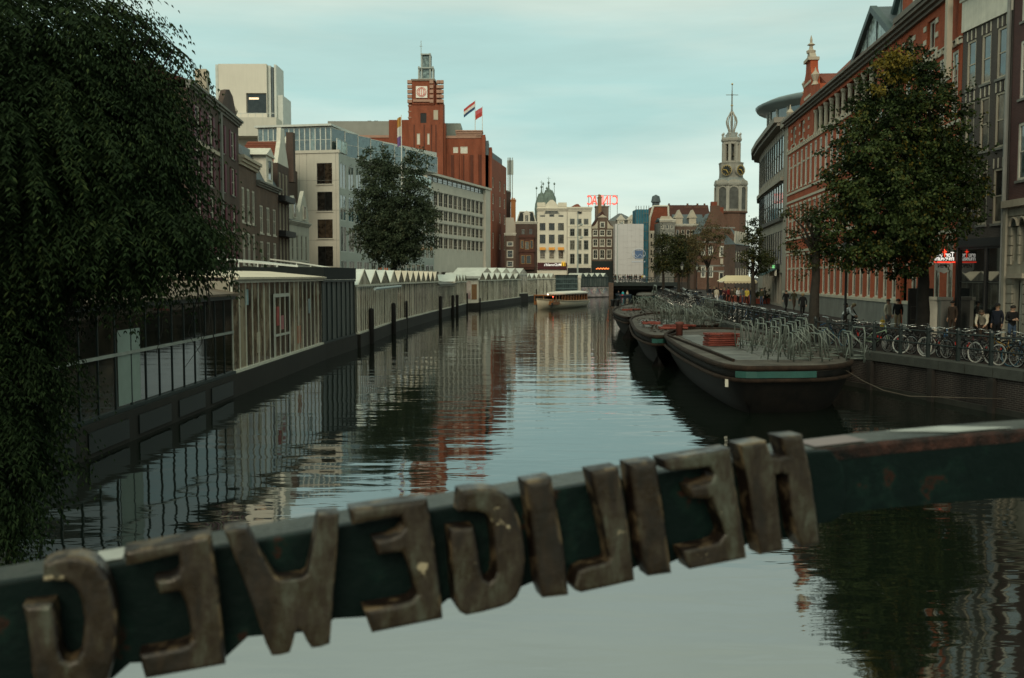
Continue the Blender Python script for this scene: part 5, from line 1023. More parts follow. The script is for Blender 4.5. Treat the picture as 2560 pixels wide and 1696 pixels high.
# ================================================================== lettered iron beam in the foreground
PA, PB = 1.7836, .282; PN = math.sqrt(1+PB*PB)
bm_root = thing('bridge_beam', 'dark green iron bridge beam carrying ten raised bronze letters', 'beam', (0,PA,2.65), math.atan(PB))
bm_root.matrix_basis = TR((0,PA,2.65)) @ RZ(math.atan(PB)); BI = bm_root.matrix_basis.inverted()
def bl(px, py, y=0.0):          # survey point on the beam's plane set y behind its front -> local x,z
    a, b = ray(px, py); o = BI @ Vector((0,0,HC)); d = BI.to_3x3() @ Vector((a,1,b)); t_ = (y-o.y)/d.y; v = o+d*t_; return v.x, v.z
def paintmat():
    m = bpy.data.materials.new('flaking_green_paint'); m.use_nodes = True; t = m.node_tree; b = t.nodes['Principled BSDF']; L = t.links.new
    tcn = nn('ShaderNodeTexCoord', t)
    def nz(s, d, r_=.6):
        n = nn('ShaderNodeTexNoise', t); n.inputs['Scale'].default_value = s; n.inputs['Detail'].default_value = d; n.inputs['Roughness'].default_value = r_; L(tcn.outputs['Object'], n.inputs['Vector']); return n.outputs['Fac']
    r = nn('ShaderNodeValToRGB', t); e = r.color_ramp.elements; e[0].position = 0; e[0].color = (.001,.0035,.003,1); e[1].position = 1; e[1].color = (.20,.10,.09,1)
    for p_, c_ in ((.53,(.002,.007,.006)),(.60,(.004,.013,.010)),(.63,(.028,.010,.006)),(.655,(.003,.009,.007)),(.72,(.007,.019,.016)),(.76,(.09,.055,.045))): x = e.new(p_); x.color = (*c_,1)
    L(nz(7.0, 9, .68), r.inputs[0]); L(r.outputs[0], b.inputs['Base Color']); b.inputs['Roughness'].default_value = .5; b.inputs['Specular IOR Level'].default_value = .10
    bp = nn('ShaderNodeBump', t); bp.inputs['Strength'].default_value = .5; bp.inputs['Distance'].default_value = .006; L(nz(38, 6, .65), bp.inputs['Height']); L(bp.outputs[0], b.inputs['Normal'])
    return m
PAINT = paintmat()  # flaking paint taken near black: shade on the front put into the colour
def bronzemat():
    m = bpy.data.materials.new('worn_bronze'); m.use_nodes = True; t = m.node_tree; b = t.nodes['Principled BSDF']; L = t.links.new
    tcn = nn('ShaderNodeTexCoord', t); geo = nn('ShaderNodeNewGeometry', t)
    def nz(s, d, r_=.6):
        n = nn('ShaderNodeTexNoise', t); n.inputs['Scale'].default_value = s; n.inputs['Detail'].default_value = d; n.inputs['Roughness'].default_value = r_; L(tcn.outputs['Object'], n.inputs['Vector']); return n.outputs['Fac']
    r = nn('ShaderNodeValToRGB', t); e = r.color_ramp.elements; e[0].position = .25; e[0].color = (.010,.007,.004,1); e[1].position = .82; e[1].color = (.12,.125,.09,1)
    for p_, c_ in ((.40,(.011,.007,.003)),(.49,(.022,.013,.006)),(.55,(.035,.027,.015)),(.64,(.062,.064,.045)),): x = e.new(p_); x.color = (*c_,1)
    mz_ = nn('ShaderNodeMapping', t); mz_.inputs['Scale'].default_value = (1.6,1,.55); L(tcn.outputs['Object'], mz_.inputs[0]); nq = nn('ShaderNodeTexNoise', t); nq.inputs['Scale'].default_value = 11; nq.inputs['Detail'].default_value = 9; nq.inputs['Roughness'].default_value = .7; L(mz_.outputs[0], nq.inputs['Vector']); L(nq.outputs['Fac'], r.inputs[0])
    # chipped cream paint and orange specks
    k = nn('ShaderNodeMapRange', t); k.inputs[1].default_value = .66; k.inputs[2].default_value = .675; L(nz(13, 9, .66), k.inputs[0])
    mx = nn('ShaderNodeMixRGB', t); L(k.outputs[0], mx.inputs[0]); L(r.outputs[0], mx.inputs[1]); mx.inputs[2].default_value = (.34,.28,.18,1)
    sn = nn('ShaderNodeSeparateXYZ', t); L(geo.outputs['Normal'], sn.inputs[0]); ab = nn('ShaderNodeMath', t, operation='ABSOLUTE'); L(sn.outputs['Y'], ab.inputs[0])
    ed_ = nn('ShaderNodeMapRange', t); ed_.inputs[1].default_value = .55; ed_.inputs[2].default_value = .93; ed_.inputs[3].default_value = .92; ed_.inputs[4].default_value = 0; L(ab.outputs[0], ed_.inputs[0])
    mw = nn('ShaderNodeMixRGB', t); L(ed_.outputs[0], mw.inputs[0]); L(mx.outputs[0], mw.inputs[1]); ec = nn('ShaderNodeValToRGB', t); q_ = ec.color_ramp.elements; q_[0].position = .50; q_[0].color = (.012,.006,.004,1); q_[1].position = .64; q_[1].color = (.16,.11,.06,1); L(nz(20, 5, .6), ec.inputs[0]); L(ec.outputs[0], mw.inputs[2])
    L(mw.outputs[0], b.inputs['Base Color']); rr_ = nn('ShaderNodeMapRange', t); rr_.inputs[1].default_value = .35; rr_.inputs[2].default_value = .65; rr_.inputs[3].default_value = .25; rr_.inputs[4].default_value = .6; L(nz(18, 5), rr_.inputs[0]); L(rr_.outputs[0], b.inputs['Roughness']); b.inputs['Metallic'].default_value = .25; b.inputs['Specular IOR Level'].default_value = .5
    bp = nn('ShaderNodeBump', t); bp.inputs['Strength'].default_value = .45; bp.inputs['Distance'].default_value = .004; L(nz(45, 5), bp.inputs['Height']); L(bp.outputs[0], b.inputs['Normal'])
    return m
BRONZE = bronzemat()
st = [(-1500,1716,1660,262),(-700,1577,1530,250),(-160,1486,1446,240),(0,1460,1418,236),(300,1409,1367,232),(640,1352,1322,226),(860,1313,1280,220),(1080,1275,1244,215),(1285,1240,1206,205),(1480,1208,1175,195),(1700,1174,1141,185),(2026,1128,1092,168),(2208,1106,1071,166),(2400,1088,1052,167),(2560,1075,1043,168),(2800,1058,1026,167),(3200,1032,1000,164),(3800,1000,970,158),(4600,968,940,150)]
rings = []
for px, yf, yb, hh in st:
    x, z = bl(px, yf, .02); xb, zb = bl(px, yf+hh, .02); D = .118
    rings.append([(x,.02,z-.008),(x,.028,z),(x,D,z+.002),(x,D+.01,z-.006),(x,D+.01,zb),(x,.02,zb)])
MB().loft(rings).build('beam', PAINT, bm_root)
tv = []
for r_ in rings: tv += [(r_[1][0],.029,r_[1][2]+.0015),(r_[2][0],.117,r_[2][2]+.0015),(r_[2][0],.117,r_[2][2]-.001),(r_[1][0],.029,r_[1][2]-.001)]
MB().add(tv, [(4*k,4*k+4,4*k+5,4*k+1) for k in range(len(rings)-1)]+[(4*k+1,4*k+5,4*k+6,4*k+2) for k in range(len(rings)-1)]+[(4*k,4*k+3,4*k+7,4*k+4) for k in range(len(rings)-1)]).build('top_flange', M('worn_skylit_flange', (.022,.045,.036), .42, .5, 7, spec=.4, rgb2=(.085,.085,.07), bump=.3, fine=.3), bm_root)  # worn top strip, with the reflected sky put in as a paler colour
RUSTP = M('worn_red_primer', (.006,.014,.011), .55, .5, 22, rgb2=(.13,.05,.034), bump=.6, fine=.6, patch=.60, spec=.15)
we = [r_ for r_ in rings if r_[0][0] > bl(2000,1130,.02)[0]]
wv = []
for r_ in we: wv += [(r_[0][0],.0185,r_[0][2]-.017),(r_[0][0],.0185,r_[0][2]+.003),(r_[0][0],.026,r_[0][2]+.0095)]
MB().add(wv, [(3*k+j,3*k+3+j,3*k+4+j,3*k+1+j) for k in range(len(we)-1) for j in (0,1)]).build('worn_edge', RUSTP, bm_root)['label'] = 'worn edge with red primer showing'
# name plate behind the letters
top = [(-160,1486),(0,1460),(300,1411),(640,1354),(860,1315),(1080,1277),(1285,1242),(1480,1210),(1700,1176),(1900,1147),(2026,1130),(2078,1127),(2104,1160),(2114,1200),(2115,1243),(2104,1290),(2080,1306),(2045,1312)]
bot = [(2000,1345),(1876,1358),(1840,1378),(1790,1376),(1700,1398),(1650,1420),(1600,1414),(1550,1440),(1432,1443),(1400,1468),(1330,1458),(1290,1475),(1120,1500),(1080,1535),(836,1549),(790,1580),(620,1594),(560,1650),(325,1660),(280,1700),(0,1720),(-160,1740)]
def slab(name, poly, y0, y1, mat, bevel, parent, seg=2):
    bm = bmesh.new(); vs = [bm.verts.new((x,y0,z)) for x,z in poly]; f = bm.faces.new(vs)
    ex = bmesh.ops.extrude_face_region(bm, geom=[f]); bmesh.ops.translate(bm, vec=(0,y1-y0,0), verts=[g for g in ex['geom'] if isinstance(g, bmesh.types.BMVert)])
    bmesh.ops.recalc_face_normals(bm, faces=bm.faces)
    bmesh.ops.bevel(bm, geom=[e for e in bm.edges if all(abs(v.co.y-y0) < 1e-6 for v in e.verts)], offset=bevel, segments=seg, profile=.6, affect='EDGES', clamp_overlap=True)
    me = bpy.data.meshes.new(name); bm.to_mesh(me); bm.free(); me.materials.append(mat)
    return put(me, name, parent)
slab('name_plate', [bl(x,y,.0) for x,y in top+bot], 0.0, .018, PAINT, .004, bm_root)
z6 = lambda L_: [(x/2.752, 1200+y/2.752) for x,y in L_]; z7 = lambda L_: [(800+x/2.752, 1100+y/2.752) for x,y in L_]; z8 = lambda L_: [(1600+x/2.4656, 1000+y/2.4656) for x,y in L_]
LET = [
 ('g', z6([(295,575),(370,540),(450,523),(530,523),(600,535),(655,565),(705,615),(745,680),(775,760),(797,850),(808,950),(808,1060),(798,1160),(780,1270),(750,1370),(700,1430),(600,1455),(450,1460),(320,1445),(240,1400),(212,1330),(200,1150),(180,1000),(150,870),(365,850),(385,950),(400,1080),(412,1180),(435,1235),(475,1250),(520,1235),(555,1180),(570,1080),(575,960),(562,850),(535,775),(500,730),(460,705),(290,705)])),
 ('e', z6([(850,490),(1445,378),(1470,520),(1500,720),(1530,980),(1552,1275),(1000,1375),(975,1290),(955,1205),(1240,1152),(1290,1135),(1322,1098),(1300,960),(1275,850),(1240,770),(1100,795),(1075,745),(1060,690),(1170,675),(1215,650),(1238,600),(1226,520),(868,595)])),
 ('w', z6([(1540,350),(1620,332),(1700,333),(1740,400),(1790,500),(1850,600),(1890,665),(1930,690),(2000,682),(2080,672),(2115,645),(2140,520),(2165,380),(2190,242),(2335,230),(2325,420),(2310,600),(2292,850),(2270,1130),(2205,1152),(2145,1160),(2110,1110),(2085,1055),(2055,1030),(2032,1055),(2015,1130),(1995,1190),(1930,1208),(1870,1212),(1830,1130),(1770,960),(1700,760),(1620,550)])),
 ('e', z7([(205,480),(740,405),(765,540),(800,780),(830,1010),(850,1235),(360,1335),(330,1250),(300,1170),(570,1122),(625,1105),(660,1065),(640,970),(605,850),(570,775),(400,800),(380,745),(365,690),(480,670),(540,645),(575,600),(560,532),(225,588)])),
 ('g', z7([(968,352),(1060,338),(1150,335),(1215,343),(1270,365),(1315,410),(1345,470),(1375,550),(1398,640),(1412,740),(1415,840),(1408,930),(1393,1010),(1360,1085),(1310,1130),(1250,1155),(1120,1190),(1010,1212),(965,1190),(938,1150),(925,1060),(910,880),(890,615),(1058,597),(1075,680),(1092,780),(1108,890),(1130,955),(1165,978),(1198,955),(1213,910),(1208,800),(1200,700),(1190,600),(1170,545),(1140,510),(1090,495),(955,497)])),
 ('i', z7([(1405,287),(1600,257),(1640,480),(1690,780),(1720,1078),(1540,1097),(1505,1010),(1475,750),(1440,480)])),
 ('l', z7([(1860,217),(2055,187),(2100,420),(2140,700),(2170,972),(1985,1015),(1800,1055),(1760,1040),(1748,1010),(1775,905),(1850,870),(1940,850),(1980,838),(1994,810),(1980,720),(1945,570),(1900,400)])),
 ('i', [(1572,1161),(1643,1152),(1662,1280),(1683,1436),(1624,1444),(1606,1405),(1590,1290)]),
 ('e', z8([(140,368),(560,300),(590,520),(630,760),(660,978),(310,1047),(280,1000),(262,930),(440,893),(490,875),(522,830),(500,750),(470,680),(440,612),(330,608),(312,575),(300,540),(400,520),(440,500),(455,460),(432,417),(195,443),(160,430)])),
 ('h', z8([(615,277),(780,252),(795,300),(815,348),(860,352),(897,342),(880,290),(862,228),(1005,215),(1045,400),(1085,650),(1112,888),(1000,912),(960,820),(930,640),(915,470),(880,455),(840,468),(855,640),(890,932),(745,957),(705,800),(665,500)])),
]
for nm, poly in LET:
    pl = [bl(x,y,-.044) for x,y in poly]
    slab('letter', pl, -.046, .002, BRONZE, .016, bm_root, 5)
# stuck-on tape and chips on top of the beam
def tape(pts, mat, nm):
    vs = []
    for px, py in pts:
        x, z = bl(px, py, .03); vs.append((px,py))
    xs = [bl(px, py, .09)[0] for px, py in pts]
    return xs
def topz(x):
    for r0, r1 in zip(rings, rings[1:]):
        if r0[1][0] <= x <= r1[1][0]: t_ = (x-r0[1][0])/(r1[1][0]-r0[1][0]); return r0[1][2]+(r1[1][2]-r0[1][2])*t_
    return rings[-1][1][2]
for (x0,x1,c_,lab) in ((bl(2330,1085,.03)[0],bl(2480,1080,.03)[0],(.36,.37,.34),'white tape'),(bl(232,1415,.03)[0],bl(305,1400,.03)[0],(.34,.34,.31),'pale sticker'),(bl(2040,1120,.03)[0],bl(2170,1110,.03)[0],(.20,.15,.145),'worn patch of pink primer')):
    sk = .06 if lab == 'white tape' else .0
    n = 6; vs = []
    for k in range(n+1):
        x = x0+(x1-x0)*k/n
        for y, dx in ((.034,sk),(.108,-sk)): vs.append((x+dx,y,topz(x+dx)+.0045))
    o = MB().add(vs, [(2*k,2*k+2,2*k+3,2*k+1) for k in range(n)]).add([(x,y,z-.003) for x,y,z in vs], [(2*k,2*k+1,2*k+3,2*k+2) for k in range(n)]).build('tape' if 'tape' in lab else 'sticker' if 'sticker' in lab else 'primer_patch', M('strip '+lab, c_, .5, .2, 9), bm_root); o['label'] = lab
# ================================================================== trees
BARK = M('bark', (.045,.036,.027), .9, .35, 5, bump=.5); BARKD = M('dark_bark', (.02,.018,.014), .9, .35, 5, bump=.5)
LF1 = leafmat('leaf_dark_green', (.004,.008,.003), (.018,.030,.008), (.10,.072,.010), .95)
LF2 = leafmat('leaf_olive', (.011,.016,.006), (.030,.036,.012), (.085,.062,.016), .94)
LF3 = leafmat('leaf_brown_olive', (.030,.030,.014), (.070,.060,.026), (.12,.075,.030), .85)
LF4 = leafmat('leaf_shade_green', (.003,.007,.002), (.011,.022,.007), (.030,.045,.013), .95, .8)
LF5 = leafmat('leaf_grey_green', (.012,.020,.011), (.036,.050,.027), (.06,.066,.034), .95)
def leaf(vs, fs, p, d, n_, L_, W_):
    s = d.cross(n_); s = s.normalized()*W_ if s.length > 1e-6 else Vector((W_,0,0)); o = len(vs)
    q = p+d*L_; m_ = p+d*(L_*.45)+n_*(L_*.08)
    vs += [tuple(p), tuple(m_+s), tuple(q), tuple(m_-s)]; fs.append((o,o+1,o+2,o+3))
def rv(a=1.0): return Vector((R.gauss(0,a),R.gauss(0,a),R.gauss(0,a)))
def clumps(lumps, n, lsize, clump=.5, down=.4):
    """leaves gathered in clumps near the skin and through the volume of uneven lumps"""
    vs, fs, cen = [], [], []
    tot = sum(l[1][0]*l[1][1]*l[1][2] for l in lumps)
    for c_, r_, dens in lumps:
        k = max(3, int(dens*n*(r_[0]*r_[1]*r_[2])/tot/42))
        for _ in range(k):
            d = rv().normalized(); rr = R.random()**.42; q = Vector((c_[0]+d.x*r_[0]*rr, c_[1]+d.y*r_[1]*rr, c_[2]+d.z*r_[2]*rr)); cen.append(q)
            s = clump*R.uniform(.55,1.35); out_ = (d+Vector((0,0,-.25))).normalized()
            for _ in range(42):
                o_ = rv(s*.55); o_.z *= .6; dd = (out_*.5+rv(.6)+Vector((0,0,-down))).normalized(); nn_ = rv().normalized()
                leaf(vs, fs, q+o_, dd, nn_, lsize*R.uniform(.7,1.35), lsize*R.uniform(.26,.4))
        for _ in range(int(k*.30)):     # twigs that stand out past the crown
            d = rv().normalized(); rr = R.uniform(.98,1.3); q = Vector((c_[0]+d.x*r_[0]*rr, c_[1]+d.y*r_[1]*rr, c_[2]+d.z*r_[2]*rr)); s = clump*.5
            for _ in range(13):
                dd = (d*.7+rv(.5)+Vector((0,0,-down*.6))).normalized(); leaf(vs, fs, q+rv(s*.5)-d*R.uniform(0,clump*1.2), dd, rv().normalized(), lsize*R.uniform(.7,1.2), lsize*R.uniform(.24,.36))
    return vs, fs, cen
def tree(name, label, base, fork, lumps, n, lsize, mat, bark=BARK, r0=.2, clump=.5, nb=14, group=None, down=.4):
    t = thing(name, label, 'tree', base, 0, group); B0 = Vector(base)
    vs, fs, cen = clumps(lumps, n, lsize, clump, down)
    mb = MB(); mb.v = [tuple(Vector(v)-B0) for v in vs]; mb.f = fs; mb.m = [0]*len(fs); mb.build('crown', mat, t)
    tb = MB(); F0 = Vector(fork)-B0; n_ = 7
    pts = [Vector((0,0,-.1)).lerp(F0,k/n_)+Vector((R.uniform(-1,1),R.uniform(-1,1),0))*r0*.25*(0<k<n_) for k in range(n_+1)]
    tb.tube(pts, [r0*(1.35-.6*k/n_) if k else r0*1.6 for k in range(n_+1)], 9)
    for q in R.sample(cen, min(nb, len(cen))):
        q = q-B0; s0 = F0.lerp(Vector((0,0,0)), R.random()*.12); m1 = s0.lerp(q,.4)+Vector((0,0,(q-s0).length*.14)); m2 = s0.lerp(q,.75)+Vector((0,0,(q-s0).length*.08))+rv(.12)
        tb.tube([s0,m1,m2,q], [r0*.5,r0*.28,r0*.14,r0*.05], 5)
    tb.build('trunk', bark, t, True); return t
def lump(px, py, rx, rz, Y, ry=None, dens=1.0):
    p_ = P(px,py,Y); k = Y/FPX; return ((p_.x,p_.y,p_.z), (rx*k, ry or rx*k, rz*k), dens)
b = XY(985,108)
tree('street_tree', 'broad leafy tree before the cream corner office on the left bank', (*b,1.39), (b[0],b[1],7.5), [lump(985,545,95,120,108),lump(948,425,48,62,108),lump(1045,440,36,62,108),lump(930,560,52,80,108),lump(1050,560,42,80,108),lump(985,610,70,50,108),lump(905,500,30,40,108,dens=.7),lump(1075,520,22,45,108,dens=.7),lump(935,395,30,28,108,dens=.8),lump(1030,395,26,34,108,dens=.8),lump(900,600,30,30,108,dens=.6),lump(1070,600,24,30,108,dens=.6)], 36000, .25, LF5, BARKD, .35, .55, 22)
b = (18.4,44.5)
tree('plane_tree', 'tall dense tree with yellow tinged top before the red brick building', (*b,1.39), (18.3,44.5,6.0), [lump(2260,235,105,110,43),lump(2190,340,110,110,43),lump(2335,320,95,130,43),lump(2135,470,78,85,43),lump(2260,500,165,150,43),lump(2395,480,70,95,43),lump(2160,610,100,75,43),lump(2255,640,75,70,43),lump(2440,530,38,40,43,dens=.5),lump(2078,545,45,62,43,dens=.8),lump(2250,150,55,40,43,dens=.9),lump(2380,400,80,60,43),lump(2310,175,45,40,43,dens=.8),lump(2150,250,45,50,43,dens=.7),lump(2100,390,50,50,43,dens=.7),lump(2445,440,30,30,43,dens=.5)], 50000, .155, LF1, BARKD, .25, .33, 46)
big = bpy.data.objects['plane_tree']; bb_ = big.location
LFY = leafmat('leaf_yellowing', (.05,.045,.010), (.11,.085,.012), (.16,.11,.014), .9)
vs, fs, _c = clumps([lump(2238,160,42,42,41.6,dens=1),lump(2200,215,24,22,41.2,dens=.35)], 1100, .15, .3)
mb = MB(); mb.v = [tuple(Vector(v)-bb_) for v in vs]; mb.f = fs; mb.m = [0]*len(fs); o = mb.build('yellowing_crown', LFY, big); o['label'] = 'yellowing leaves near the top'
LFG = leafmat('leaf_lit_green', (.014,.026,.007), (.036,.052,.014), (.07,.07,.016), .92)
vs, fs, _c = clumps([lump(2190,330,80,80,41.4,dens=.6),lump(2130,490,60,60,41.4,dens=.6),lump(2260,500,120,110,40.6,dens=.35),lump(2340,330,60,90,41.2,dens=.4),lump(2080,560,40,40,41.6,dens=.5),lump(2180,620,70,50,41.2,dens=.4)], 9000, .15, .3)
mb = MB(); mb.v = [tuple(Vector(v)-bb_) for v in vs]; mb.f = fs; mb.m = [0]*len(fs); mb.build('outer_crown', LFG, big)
tree('plane_tree', 'thin sparse tree with knotty trunk on the quay edge beside the barge racks', (13.25,43.6,1.39), (13.25,43.6,5.4), [lump(1992,600,28,40,43.6,dens=.9),lump(2035,550,38,55,43.6,dens=.8),lump(2005,655,32,30,43.6,dens=.7),lump(2055,620,40,55,43.6,dens=.9),lump(1965,520,14,26,43.6,dens=.5)], 2600, .12, LF2, BARK, .2, .3, 16)
b = XY(1883,74)
tree('plane_tree', 'slim young tree in front of the curved stone office', (*b,1.39), (b[0],b[1],4.6), [lump(1882,595,24,45,74),lump(1893,650,36,34,74),lump(1862,650,16,24,74,dens=.7),lump(1922,645,18,24,74,dens=.7),lump(1886,560,14,20,74)], 3800, .15, LF2, BARK, .17, .35, 14)
for px, Y, ls, lab in ((1658,141,[(1658,620,24,45),(1668,660,26,30),(1645,655,16,26)],'slim tree nearest the far bridge'),(1697,134,[(1695,625,20,44),(1702,665,20,28)],'slim tree beside the green lamp before the gatehouse'),(1770,176,[(1770,590,38,52),(1745,620,38,50),(1800,610,28,50),(1735,655,24,30)],'bare looking brownish tree before the brick gatehouse'),(1722,170,[(1722,620,22,40),(1716,660,20,28)],'small brown tree behind the slim pair')):
    b = XY(px,Y); zf_ = P(px,668,Y).z; tree('street_tree', lab, (*b,1.39), (b[0],b[1],zf_), [lump(*l,Y) for l in ls], 5200 if Y > 150 else 4400, .24, LF3 if Y > 150 else LF2, BARK, .19, .6, 12)
# overhanging tree on the left with feathery hanging leaves
t = thing('weeping_tree', 'dark overhanging tree with long feathery leaves at the left edge', 'tree', (-8.3,12.4,1.5)); B0 = Vector((-8.3,12.4,1.5))
vs, fs = [], []
ELL = [((-7.5,13.3,6.6),(3.0,2.6,2.2),1.1),((-5.95,13.0,5.8),(1.55,2.0,1.4),1.25),((-4.85,12.9,4.92),(.9,1.3,.48),.8),((-6.9,12.7,3.1),(.85,1.0,2.5),1.1),((-6.6,13.2,4.9),(1.8,1.6,.8),1.2)]
def spray(p, d, L_, n_, ll):
    d = d.normalized(); side = d.cross(Vector((0,0,1))); side = side.normalized() if side.length > 1e-3 else Vector((1,0,0))
    for k in range(n_):
        f_ = (k+.6)/n_; c_ = p+d*(L_*f_)+Vector((0,0,-.55*L_*f_*f_))
        for s in (-1,1):
            dd = (side*s*.8+d*.55+Vector((0,0,-.75))+rv(.12)).normalized(); leaf(vs, fs, c_, dd, (Vector((0,0,1))+rv(.35)).normalized(), ll*R.uniform(.8,1.2)*(1-.35*f_), ll*.125)
cen = []
for c_, r_, dn in ELL:
    n_ = int(dn*150*(r_[0]*r_[2]*4+r_[1]*r_[2]*2+r_[0]*r_[1]*2))
    for _ in range(n_):
        d = rv().normalized(); rr = R.random()**.30*.97; q = Vector((c_[0]+d.x*r_[0]*rr, c_[1]+d.y*r_[1]*rr, c_[2]+d.z*r_[2]*rr))
        if R.random() < .02: cen.append(q)
        spray(q, Vector((d.x+.35,d.y-.2,d.z*.3-.25))+rv(.25), R.uniform(.34,.60), 8, R.uniform(.10,.155))
    for _ in range(int(n_*.06)):     # arching shoots that break the outline
        d = rv().normalized(); q = Vector((c_[0]+d.x*r_[0]*.93, c_[1]+d.y*r_[1]*.93, c_[2]+d.z*r_[2]*.93)); v_ = (d+Vector((.3,0,.25))+rv(.2)).normalized(); m_ = R.randint(3,6)
        for k in range(m_):
            q = q+v_*.13; v_ = (v_+Vector((0,0,-.22))).normalized(); spray(q, v_+rv(.3)+Vector((0,0,-.3)), R.uniform(.22,.36), 4, R.uniform(.07,.11))
# a ragged fringe of long hanging shoots
for _ in range(150):
    x = R.uniform(-7.2,-3.7); z_ = 4.55+R.uniform(0,.5)+(.25 if x > -4.3 else 0); p_ = Vector((x,R.uniform(12.2,13.8),z_))
    for k in range(R.randint(2,5)): spray(p_-Vector((0,0,.16*k)), Vector((R.uniform(-.4,.5),R.uniform(-.4,.4),-.8)), .28, 4, .10)
# wandering tips against the sky
tb = MB()
for (px,py) in ((318,20),(345,35),(372,70),(398,75),(420,95),(445,125),(468,140),(490,175)):
    p_ = P(px,py,13); a = p_-Vector((.45,0,.35)); mid = p_+Vector((-.15,0,.12)); e_ = p_+Vector((.12,0,-.15)); tb.tube([a-B0,mid-B0,p_-B0,e_-B0], [.014,.010,.006,.003], 4)
    for q in (mid,p_,e_,a.lerp(mid,.5)): spray(q, Vector((.5,0,-.5))+rv(.3), .25, 4, .09)
mb = MB(); mb.v = [tuple(Vector(v)-B0) for v in vs]; mb.f = fs; mb.m = [0]*len(fs); mb.build('crown', LF4, t)
tb.tube([(0,0,-.2),(.1,.2,1.5),(.3,.5,3),(.9,.8,4.2)], [.4,.33,.28,.2], 10)
for q in R.sample(cen, min(40,len(cen))):
    q = q-B0; s0 = Vector((.5,.6,3.5)); tb.tube([s0,s0.lerp(q,.45)+Vector((0,0,.5)),s0.lerp(q,.8)+Vector((0,0,.35)),q], [.10,.06,.03,.01], 5)
for _ in range(26):
    x = R.uniform(1.2,4.4); z_ = R.uniform(2.9,3.3); y = R.uniform(0,1.2); L_ = R.uniform(.5,1.9); tb.tube([(x,y,z_),(x+.04,y,z_-L_*.4),(x+R.uniform(-.15,.15),y,z_-L_*.8),(x+R.uniform(-.2,.2),y,z_-L_)], [.010,.008,.006,.004], 4)
tb.build('trunk', BARKD, t, True)
# ================================================================== barges with bicycle racks
def smooth_poly(pts, sub=5):
    out_ = []; n = len(pts)
    for i in range(n):
        p0, p1, p2, p3 = [Vector(pts[(i+k-1)%n]) for k in range(4)]
        for s in range(sub):
            t_ = s/sub; out_.append(.5*((2*p1)+(-p0+p2)*t_+(2*p0-5*p1+4*p2-p3)*t_*t_+(-p0+3*p1-3*p2+p3)*t_**3))
    return out_
HULL = M('barge_hull', (.006,.008,.009), .65, .5, 1.6, streak=.5, rgb2=(.022,.018,.014), bump=.4, fine=.3, spec=.12); RUST = M('rusty_edge', (.030,.022,.016), .85, .5, 3, bump=.5, fine=.4, rgb2=(.065,.038,.024), spec=.15)
DECK = M('barge_deck', (.075,.048,.030), .8, .5, 1.1, rgb2=(.13,.112,.088), fine=.35, bump=.3); TEAL = M('teal_stripe', (.028,.10,.082), .5, .15, 2, fine=.2)
def barge(label, pts, zd=1.5, stripe=None, plates=4):
    ol = smooth_poly(pts); cx = sum(p.x for p in ol)/len(ol); cy = sum(p.y for p in ol)/len(ol)
    t = thing('barge', label, 'barge', (cx,cy,0)); L_ = [Vector((p.x-cx,p.y-cy)) for p in ol]
    def ring(off, z):
        n = len(L_); o_ = []
        for i in range(n):
            tg = (L_[(i+1)%n]-L_[i-1]).normalized(); nr = Vector((-tg.y,tg.x)); nr = nr if nr.dot(L_[i]) < 0 else -nr
            o_.append((L_[i].x+nr.x*off, L_[i].y+nr.y*off, z))
        return o_
    MB().loft([ring(1.0,-.9),ring(.62,0),ring(.30,.55),ring(.08,1.05),ring(0,zd-.16)]).build('hull', HULL, t, True)
    MB().loft([ring(0.02,zd-.158),ring(0.02,zd-.06)]).build('deck', DECK, t)
    MB().tube(ring(0.02,zd-.05), .09, 8, closed=True).build('gunwale', RUST, t, True); MB().tube(ring(-.03,zd-.42), .07, 6, closed=True).build('rubbing_strake', RUST, t, True)
    MB().loft([ring(.60,.05),ring(.59,.10)], cap=False).build('waterline_stain', RUST, t)
    if stripe:
        rr = ring(-.045,0); mb = MB(); sel = [i for i in range(len(rr)) if stripe(rr[i][0]+cx, rr[i][1]+cy)]
        run = sorted(sel); 
        # keep cyclic order
        for k in range(len(run)-1):
            if run[k+1] == run[k]+1:
                a, b = rr[run[k]], rr[run[k+1]]; mb.add([(a[0],a[1],zd-.34),(b[0],b[1],zd-.34),(b[0],b[1],zd-.14),(a[0],a[1],zd-.14)], [(0,1,2,3)])
        if mb.v:
            mb.add([(x*.995,y*.995,z) for x,y,z in mb.v], [tuple(f) for f in mb.f]); mb.build('painted_stripe', TEAL, t)
    return t, cx, cy
b1 = [(6.75,31.2),(8.2,30.55),(10.2,31.2),(11.6,34),(12.2,40),(12.3,47),(12.0,52.5),(10.3,53.6),(8.6,52),(7.4,48),(6.9,43),(6.6,37)]
T1, c1x, c1y = barge('nearest dark barge with rusty deck, teal stripe and tall rack hoops', b1, stripe=lambda x,y: y < 32.2 and 6.8 < x < 9.6)
b2 = [(6.6,46.6),(7.9,48.2),(9.5,55),(11.9,57.5),(12.4,64),(12.2,71),(10.8,74.5),(9.2,72),(7.9,66),(7.2,60),(6.5,52)]
T2, c2x, c2y = barge('middle dark barge with leaf strewn deck behind the nearest barge', b2, stripe=lambda x,y: y < 52 and x > 6.5)
b3 = [(7.9,67.6),(9.4,72),(11.0,76.5),(13.2,80),(14.0,90),(14.2,98),(12.8,101),(11.0,97),(9.2,88),(8.1,80),(7.7,73)]
T3, c3x, c3y = barge('third dark barge with two black bollards on its bow', b3, stripe=lambda x,y: y < 76.5 and x > 7.9)
b4 = [(18.0,142),(19.5,141.5),(21,147),(24,165),(23.5,171),(21.5,168),(19,152)]
T4, _, _ = barge('farthest barge with bright teal stern near the bridge', b4, stripe=lambda x,y: y < 147)
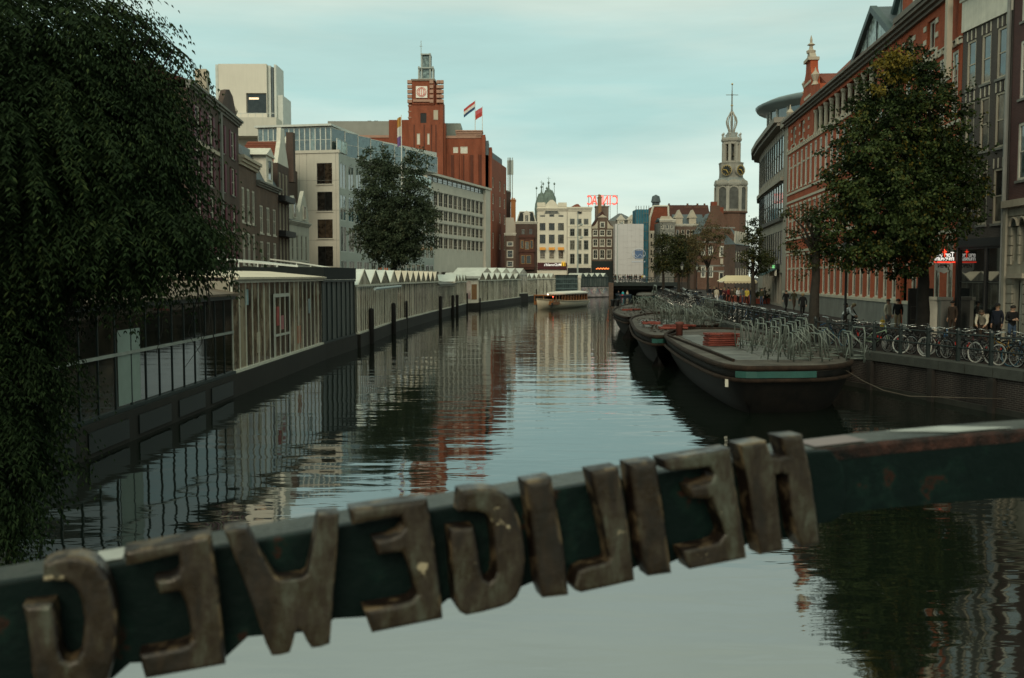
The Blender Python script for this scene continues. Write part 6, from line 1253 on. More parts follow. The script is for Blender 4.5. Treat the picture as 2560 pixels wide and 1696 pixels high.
PL = M('deck_plate', (.085,.078,.064), .6, .35, 1.2, rgb2=(.17,.165,.145), rnd=.2)
for (t, cx, cy, x0, y0, n) in ((T1,c1x,c1y,7.6,33.6,6),(T2,c2x,c2y,7.3,55,4)):
    for k in range(n):
        for j in range(2): MB().box(x0+j*1.25-cx+.02*k+(.25*k if t is T2 else .04*k),x0+j*1.25+1.22-cx+(.25*k if t is T2 else .04*k),y0+k*2.4-cy,y0+k*2.4+2.35-cy,1.442,1.458).build('deck_plate', PL, t)
    MB().box(x0-.25-cx,x0-.17-cx,y0-cy-.5,y0+n*2.4-cy,1.445,1.53).build('deck_bar', RUST, t) if t is T1 else None
LFM = M('dead_leaves', (.05,.03,.018), .9, .4, 8)
vs_, fs_ = [], []
for _ in range(420):
    a = R.random(); x = R.uniform(6.9,8.6) if a < .5 else R.uniform(8.2,11.5); y = R.uniform(50,66) if a < .5 else R.uniform(70,90); leaf(vs_, fs_, Vector((x+(y-50)*.08 if a < .5 else x,y,1.47)), Vector((R.uniform(-1,1),R.uniform(-1,1),.15)).normalized(), Vector((0,0,1)), .22, .09)
mb = MB(); mb.v = vs_; mb.f = fs_; mb.m = [0]*len(fs_); o = stuff(mb.build('fallen_leaves', LFM)); tag(o, 'brown fallen leaves strewn over the barge decks', 'leaves')
for i, (t, cx, cy, x, y) in enumerate([(T3,c3x,c3y,9.4,93),(T3,c3x,c3y,9.9,93.4),(T1,c1x,c1y,8.0,47.5)]):
    MB().lathe([(.16,0),(.16,.5),(.22,.55),(.2,.66),(.02,.68)], 10, (x-cx,y-cy,1.44)).build('bollard', DARK if i < 2 else M('red_bollard', (.16,.05,.035), .7, .2), t, True)
MB().box(-.05,.05,-.02,.02,-.12,.12).build('number_plate', WHITE, T1, mat4=TR((6.72-c1x,31.0-c1y,.95)) @ RZ(-.6))
# racks: bent tube hoops
def rack_mesh(kind):
    mb = MB(); r_ = .024
    def hoop(x, w_, h_, y=0, lean=0): mb.tube([(x,y,0),(x+lean*.8,y,h_*.85),(x+lean*.9,y+.1*w_,h_),(x+lean*.9,y+w_*.9,h_),(x+lean*.8,y+w_,h_*.85),(x,y+w_,0)], r_, 6)
    if kind == 0:
        hoop(0,.75,1.15,0,.06); mb.tube([(.02,.05,.15),(.25,.2,.55),(.45,.3,.15)], .018, 5); mb.tube([(.02,.7,.15),(-.22,.55,.5),(-.4,.45,.1)], .018, 5); mb.tube([(.0,.02,.35),(.05,.73,.35)], .018, 5)
    elif kind == 1:
        hoop(0,.6,.95,0,-.12); mb.tube([(.0,.3,.95),(.4,.3,.6),(.55,.3,0)], .02, 5); mb.tube([(0,.02,.12),(.5,.1,.12),(.5,.5,.12),(0,.58,.12)], .018, 5)
    else:
        hoop(0,.55,.55,0,.2); mb.tube([(0,.1,.5),(.3,.1,.75),(.6,.15,.3)], .018, 5); mb.tube([(0,.45,.5),(-.3,.4,.7),(-.55,.4,.2)], .018, 5)
    return mb.mesh('bicycle_rack', STEEL, True)
RM = [rack_mesh(k) for k in range(3)]
def rack(k, x, y, z, rz, group, label, tilt=0, s=1):
    o = put(RM[k], 'bicycle_rack'); o.location = (x,y,z); o.rotation_euler = (tilt,R.uniform(-.06,.06),rz); o.scale = (s,s,s); tag(o, label, 'bicycle rack', group)
for i in range(7):
    for j in range(7):
        if (i*3+j*2)%5 > 2: continue
        rack((i+j)%2, 8.9+j*.46+i*.05+R.uniform(-.06,.06), 32.9+i*1.25+R.uniform(-.15,.15), 1.43, R.uniform(-.12,.12)+(.0 if j%3 else .3), 'rack hoops on the nearest barge', '%s rack hoop from the canal side in the %s crosswise row on the nearest barge' % (ordn(j+1), ordn(i+1)))
for i in range(6):
    for j in range(6): rack(1+(i*j+j)%2, 8.9+j*.55+i*.18+R.uniform(-.15,.15), 56+i*2.4+R.uniform(-.3,.3), 1.43, R.uniform(-.5,.5), 'rack hoops on the middle barge', '%s heaped rack hoop from the canal side, %s row of the middle barge' % (ordn(j+1), ordn(i+1)), R.uniform(-.25,.25))
for i in range(5):
    for j in range(5): rack(1+(i+j)%2, 10.6+j*.5+i*.15, 80+i*2.9+R.uniform(-.4,.4), 1.43, R.uniform(-.6,.6), 'rack hoops on the third barge', '%s tangled rack hoop from the canal side, %s row of the third barge' % (ordn(j+1), ordn(i+1)), R.uniform(-.3,.3), 1.1)
for i in range(18): rack(0, rq(66+i*.75)+1.0, 66+i*.75, 1.39, .2, 'rack hoops on the quay', '%s pale rack hoop from the near end of the row on the quay' % ordn(i+1), 0, 1.0)
for i in range(10): rack(0, 21.0+i*.28, 145+i*2.0, 1.43, .3, 'rack hoops on the farthest barge', '%s rack hoop from the teal stern on the farthest barge' % ordn(i+1), 0, 1.2)
# stack of red steel frames
RF = M('red_oxide', (.20,.045,.03), .65, .3, 3, rnd=.12)
fm = MB().box(-.62,.62,-.42,-.34,0,.07).box(-.62,.62,.34,.42,0,.07).box(-.62,-.54,-.34,.34,0,.07).box(.54,.62,-.34,.34,0,.07).box(-.04,.04,-.34,.34,.005,.06).tube([(-.6,-.45,.04),(-.2,-.5,.04),(.3,-.46,.05),(.62,-.45,.04)], .035, 6).mesh('steel_frame', RF)
for k in range(6):
    o = put(fm, 'steel_frame'); o.location = (8.55+R.uniform(-.04,.04),40.6+R.uniform(-.05,.05),1.46+k*.088); o.rotation_euler = (0,0,.12+R.uniform(-.06,.06)); tag(o, '%s red oxide steel frame of the stack on the nearest barge' % ['lowest','second','third','fourth','fifth','topmost'][k], 'steel frame', 'stacked red frames')
for i,(x,y,lab) in enumerate(((8.6,53.2,'red steel frame lying on the bow of the middle barge'),(9.0,53.6,'second red steel frame beside the first on the middle barge'),(9.8,82,'red steel frame lying on the third barge'),(8.2,59,'red steel frame between the racks of the middle barge'))):
    o = put(fm, 'steel_frame'); o.location = (x,y,1.46 if i != 1 else 1.55); o.rotation_euler = (0,0,.5*i); o.scale = (1.15,1.15,1.8); tag(o, lab, 'steel frame', 'loose red frames')
# mooring rope from barge to quay
tag(MB().tube([(10.7,32.0,1.3),(11.2,31.6,.95),(11.7,31.2,.7),(12.4,30.9,.55),(15.3,30.6,.5)], .014, 6).build('mooring_rope', M('pale_rope', (.09,.075,.055), .8, .2), None, True), 'slack pale mooring rope between the nearest barge and the quay wall', 'rope')
# ================================================================== boats
def boat_hull(mb, L_, W_, h0, h1, n=16, m=0, draft=.25, full=.55):
    rings_ = []
    for k in range(n+1):
        f_ = k/n; w_ = W_/2*(math.sin(min(1,f_/full)*pi/2)**.7 if f_ < full else (1-.25*((f_-full)/(1-full))**2.5)); w_ = max(w_,.03); z_ = h0+(h1-h0)*f_+.35*(1-f_)**2.5+.12*f_**3
        x = L_*f_; rings_.append([(x,-w_,z_),(x+(.25*(1-f_)**4),-w_*.9,z_*.45),(x+.5*(1-f_)**4,-w_*.72,-draft*.3),(x+.5*(1-f_)**4,0,-draft),(x+.5*(1-f_)**4,w_*.72,-draft*.3),(x+.25*(1-f_)**4,w_*.9,z_*.45),(x,w_,z_)])
    mb.loft(rings_, m); return rings_
A_, Bq = Vector((*XY(1342,127),0)), Vector((*XY(1452,142),0)); d_ = Bq-A_
t = thing('saloon_boat', 'cream saloon boat with varnished wooden cabin and white roof on the canal', 'boat', A_, math.atan2(d_.y,d_.x)); L_ = d_.length
CRM = M('cream_hull', (.50,.43,.31), .45, .08, .8, streak=.1); VAR = M('varnished_wood', (.24,.095,.03), .35, .25, 3, spec=.5)
mb = MB(); rg = boat_hull(mb, L_, 3.4, 1.0, .75); mb.build('hull', CRM, t, True)
MB().tube([r_[0] for r_ in rg], .07, 6).build('gunwale', M('tan_gunwale', (.32,.24,.15), .5), t); MB().tube([r_[6] for r_ in rg], .07, 6).build('gunwale', M('tan_gunwale', (.32,.24,.15)), t)
MB().box(2.2,L_-.6,-1.3,1.3,.55,.95).build('coaming', VAR, t)
for k in range(13):
    x = 2.4+k*(L_-3.4)/12
    for s in (-1,1): MB().box(x-.06,x+.06,s*1.3-.05,s*1.3+.05,.95,1.78).build('cabin_post', VAR, t)
for s in (-1,1): MB().add([(6.2,s*1.27,.97),(L_-1,s*1.27,.97),(L_-1,s*1.27,1.76),(6.2,s*1.27,1.76)], [(0,1,2,3)]).build('cabin_glass', glass('cabin_glass', (.09,.035,.018), (.16,.07,.03), .4), t)
MB().box(2.3,L_-.9,-1.4,1.4,1.78,1.86).build('cabin_frame', VAR, t)
MB().loft([[(x,-1.5*w_,1.862),(x,-1.1*w_,2.0+.12*w_),(x,0,2.1+.12*w_),(x,1.1*w_,2.0+.12*w_),(x,1.5*w_,1.862)] for x,w_ in ((6.0,.85),(6.8,1),(L_*.7,1),(L_-1,1),(L_-.5,.9))]).build('roof', M('white_canvas', (.60,.57,.50), .7, .06), t, True)
MB().box(2.25,2.35,-1.25,1.25,.95,1.05).box(2.25,2.35,-1.25,1.25,1.70,1.78).box(2.25,2.35,-.05,.05,1.05,1.7).build('windscreen_frame', VAR, t)
MB().tube([(1.6+.22*math.cos(2*pi*k/14),-1.32-.01,.55+.24*math.sin(2*pi*k/14)) for k in range(14)], .07, 6, closed=True).build('tyre_fender', DARK, t, mat4=TR((.4,.02,0)))
MB().box(L_-.6,L_+.9,-1.1,1.1,.55,.75).build('stern_platform', WHITE, t)
MB().lathe([(.07,-.07),(.09,0),(.05,.07)], 8, (2.3,-.6,1.9)).build('lamp', M('lamp_white', (.8,.8,.7), .5, 0, emit=(1,.9,.7), estr=4), t)
MB().lathe([(.06,-.06),(.08,0),(.05,.06)], 8, (2.25,-1.35,1.6)).build('lamp', M('lamp_red', (.8,.1,.05), .5, 0, emit=(1,.1,.05), estr=4), t)
t = thing('rowing_boat', 'small dark open boat with passengers by the far bridge', 'boat', (*XY(1537,205),0), .1); mb = MB(); boat_hull(mb, 3.4, 1.5, .35, .4); mb.build('hull', M('dark_blue_hull', (.02,.04,.06), .5), t, True)
MB().box(.9,1.1,-.6,.6,.3,.36).box(2.0,2.2,-.65,.65,.3,.36).build('thwart', VAR, t); MB().box(1.3,1.6,-.78,-.72,.25,.45).build('tail_lamp', M('red_patch', (.5,.03,.04), .5), t)
# ================================================================== quay railing, lamps, furniture
rl = thing('quay_railing', 'dark green railing with two rails along the right quay edge', 'railing', (15,31,1.39))
def off(Y, d_=.32): return rq(Y)+d_
ys = [22.5]
while ys[-1] < 41.5: ys.append(ys[-1]+1.55)
pm2 = MB().box(-.055,.055,-.055,.055,.0,1.02).box(-.075,.075,-.075,.075,1.02,1.06).lathe([(.07,0),(.05,.06),(.01,.09)], 8, (0,0,1.06)).mesh('railing_post', GREEN)
for y in ys: put(pm2, 'railing_post', rl, TR((off(y)-15,y-31,.03)))
for z_ in (.48,.93): MB().tube([(off(y)-15,y-31,z_+.03) for y in ys], .028, 6).build('rail', GREEN, rl, True)
rl = thing('quay_railing', 'farther stretch of green railing behind the barges', 'railing', (14,60,1.39)); ys = [45.2+k*1.7 for k in range(14)]
for y in ys: put(pm2, 'railing_post', rl, TR((off(y,.5)-14,y-60,.03)))
for z_ in (.48,.93): MB().tube([(off(y,.5)-14,y-60,z_+.03) for y in ys], .028, 6).build('rail', GREEN, rl, True)
def lamp(label, x, y, h=4.2, s=1):
    t = thing('street_lamp', label, 'street lamp', (x,y,1.39)); IRON = M('lamp_iron', (.030,.022,.018), .5, .2, 4)
    MB().lathe([(.16,0),(.16,.25),(.10,.35),(.085,1.0),(.11,1.05),(.065,1.12),(.05,h-.9),(.09,h-.85),(.05,h-.78)], 10).build('post', IRON, t, True)
    MB().lathe([(.12,h-.78),(.2,h-.3)], 6).build('lantern_glass', M('lantern_pane', (.35,.36,.30), .2, .1), t); MB().lathe([(.24,h-.3),(.20,h-.2),(.1,h-.05),(.08,h),(.12,h+.05),(.02,h+.22)], 6).build('lantern_cap', IRON, t)
    for k in range(6): a = 2*pi*k/6; MB().tube([(.125*math.cos(a),.125*math.sin(a),h-.78),(.205*math.cos(a),.205*math.sin(a),h-.3)], .012, 4).build('lantern_bar', IRON, t)
b = XY(2115,47); lamp('dark lamp post rising into the big tree behind the bicycles', b[0], b[1], 4.6)
b = XY(1705,128); lamp('old lantern post between the slim trees by the far bridge', b[0], b[1], 4.5)
b = XY(1742,150); lamp('old lantern post before the gatehouse', b[0], b[1], 4.6)
# cream market stall by the trees
b = XY(1842,104); t = thing('market_stall', 'street stall with cream scalloped awning among the crowd', 'stall', (b[0],b[1],1.39), .1)
CA = M('cream_awning', (.66,.56,.36), .8, .06, 1)
MB().loft([[(-1.75,-1.3,2.35),(1.75,-1.3,2.35),(1.75,1.3,2.35),(-1.75,1.3,2.35)],[(-1.1,-.2,2.95),(1.1,-.2,2.95),(1.1,.2,2.95),(-1.1,.2,2.95)]]).build('awning', CA, t)
for k in range(10): MB().prism([(-1.75+k*.35,2.345),(-1.4+k*.35,2.345),(-1.4+k*.35,2.2),(-1.575+k*.35,2.12),(-1.75+k*.35,2.2)], -1.32, -1.3).build('scallop', CA, t)
for sx in (-1.6,1.6):
    for sy in (-1.1,1.1): MB().tube([(sx,sy,0),(sx,sy,2.36)], .03, 5).build('stall_pole', DARK, t)
MB().box(-1.5,1.5,-.9,-.2,0,.9).build('counter', M('stall_red', (.20,.05,.03), .8, .5, 3), t)
b = XY(1897,104); t = thing('planter', 'red flower boxes and green shrubs beside the stall', 'planter', (b[0],b[1],1.39)); MB().box(-1.2,1.2,-.4,.4,0,.55).build('trough', M('planter_red', (.24,.05,.03), .8, .3, 3), t)
vs_, fs_, _ = clumps([((.6,0,1.0),(.9,.5,.6),1)], 900, .16, .22); mb = MB(); mb.v = vs_; mb.f = fs_; mb.m = [0]*len(fs_); mb.build('foliage', LF2, t)
MB().box(1.35,2.1,-.45,.45,0,.62).build('stone_box', STONE, t)
# museum board, bollards
b = XY(2303,49); t = thing('warning_board', 'tall black museum board with white warning triangle behind the bicycles', 'sign', (b[0],b[1],1.39), .05)
MB().box(-.62,.62,-.05,.05,0,2.3).build('board', DARK, t); WL = M('board_line', (.42,.40,.32), .7)
MB().tube([(-.17,-.07,1.55),(.17,-.07,1.55),(0,-.07,1.88)], .018, 4, closed=True).box(-.012,.012,-.075,-.06,1.64,1.76).build('warning_triangle', WL, t)
MB().lathe([(.01,-.11),(.09,-.05),(.09,.05),(.02,.1)], 10, (-.02,-.08,2.08)).build('skull_emblem', WL, t)
MB().tube([(-.5,-.07,.75),(.5,-.07,.75),(.5,-.07,1.4),(-.5,-.07,1.4)], .008, 4, closed=True).build('board_frame', M('frame_grey', (.12,.11,.09), .7), t)
for i, (px, Y) in enumerate(((2330,48),(2362,47.6))):
    b = XY(px,Y); tag(MB().box(-.24,.24,-.24,.24,0,1.75).box(-.3,.3,-.3,.3,1.75,1.9).build('stone_pillar', WHITE if i == 0 else STONE), ['white stone pillar by the museum door','grey stone pillar right of the white pillar'][i], 'pillar').location = (b[0],b[1],1.39)
# ================================================================== bicycles
TYRE = M('tyre_black', (.012,.012,.012), .8, .2, 9); TYREW = M('tyre_white', (.42,.40,.35), .7, .1, 9); TYREB = M('tyre_blue', (.02,.11,.17), .7, .1, 9)
RIM = M('rim_chrome', (.35,.35,.33), .35, .1, 9, metal=.7); SADM = M('saddle_black', (.02,.017,.015), .6, .2, 9); CHR = M('chrome', (.45,.45,.42), .25, .1, 9, metal=.8)
WR = .34
def wheel_mesh(tyre):
    mb = MB()
    mb.tube([(WR*math.cos(2*pi*k/28),0,WR*math.sin(2*pi*k/28)) for k in range(28)], .021, 6, closed=True); return mb.mesh('tyre', tyre, True)
TYM = {k: wheel_mesh(v) for k, v in (('k',TYRE),('w',TYREW),('b',TYREB))}
_m = MB(); _m.tube([(.315*math.cos(2*pi*k/28),0,.315*math.sin(2*pi*k/28)) for k in range(28)], .013, 4, closed=True)
for k in range(14): a = 2*pi*k/14; _m.tube([(.02*math.cos(a+1),.02*(-1)**k,.02*math.sin(a+1)),(.31*math.cos(a),0,.31*math.sin(a))], .0025, 3)
_m.tube([(0,-.05,0),(0,.05,0)], .025, 6); RIMM = _m.mesh('rim', RIM)
FC = [('black',(.014,.014,.014)),('dark green',(.012,.035,.028)),('pale green',(.20,.28,.18)),('mustard',(.30,.16,.02)),('blue',(.02,.10,.22)),('maroon',(.10,.012,.015)),('grey',(.16,.16,.15)),('white',(.45,.44,.40))]
FM = {n_: M('bicycle_'+n_, c_, .35, .1, 9, spec=.5) for n_, c_ in FC}
def frame_mb():
    mb = MB(); r_ = .017
    rear, front = (-.54,0,WR), (.54,0,WR); bb = (-.10,0,.29); seat = (-.24,0,.78); hd0, hd1 = (.40,0,.62), (.355,0,.80)
    for a, b_ in ((bb,seat),(bb,hd0),((-.19,0,.62),hd1),(hd0,hd1)): mb.tube([a,b_], r_, 6)
    for s in (-.06,.06): mb.tube([(rear[0],s,rear[2]),(bb[0],s*.5,bb[2])], .011, 5); mb.tube([(rear[0],s,rear[2]),(-.215,s*.4,.70)], .010, 5); mb.tube([(front[0],s,front[2]),(.46,s,.55),(.41,s*.5,.62)], .013, 5)
    mb.tube([hd1,(.33,0,.98)], .014, 6); mb.tube([seat,(-.265,0,.90)], .014, 6); return mb
FRM = {}
def fmesh(c_):
    if c_ not in FRM: FRM[c_] = frame_mb().mesh('frame', FM[c_], True)
    return FRM[c_]
HBM = MB().tube([(.12,-.30,1.03),(.22,-.28,1.05),(.34,-.16,1.02),(.33,0,.99),(.34,.16,1.02),(.22,.28,1.05),(.12,.30,1.03)], .013, 6).mesh('handlebar', CHR, True)
GRM = [MB().tube([(.06,s_*.305,1.02),(.16,s_*.295,1.04)], .02, 6).mesh('grip', SADM) for s_ in (-1,1)]
SDM = MB().loft([[(-.40,-.10,.915),(-.40,.10,.915),(-.40,.09,.965),(-.40,-.09,.965)],[(-.28,-.09,.905),(-.28,.09,.905),(-.28,.07,.955),(-.28,-.07,.955)],[(-.12,-.02,.915),(-.12,.02,.915),(-.12,.018,.95),(-.12,-.018,.95)]]).mesh('saddle', SADM, True)
MGM = MB()
for c_x in (-.54,.54):
    pts = [(c_x+.375*math.cos(a),0,WR+.375*math.sin(a)) for a in [pi*(.05+.9*k/10)+(0.35 if c_x < 0 else -.1) for k in range(11)]]
    MGM.loft([[(p_[0],-.028,p_[2]),(p_[0],.028,p_[2]),(p_[0]*1.0,.0,p_[2]+.008)] for p_ in pts])
MGM = MGM.mesh('mudguard', TYRE)
CRM_ = MB().tube([(-.82,-.06,.74),(-.82,.06,.74),(-.36,.06,.74),(-.36,-.06,.74)], .008, 4, closed=True).tube([(-.54,-.06,WR),(-.66,-.06,.74)], .007, 4).tube([(-.54,.06,WR),(-.66,.06,.74)], .007, 4).tube([(-.70,-.06,.74),(-.70,.06,.74)], .007, 4).mesh('carrier', SADM)
CKM = MB().tube([(-.10+.09*math.cos(2*pi*k/14),-.05,.29+.09*math.sin(2*pi*k/14)) for k in range(14)], .012, 4, closed=True).tube([(-.10,-.07,.29),(-.02,-.08,.14)], .010, 4).tube([(-.10,.07,.29),(-.18,.08,.44)], .010, 4).box(-.07,.03,-.17,-.08,.125,.15).box(-.23,-.13,.08,.17,.43,.455).tube([(-.10,-.05,.37),(-.54,-.05,.37)], .006, 4).tube([(-.10,-.05,.21),(-.54,-.05,.31)], .006, 4).mesh('crankset', SADM)
LTM = MB().lathe([(.02,0),(.04,.05),(.035,.07)], 8, (0,0,0)).xf(TR((.42,0,.86)) @ Matrix.Rotation(pi/2,4,'Y')).mesh('headlamp', CHR)
RDM = MB().box(-.93,-.91,-.025,.025,.50,.57).mesh('reflector', M('reflector_red', (.45,.03,.02), .4))
BSK = MB(); 
for k in range(5): z_ = .82+k*.05; BSK.tube([(.44,-.17,z_),(.44,.17,z_),(.70,.15,z_),(.70,-.15,z_)], .007, 4, closed=True)
for k in range(10): BSK.tube([(.44+.026*k,-.165,.82),(.44+.026*k,-.165,1.02)], .004, 3).tube([(.44+.026*k,.165,.82),(.44+.026*k,.165,1.02)], .004, 3).tube([(.70,-.15+.033*k,.82),(.70,-.15+.033*k,1.02)], .004, 3)
BSK = BSK.mesh('basket', SADM)
def bike(label, x, y, rz, col='black', ty='k', lean=.06, steer=.25, basket=False, group='bicycles against the quay railing', z=1.39):
    t = thing('bicycle', label, 'bicycle', (x,y,z), rz, group); t.rotation_euler = (lean,0,rz)
    put(fmesh(col), 'frame', t)
    for wx in (-.54,.54):
        w_ = put(TYM[ty], 'wheel', t, TR((wx,0,WR)) @ RZ(steer*.0)); put(RIMM, 'rim', w_)
    hb = put(HBM, 'handlebar', t); [put(g_, 'grip', hb) for g_ in GRM]
    for me, nm in ((SDM,'saddle'),(MGM,'mudguard'),(CRM_,'carrier'),(CKM,'crankset'),(LTM,'headlamp'),(RDM,'reflector')): put(me, nm, t)
    if basket: put(BSK, 'basket', t)
    return t
QA = math.atan2(29.8-41, 15.5-12.75)     # along the near quay, towards the camera
NB = [(2078,'black','b','black bicycle with blue tyres at the railing end',.0),(2100,'dark green','k','green bicycle second from the railing end',.5),(2132,'maroon','k','maroon bicycle with silver handlebar under the lamp post',-.4),(2160,'dark green','k','dark green bicycle beside the white covered seat',.3),(2188,'pale green','k','pale green framed bicycle leaning by the lamp post',.6),(2216,'black','k','black bicycle before the couple by the brick wall',-.5),(2250,'black','k','black bicycle under the big tree trunk',.4),(2285,'black','w','black bicycle with pale tyres and chrome bars',.7),(2318,'grey','k','grey bicycle with bright mudguard by the stone pillar',-.3),(2350,'black','w','black roadster with pale tyres before the shop front',.2),(2388,'black','k','tall black roadster with wide chrome handlebar',.1),(2425,'black','k','low black bicycle left of the white tyred one',-.25),(2470,'black','w','bicycle with big white tyres near the frame edge',.05),(2518,'mustard','w','mustard framed bicycle with white tyres at the frame edge',.1),(2552,'blue','b','blue bicycle with blue tyres at the right frame edge',.35),(2590,'black','k','black bicycle past the right frame edge',.1)]
for i, (px, c_, ty, lab, dy) in enumerate(NB):
    # place just behind the railing line
    best = min((abs(XY(px,Y/10)[0]-(rq(Y/10)+.95)), Y/10) for Y in range(250,420)); Y = best[1]
    bike(lab, rq(Y)+.95+(i%3)*.12, Y+(.25 if i%2 else 0), QA+dy*.55+(pi if i%2 else 0), c_, ty, R.uniform(-.10,.10), basket=(i in (3,9,14)))
for i, (px, dx, c_) in enumerate(((2140,2.1,'black'),(2175,2.0,'grey'),(2205,2.2,'dark green'),(2270,2.1,'black'),(2305,2.2,'black'),(2370,2.1,'blue'),(2410,2.2,'black'),(2450,2.0,'maroon'),(2495,2.2,'black'),(2540,2.1,'dark green'))):
    Y = min((abs(XY(px,Y/10)[0]-(rq(Y/10)+dx)), Y/10) for Y in range(250,440))[1]; bike('%s bicycle, %s from the tree end of the second row behind the railing bicycles' % (c_, ordn(i+1)), rq(Y)+dx, Y, QA+R.uniform(-.6,.6), c_, 'k', R.uniform(-.1,.1), group='second row of bicycles')
# farther bicycles: one light mesh each, parked across the quay
def far_bike(c_):
    mb = MB(); 
    for wx in (-.54,.54): mb.tube([(wx+WR*math.cos(2*pi*k/16),0,WR+WR*math.sin(2*pi*k/16)) for k in range(16)], .022, 4, 1, True); mb.tube([(wx+.29*math.cos(2*pi*k/12),0,WR+.29*math.sin(2*pi*k/12)) for k in range(12)], .010, 3, 2, True)
    f_ = frame_mb(); mb.add(f_.v, f_.f, 0); mb.tube([(.12,-.30,1.03),(.33,-.12,1.01),(.33,.12,1.01),(.12,.30,1.03)], .016, 4, 2); mb.box(-.40,-.14,-.08,.08,.91,.96,1); mb.box(-.82,-.36,-.06,.06,.735,.75,1); mb.box(.44,.68,-.14,.14,.80,1.0,1) if c_ in ('black','grey') else None
    return mb.mesh('bicycle', [FM[c_], TYRE, CHR])
FBM = [far_bike(c_) for c_ in ('black','dark green','grey','black','blue','white','maroon')]
def fb(x, y, rz, lab, grp):
    o = put(R.choice(FBM), 'bicycle'); o.location = (x,y,1.39); o.rotation_euler = (R.uniform(-.12,.12),0,rz); tag(o, lab, 'bicycle', grp)
for i in range(34): Y = 45.5+i*.72; fb(rq(Y)+1.35+R.uniform(-.2,.2), Y, R.uniform(-.3,.3)+(pi if i%2 else 0), '%s parked bicycle from the near end of the quay row behind the barges' % ordn(i+1), 'bicycles along the middle quay')
for i in range(46): Y = 68+i*.95; fb(rq(Y)+2.0+R.uniform(-.3,.3), Y, R.uniform(-.35,.35)+(pi if i%2 else 0), '%s bicycle from the near end of the dense mass before the stall' % ordn(i+1), 'bicycles in the far mass')
for i in range(40): Y = 90+i*1.7; fb(rq(Y)+.8+R.uniform(-.3,.5), Y, R.uniform(-.4,.4), '%s bicycle from the near end along the far quay water side' % ordn(i+1), 'bicycles at the far water side')
for i in range(26): Y = 118+i*2.3; fb(rq(Y)+3.6+R.uniform(-.4,.4), Y, R.uniform(-.4,.4), '%s bicycle from the near end of the inner row towards the bridge' % ordn(i+1), 'bicycles towards the bridge')
for i in range(12): fb(xa+1.5+i*.75, 216.6+.9, R.uniform(-.3,.3), '%s bicycle from the left against the far bridge railing' % ordn(i+1), 'bicycles on the bridge'); C.objects[-1].location.z = zd
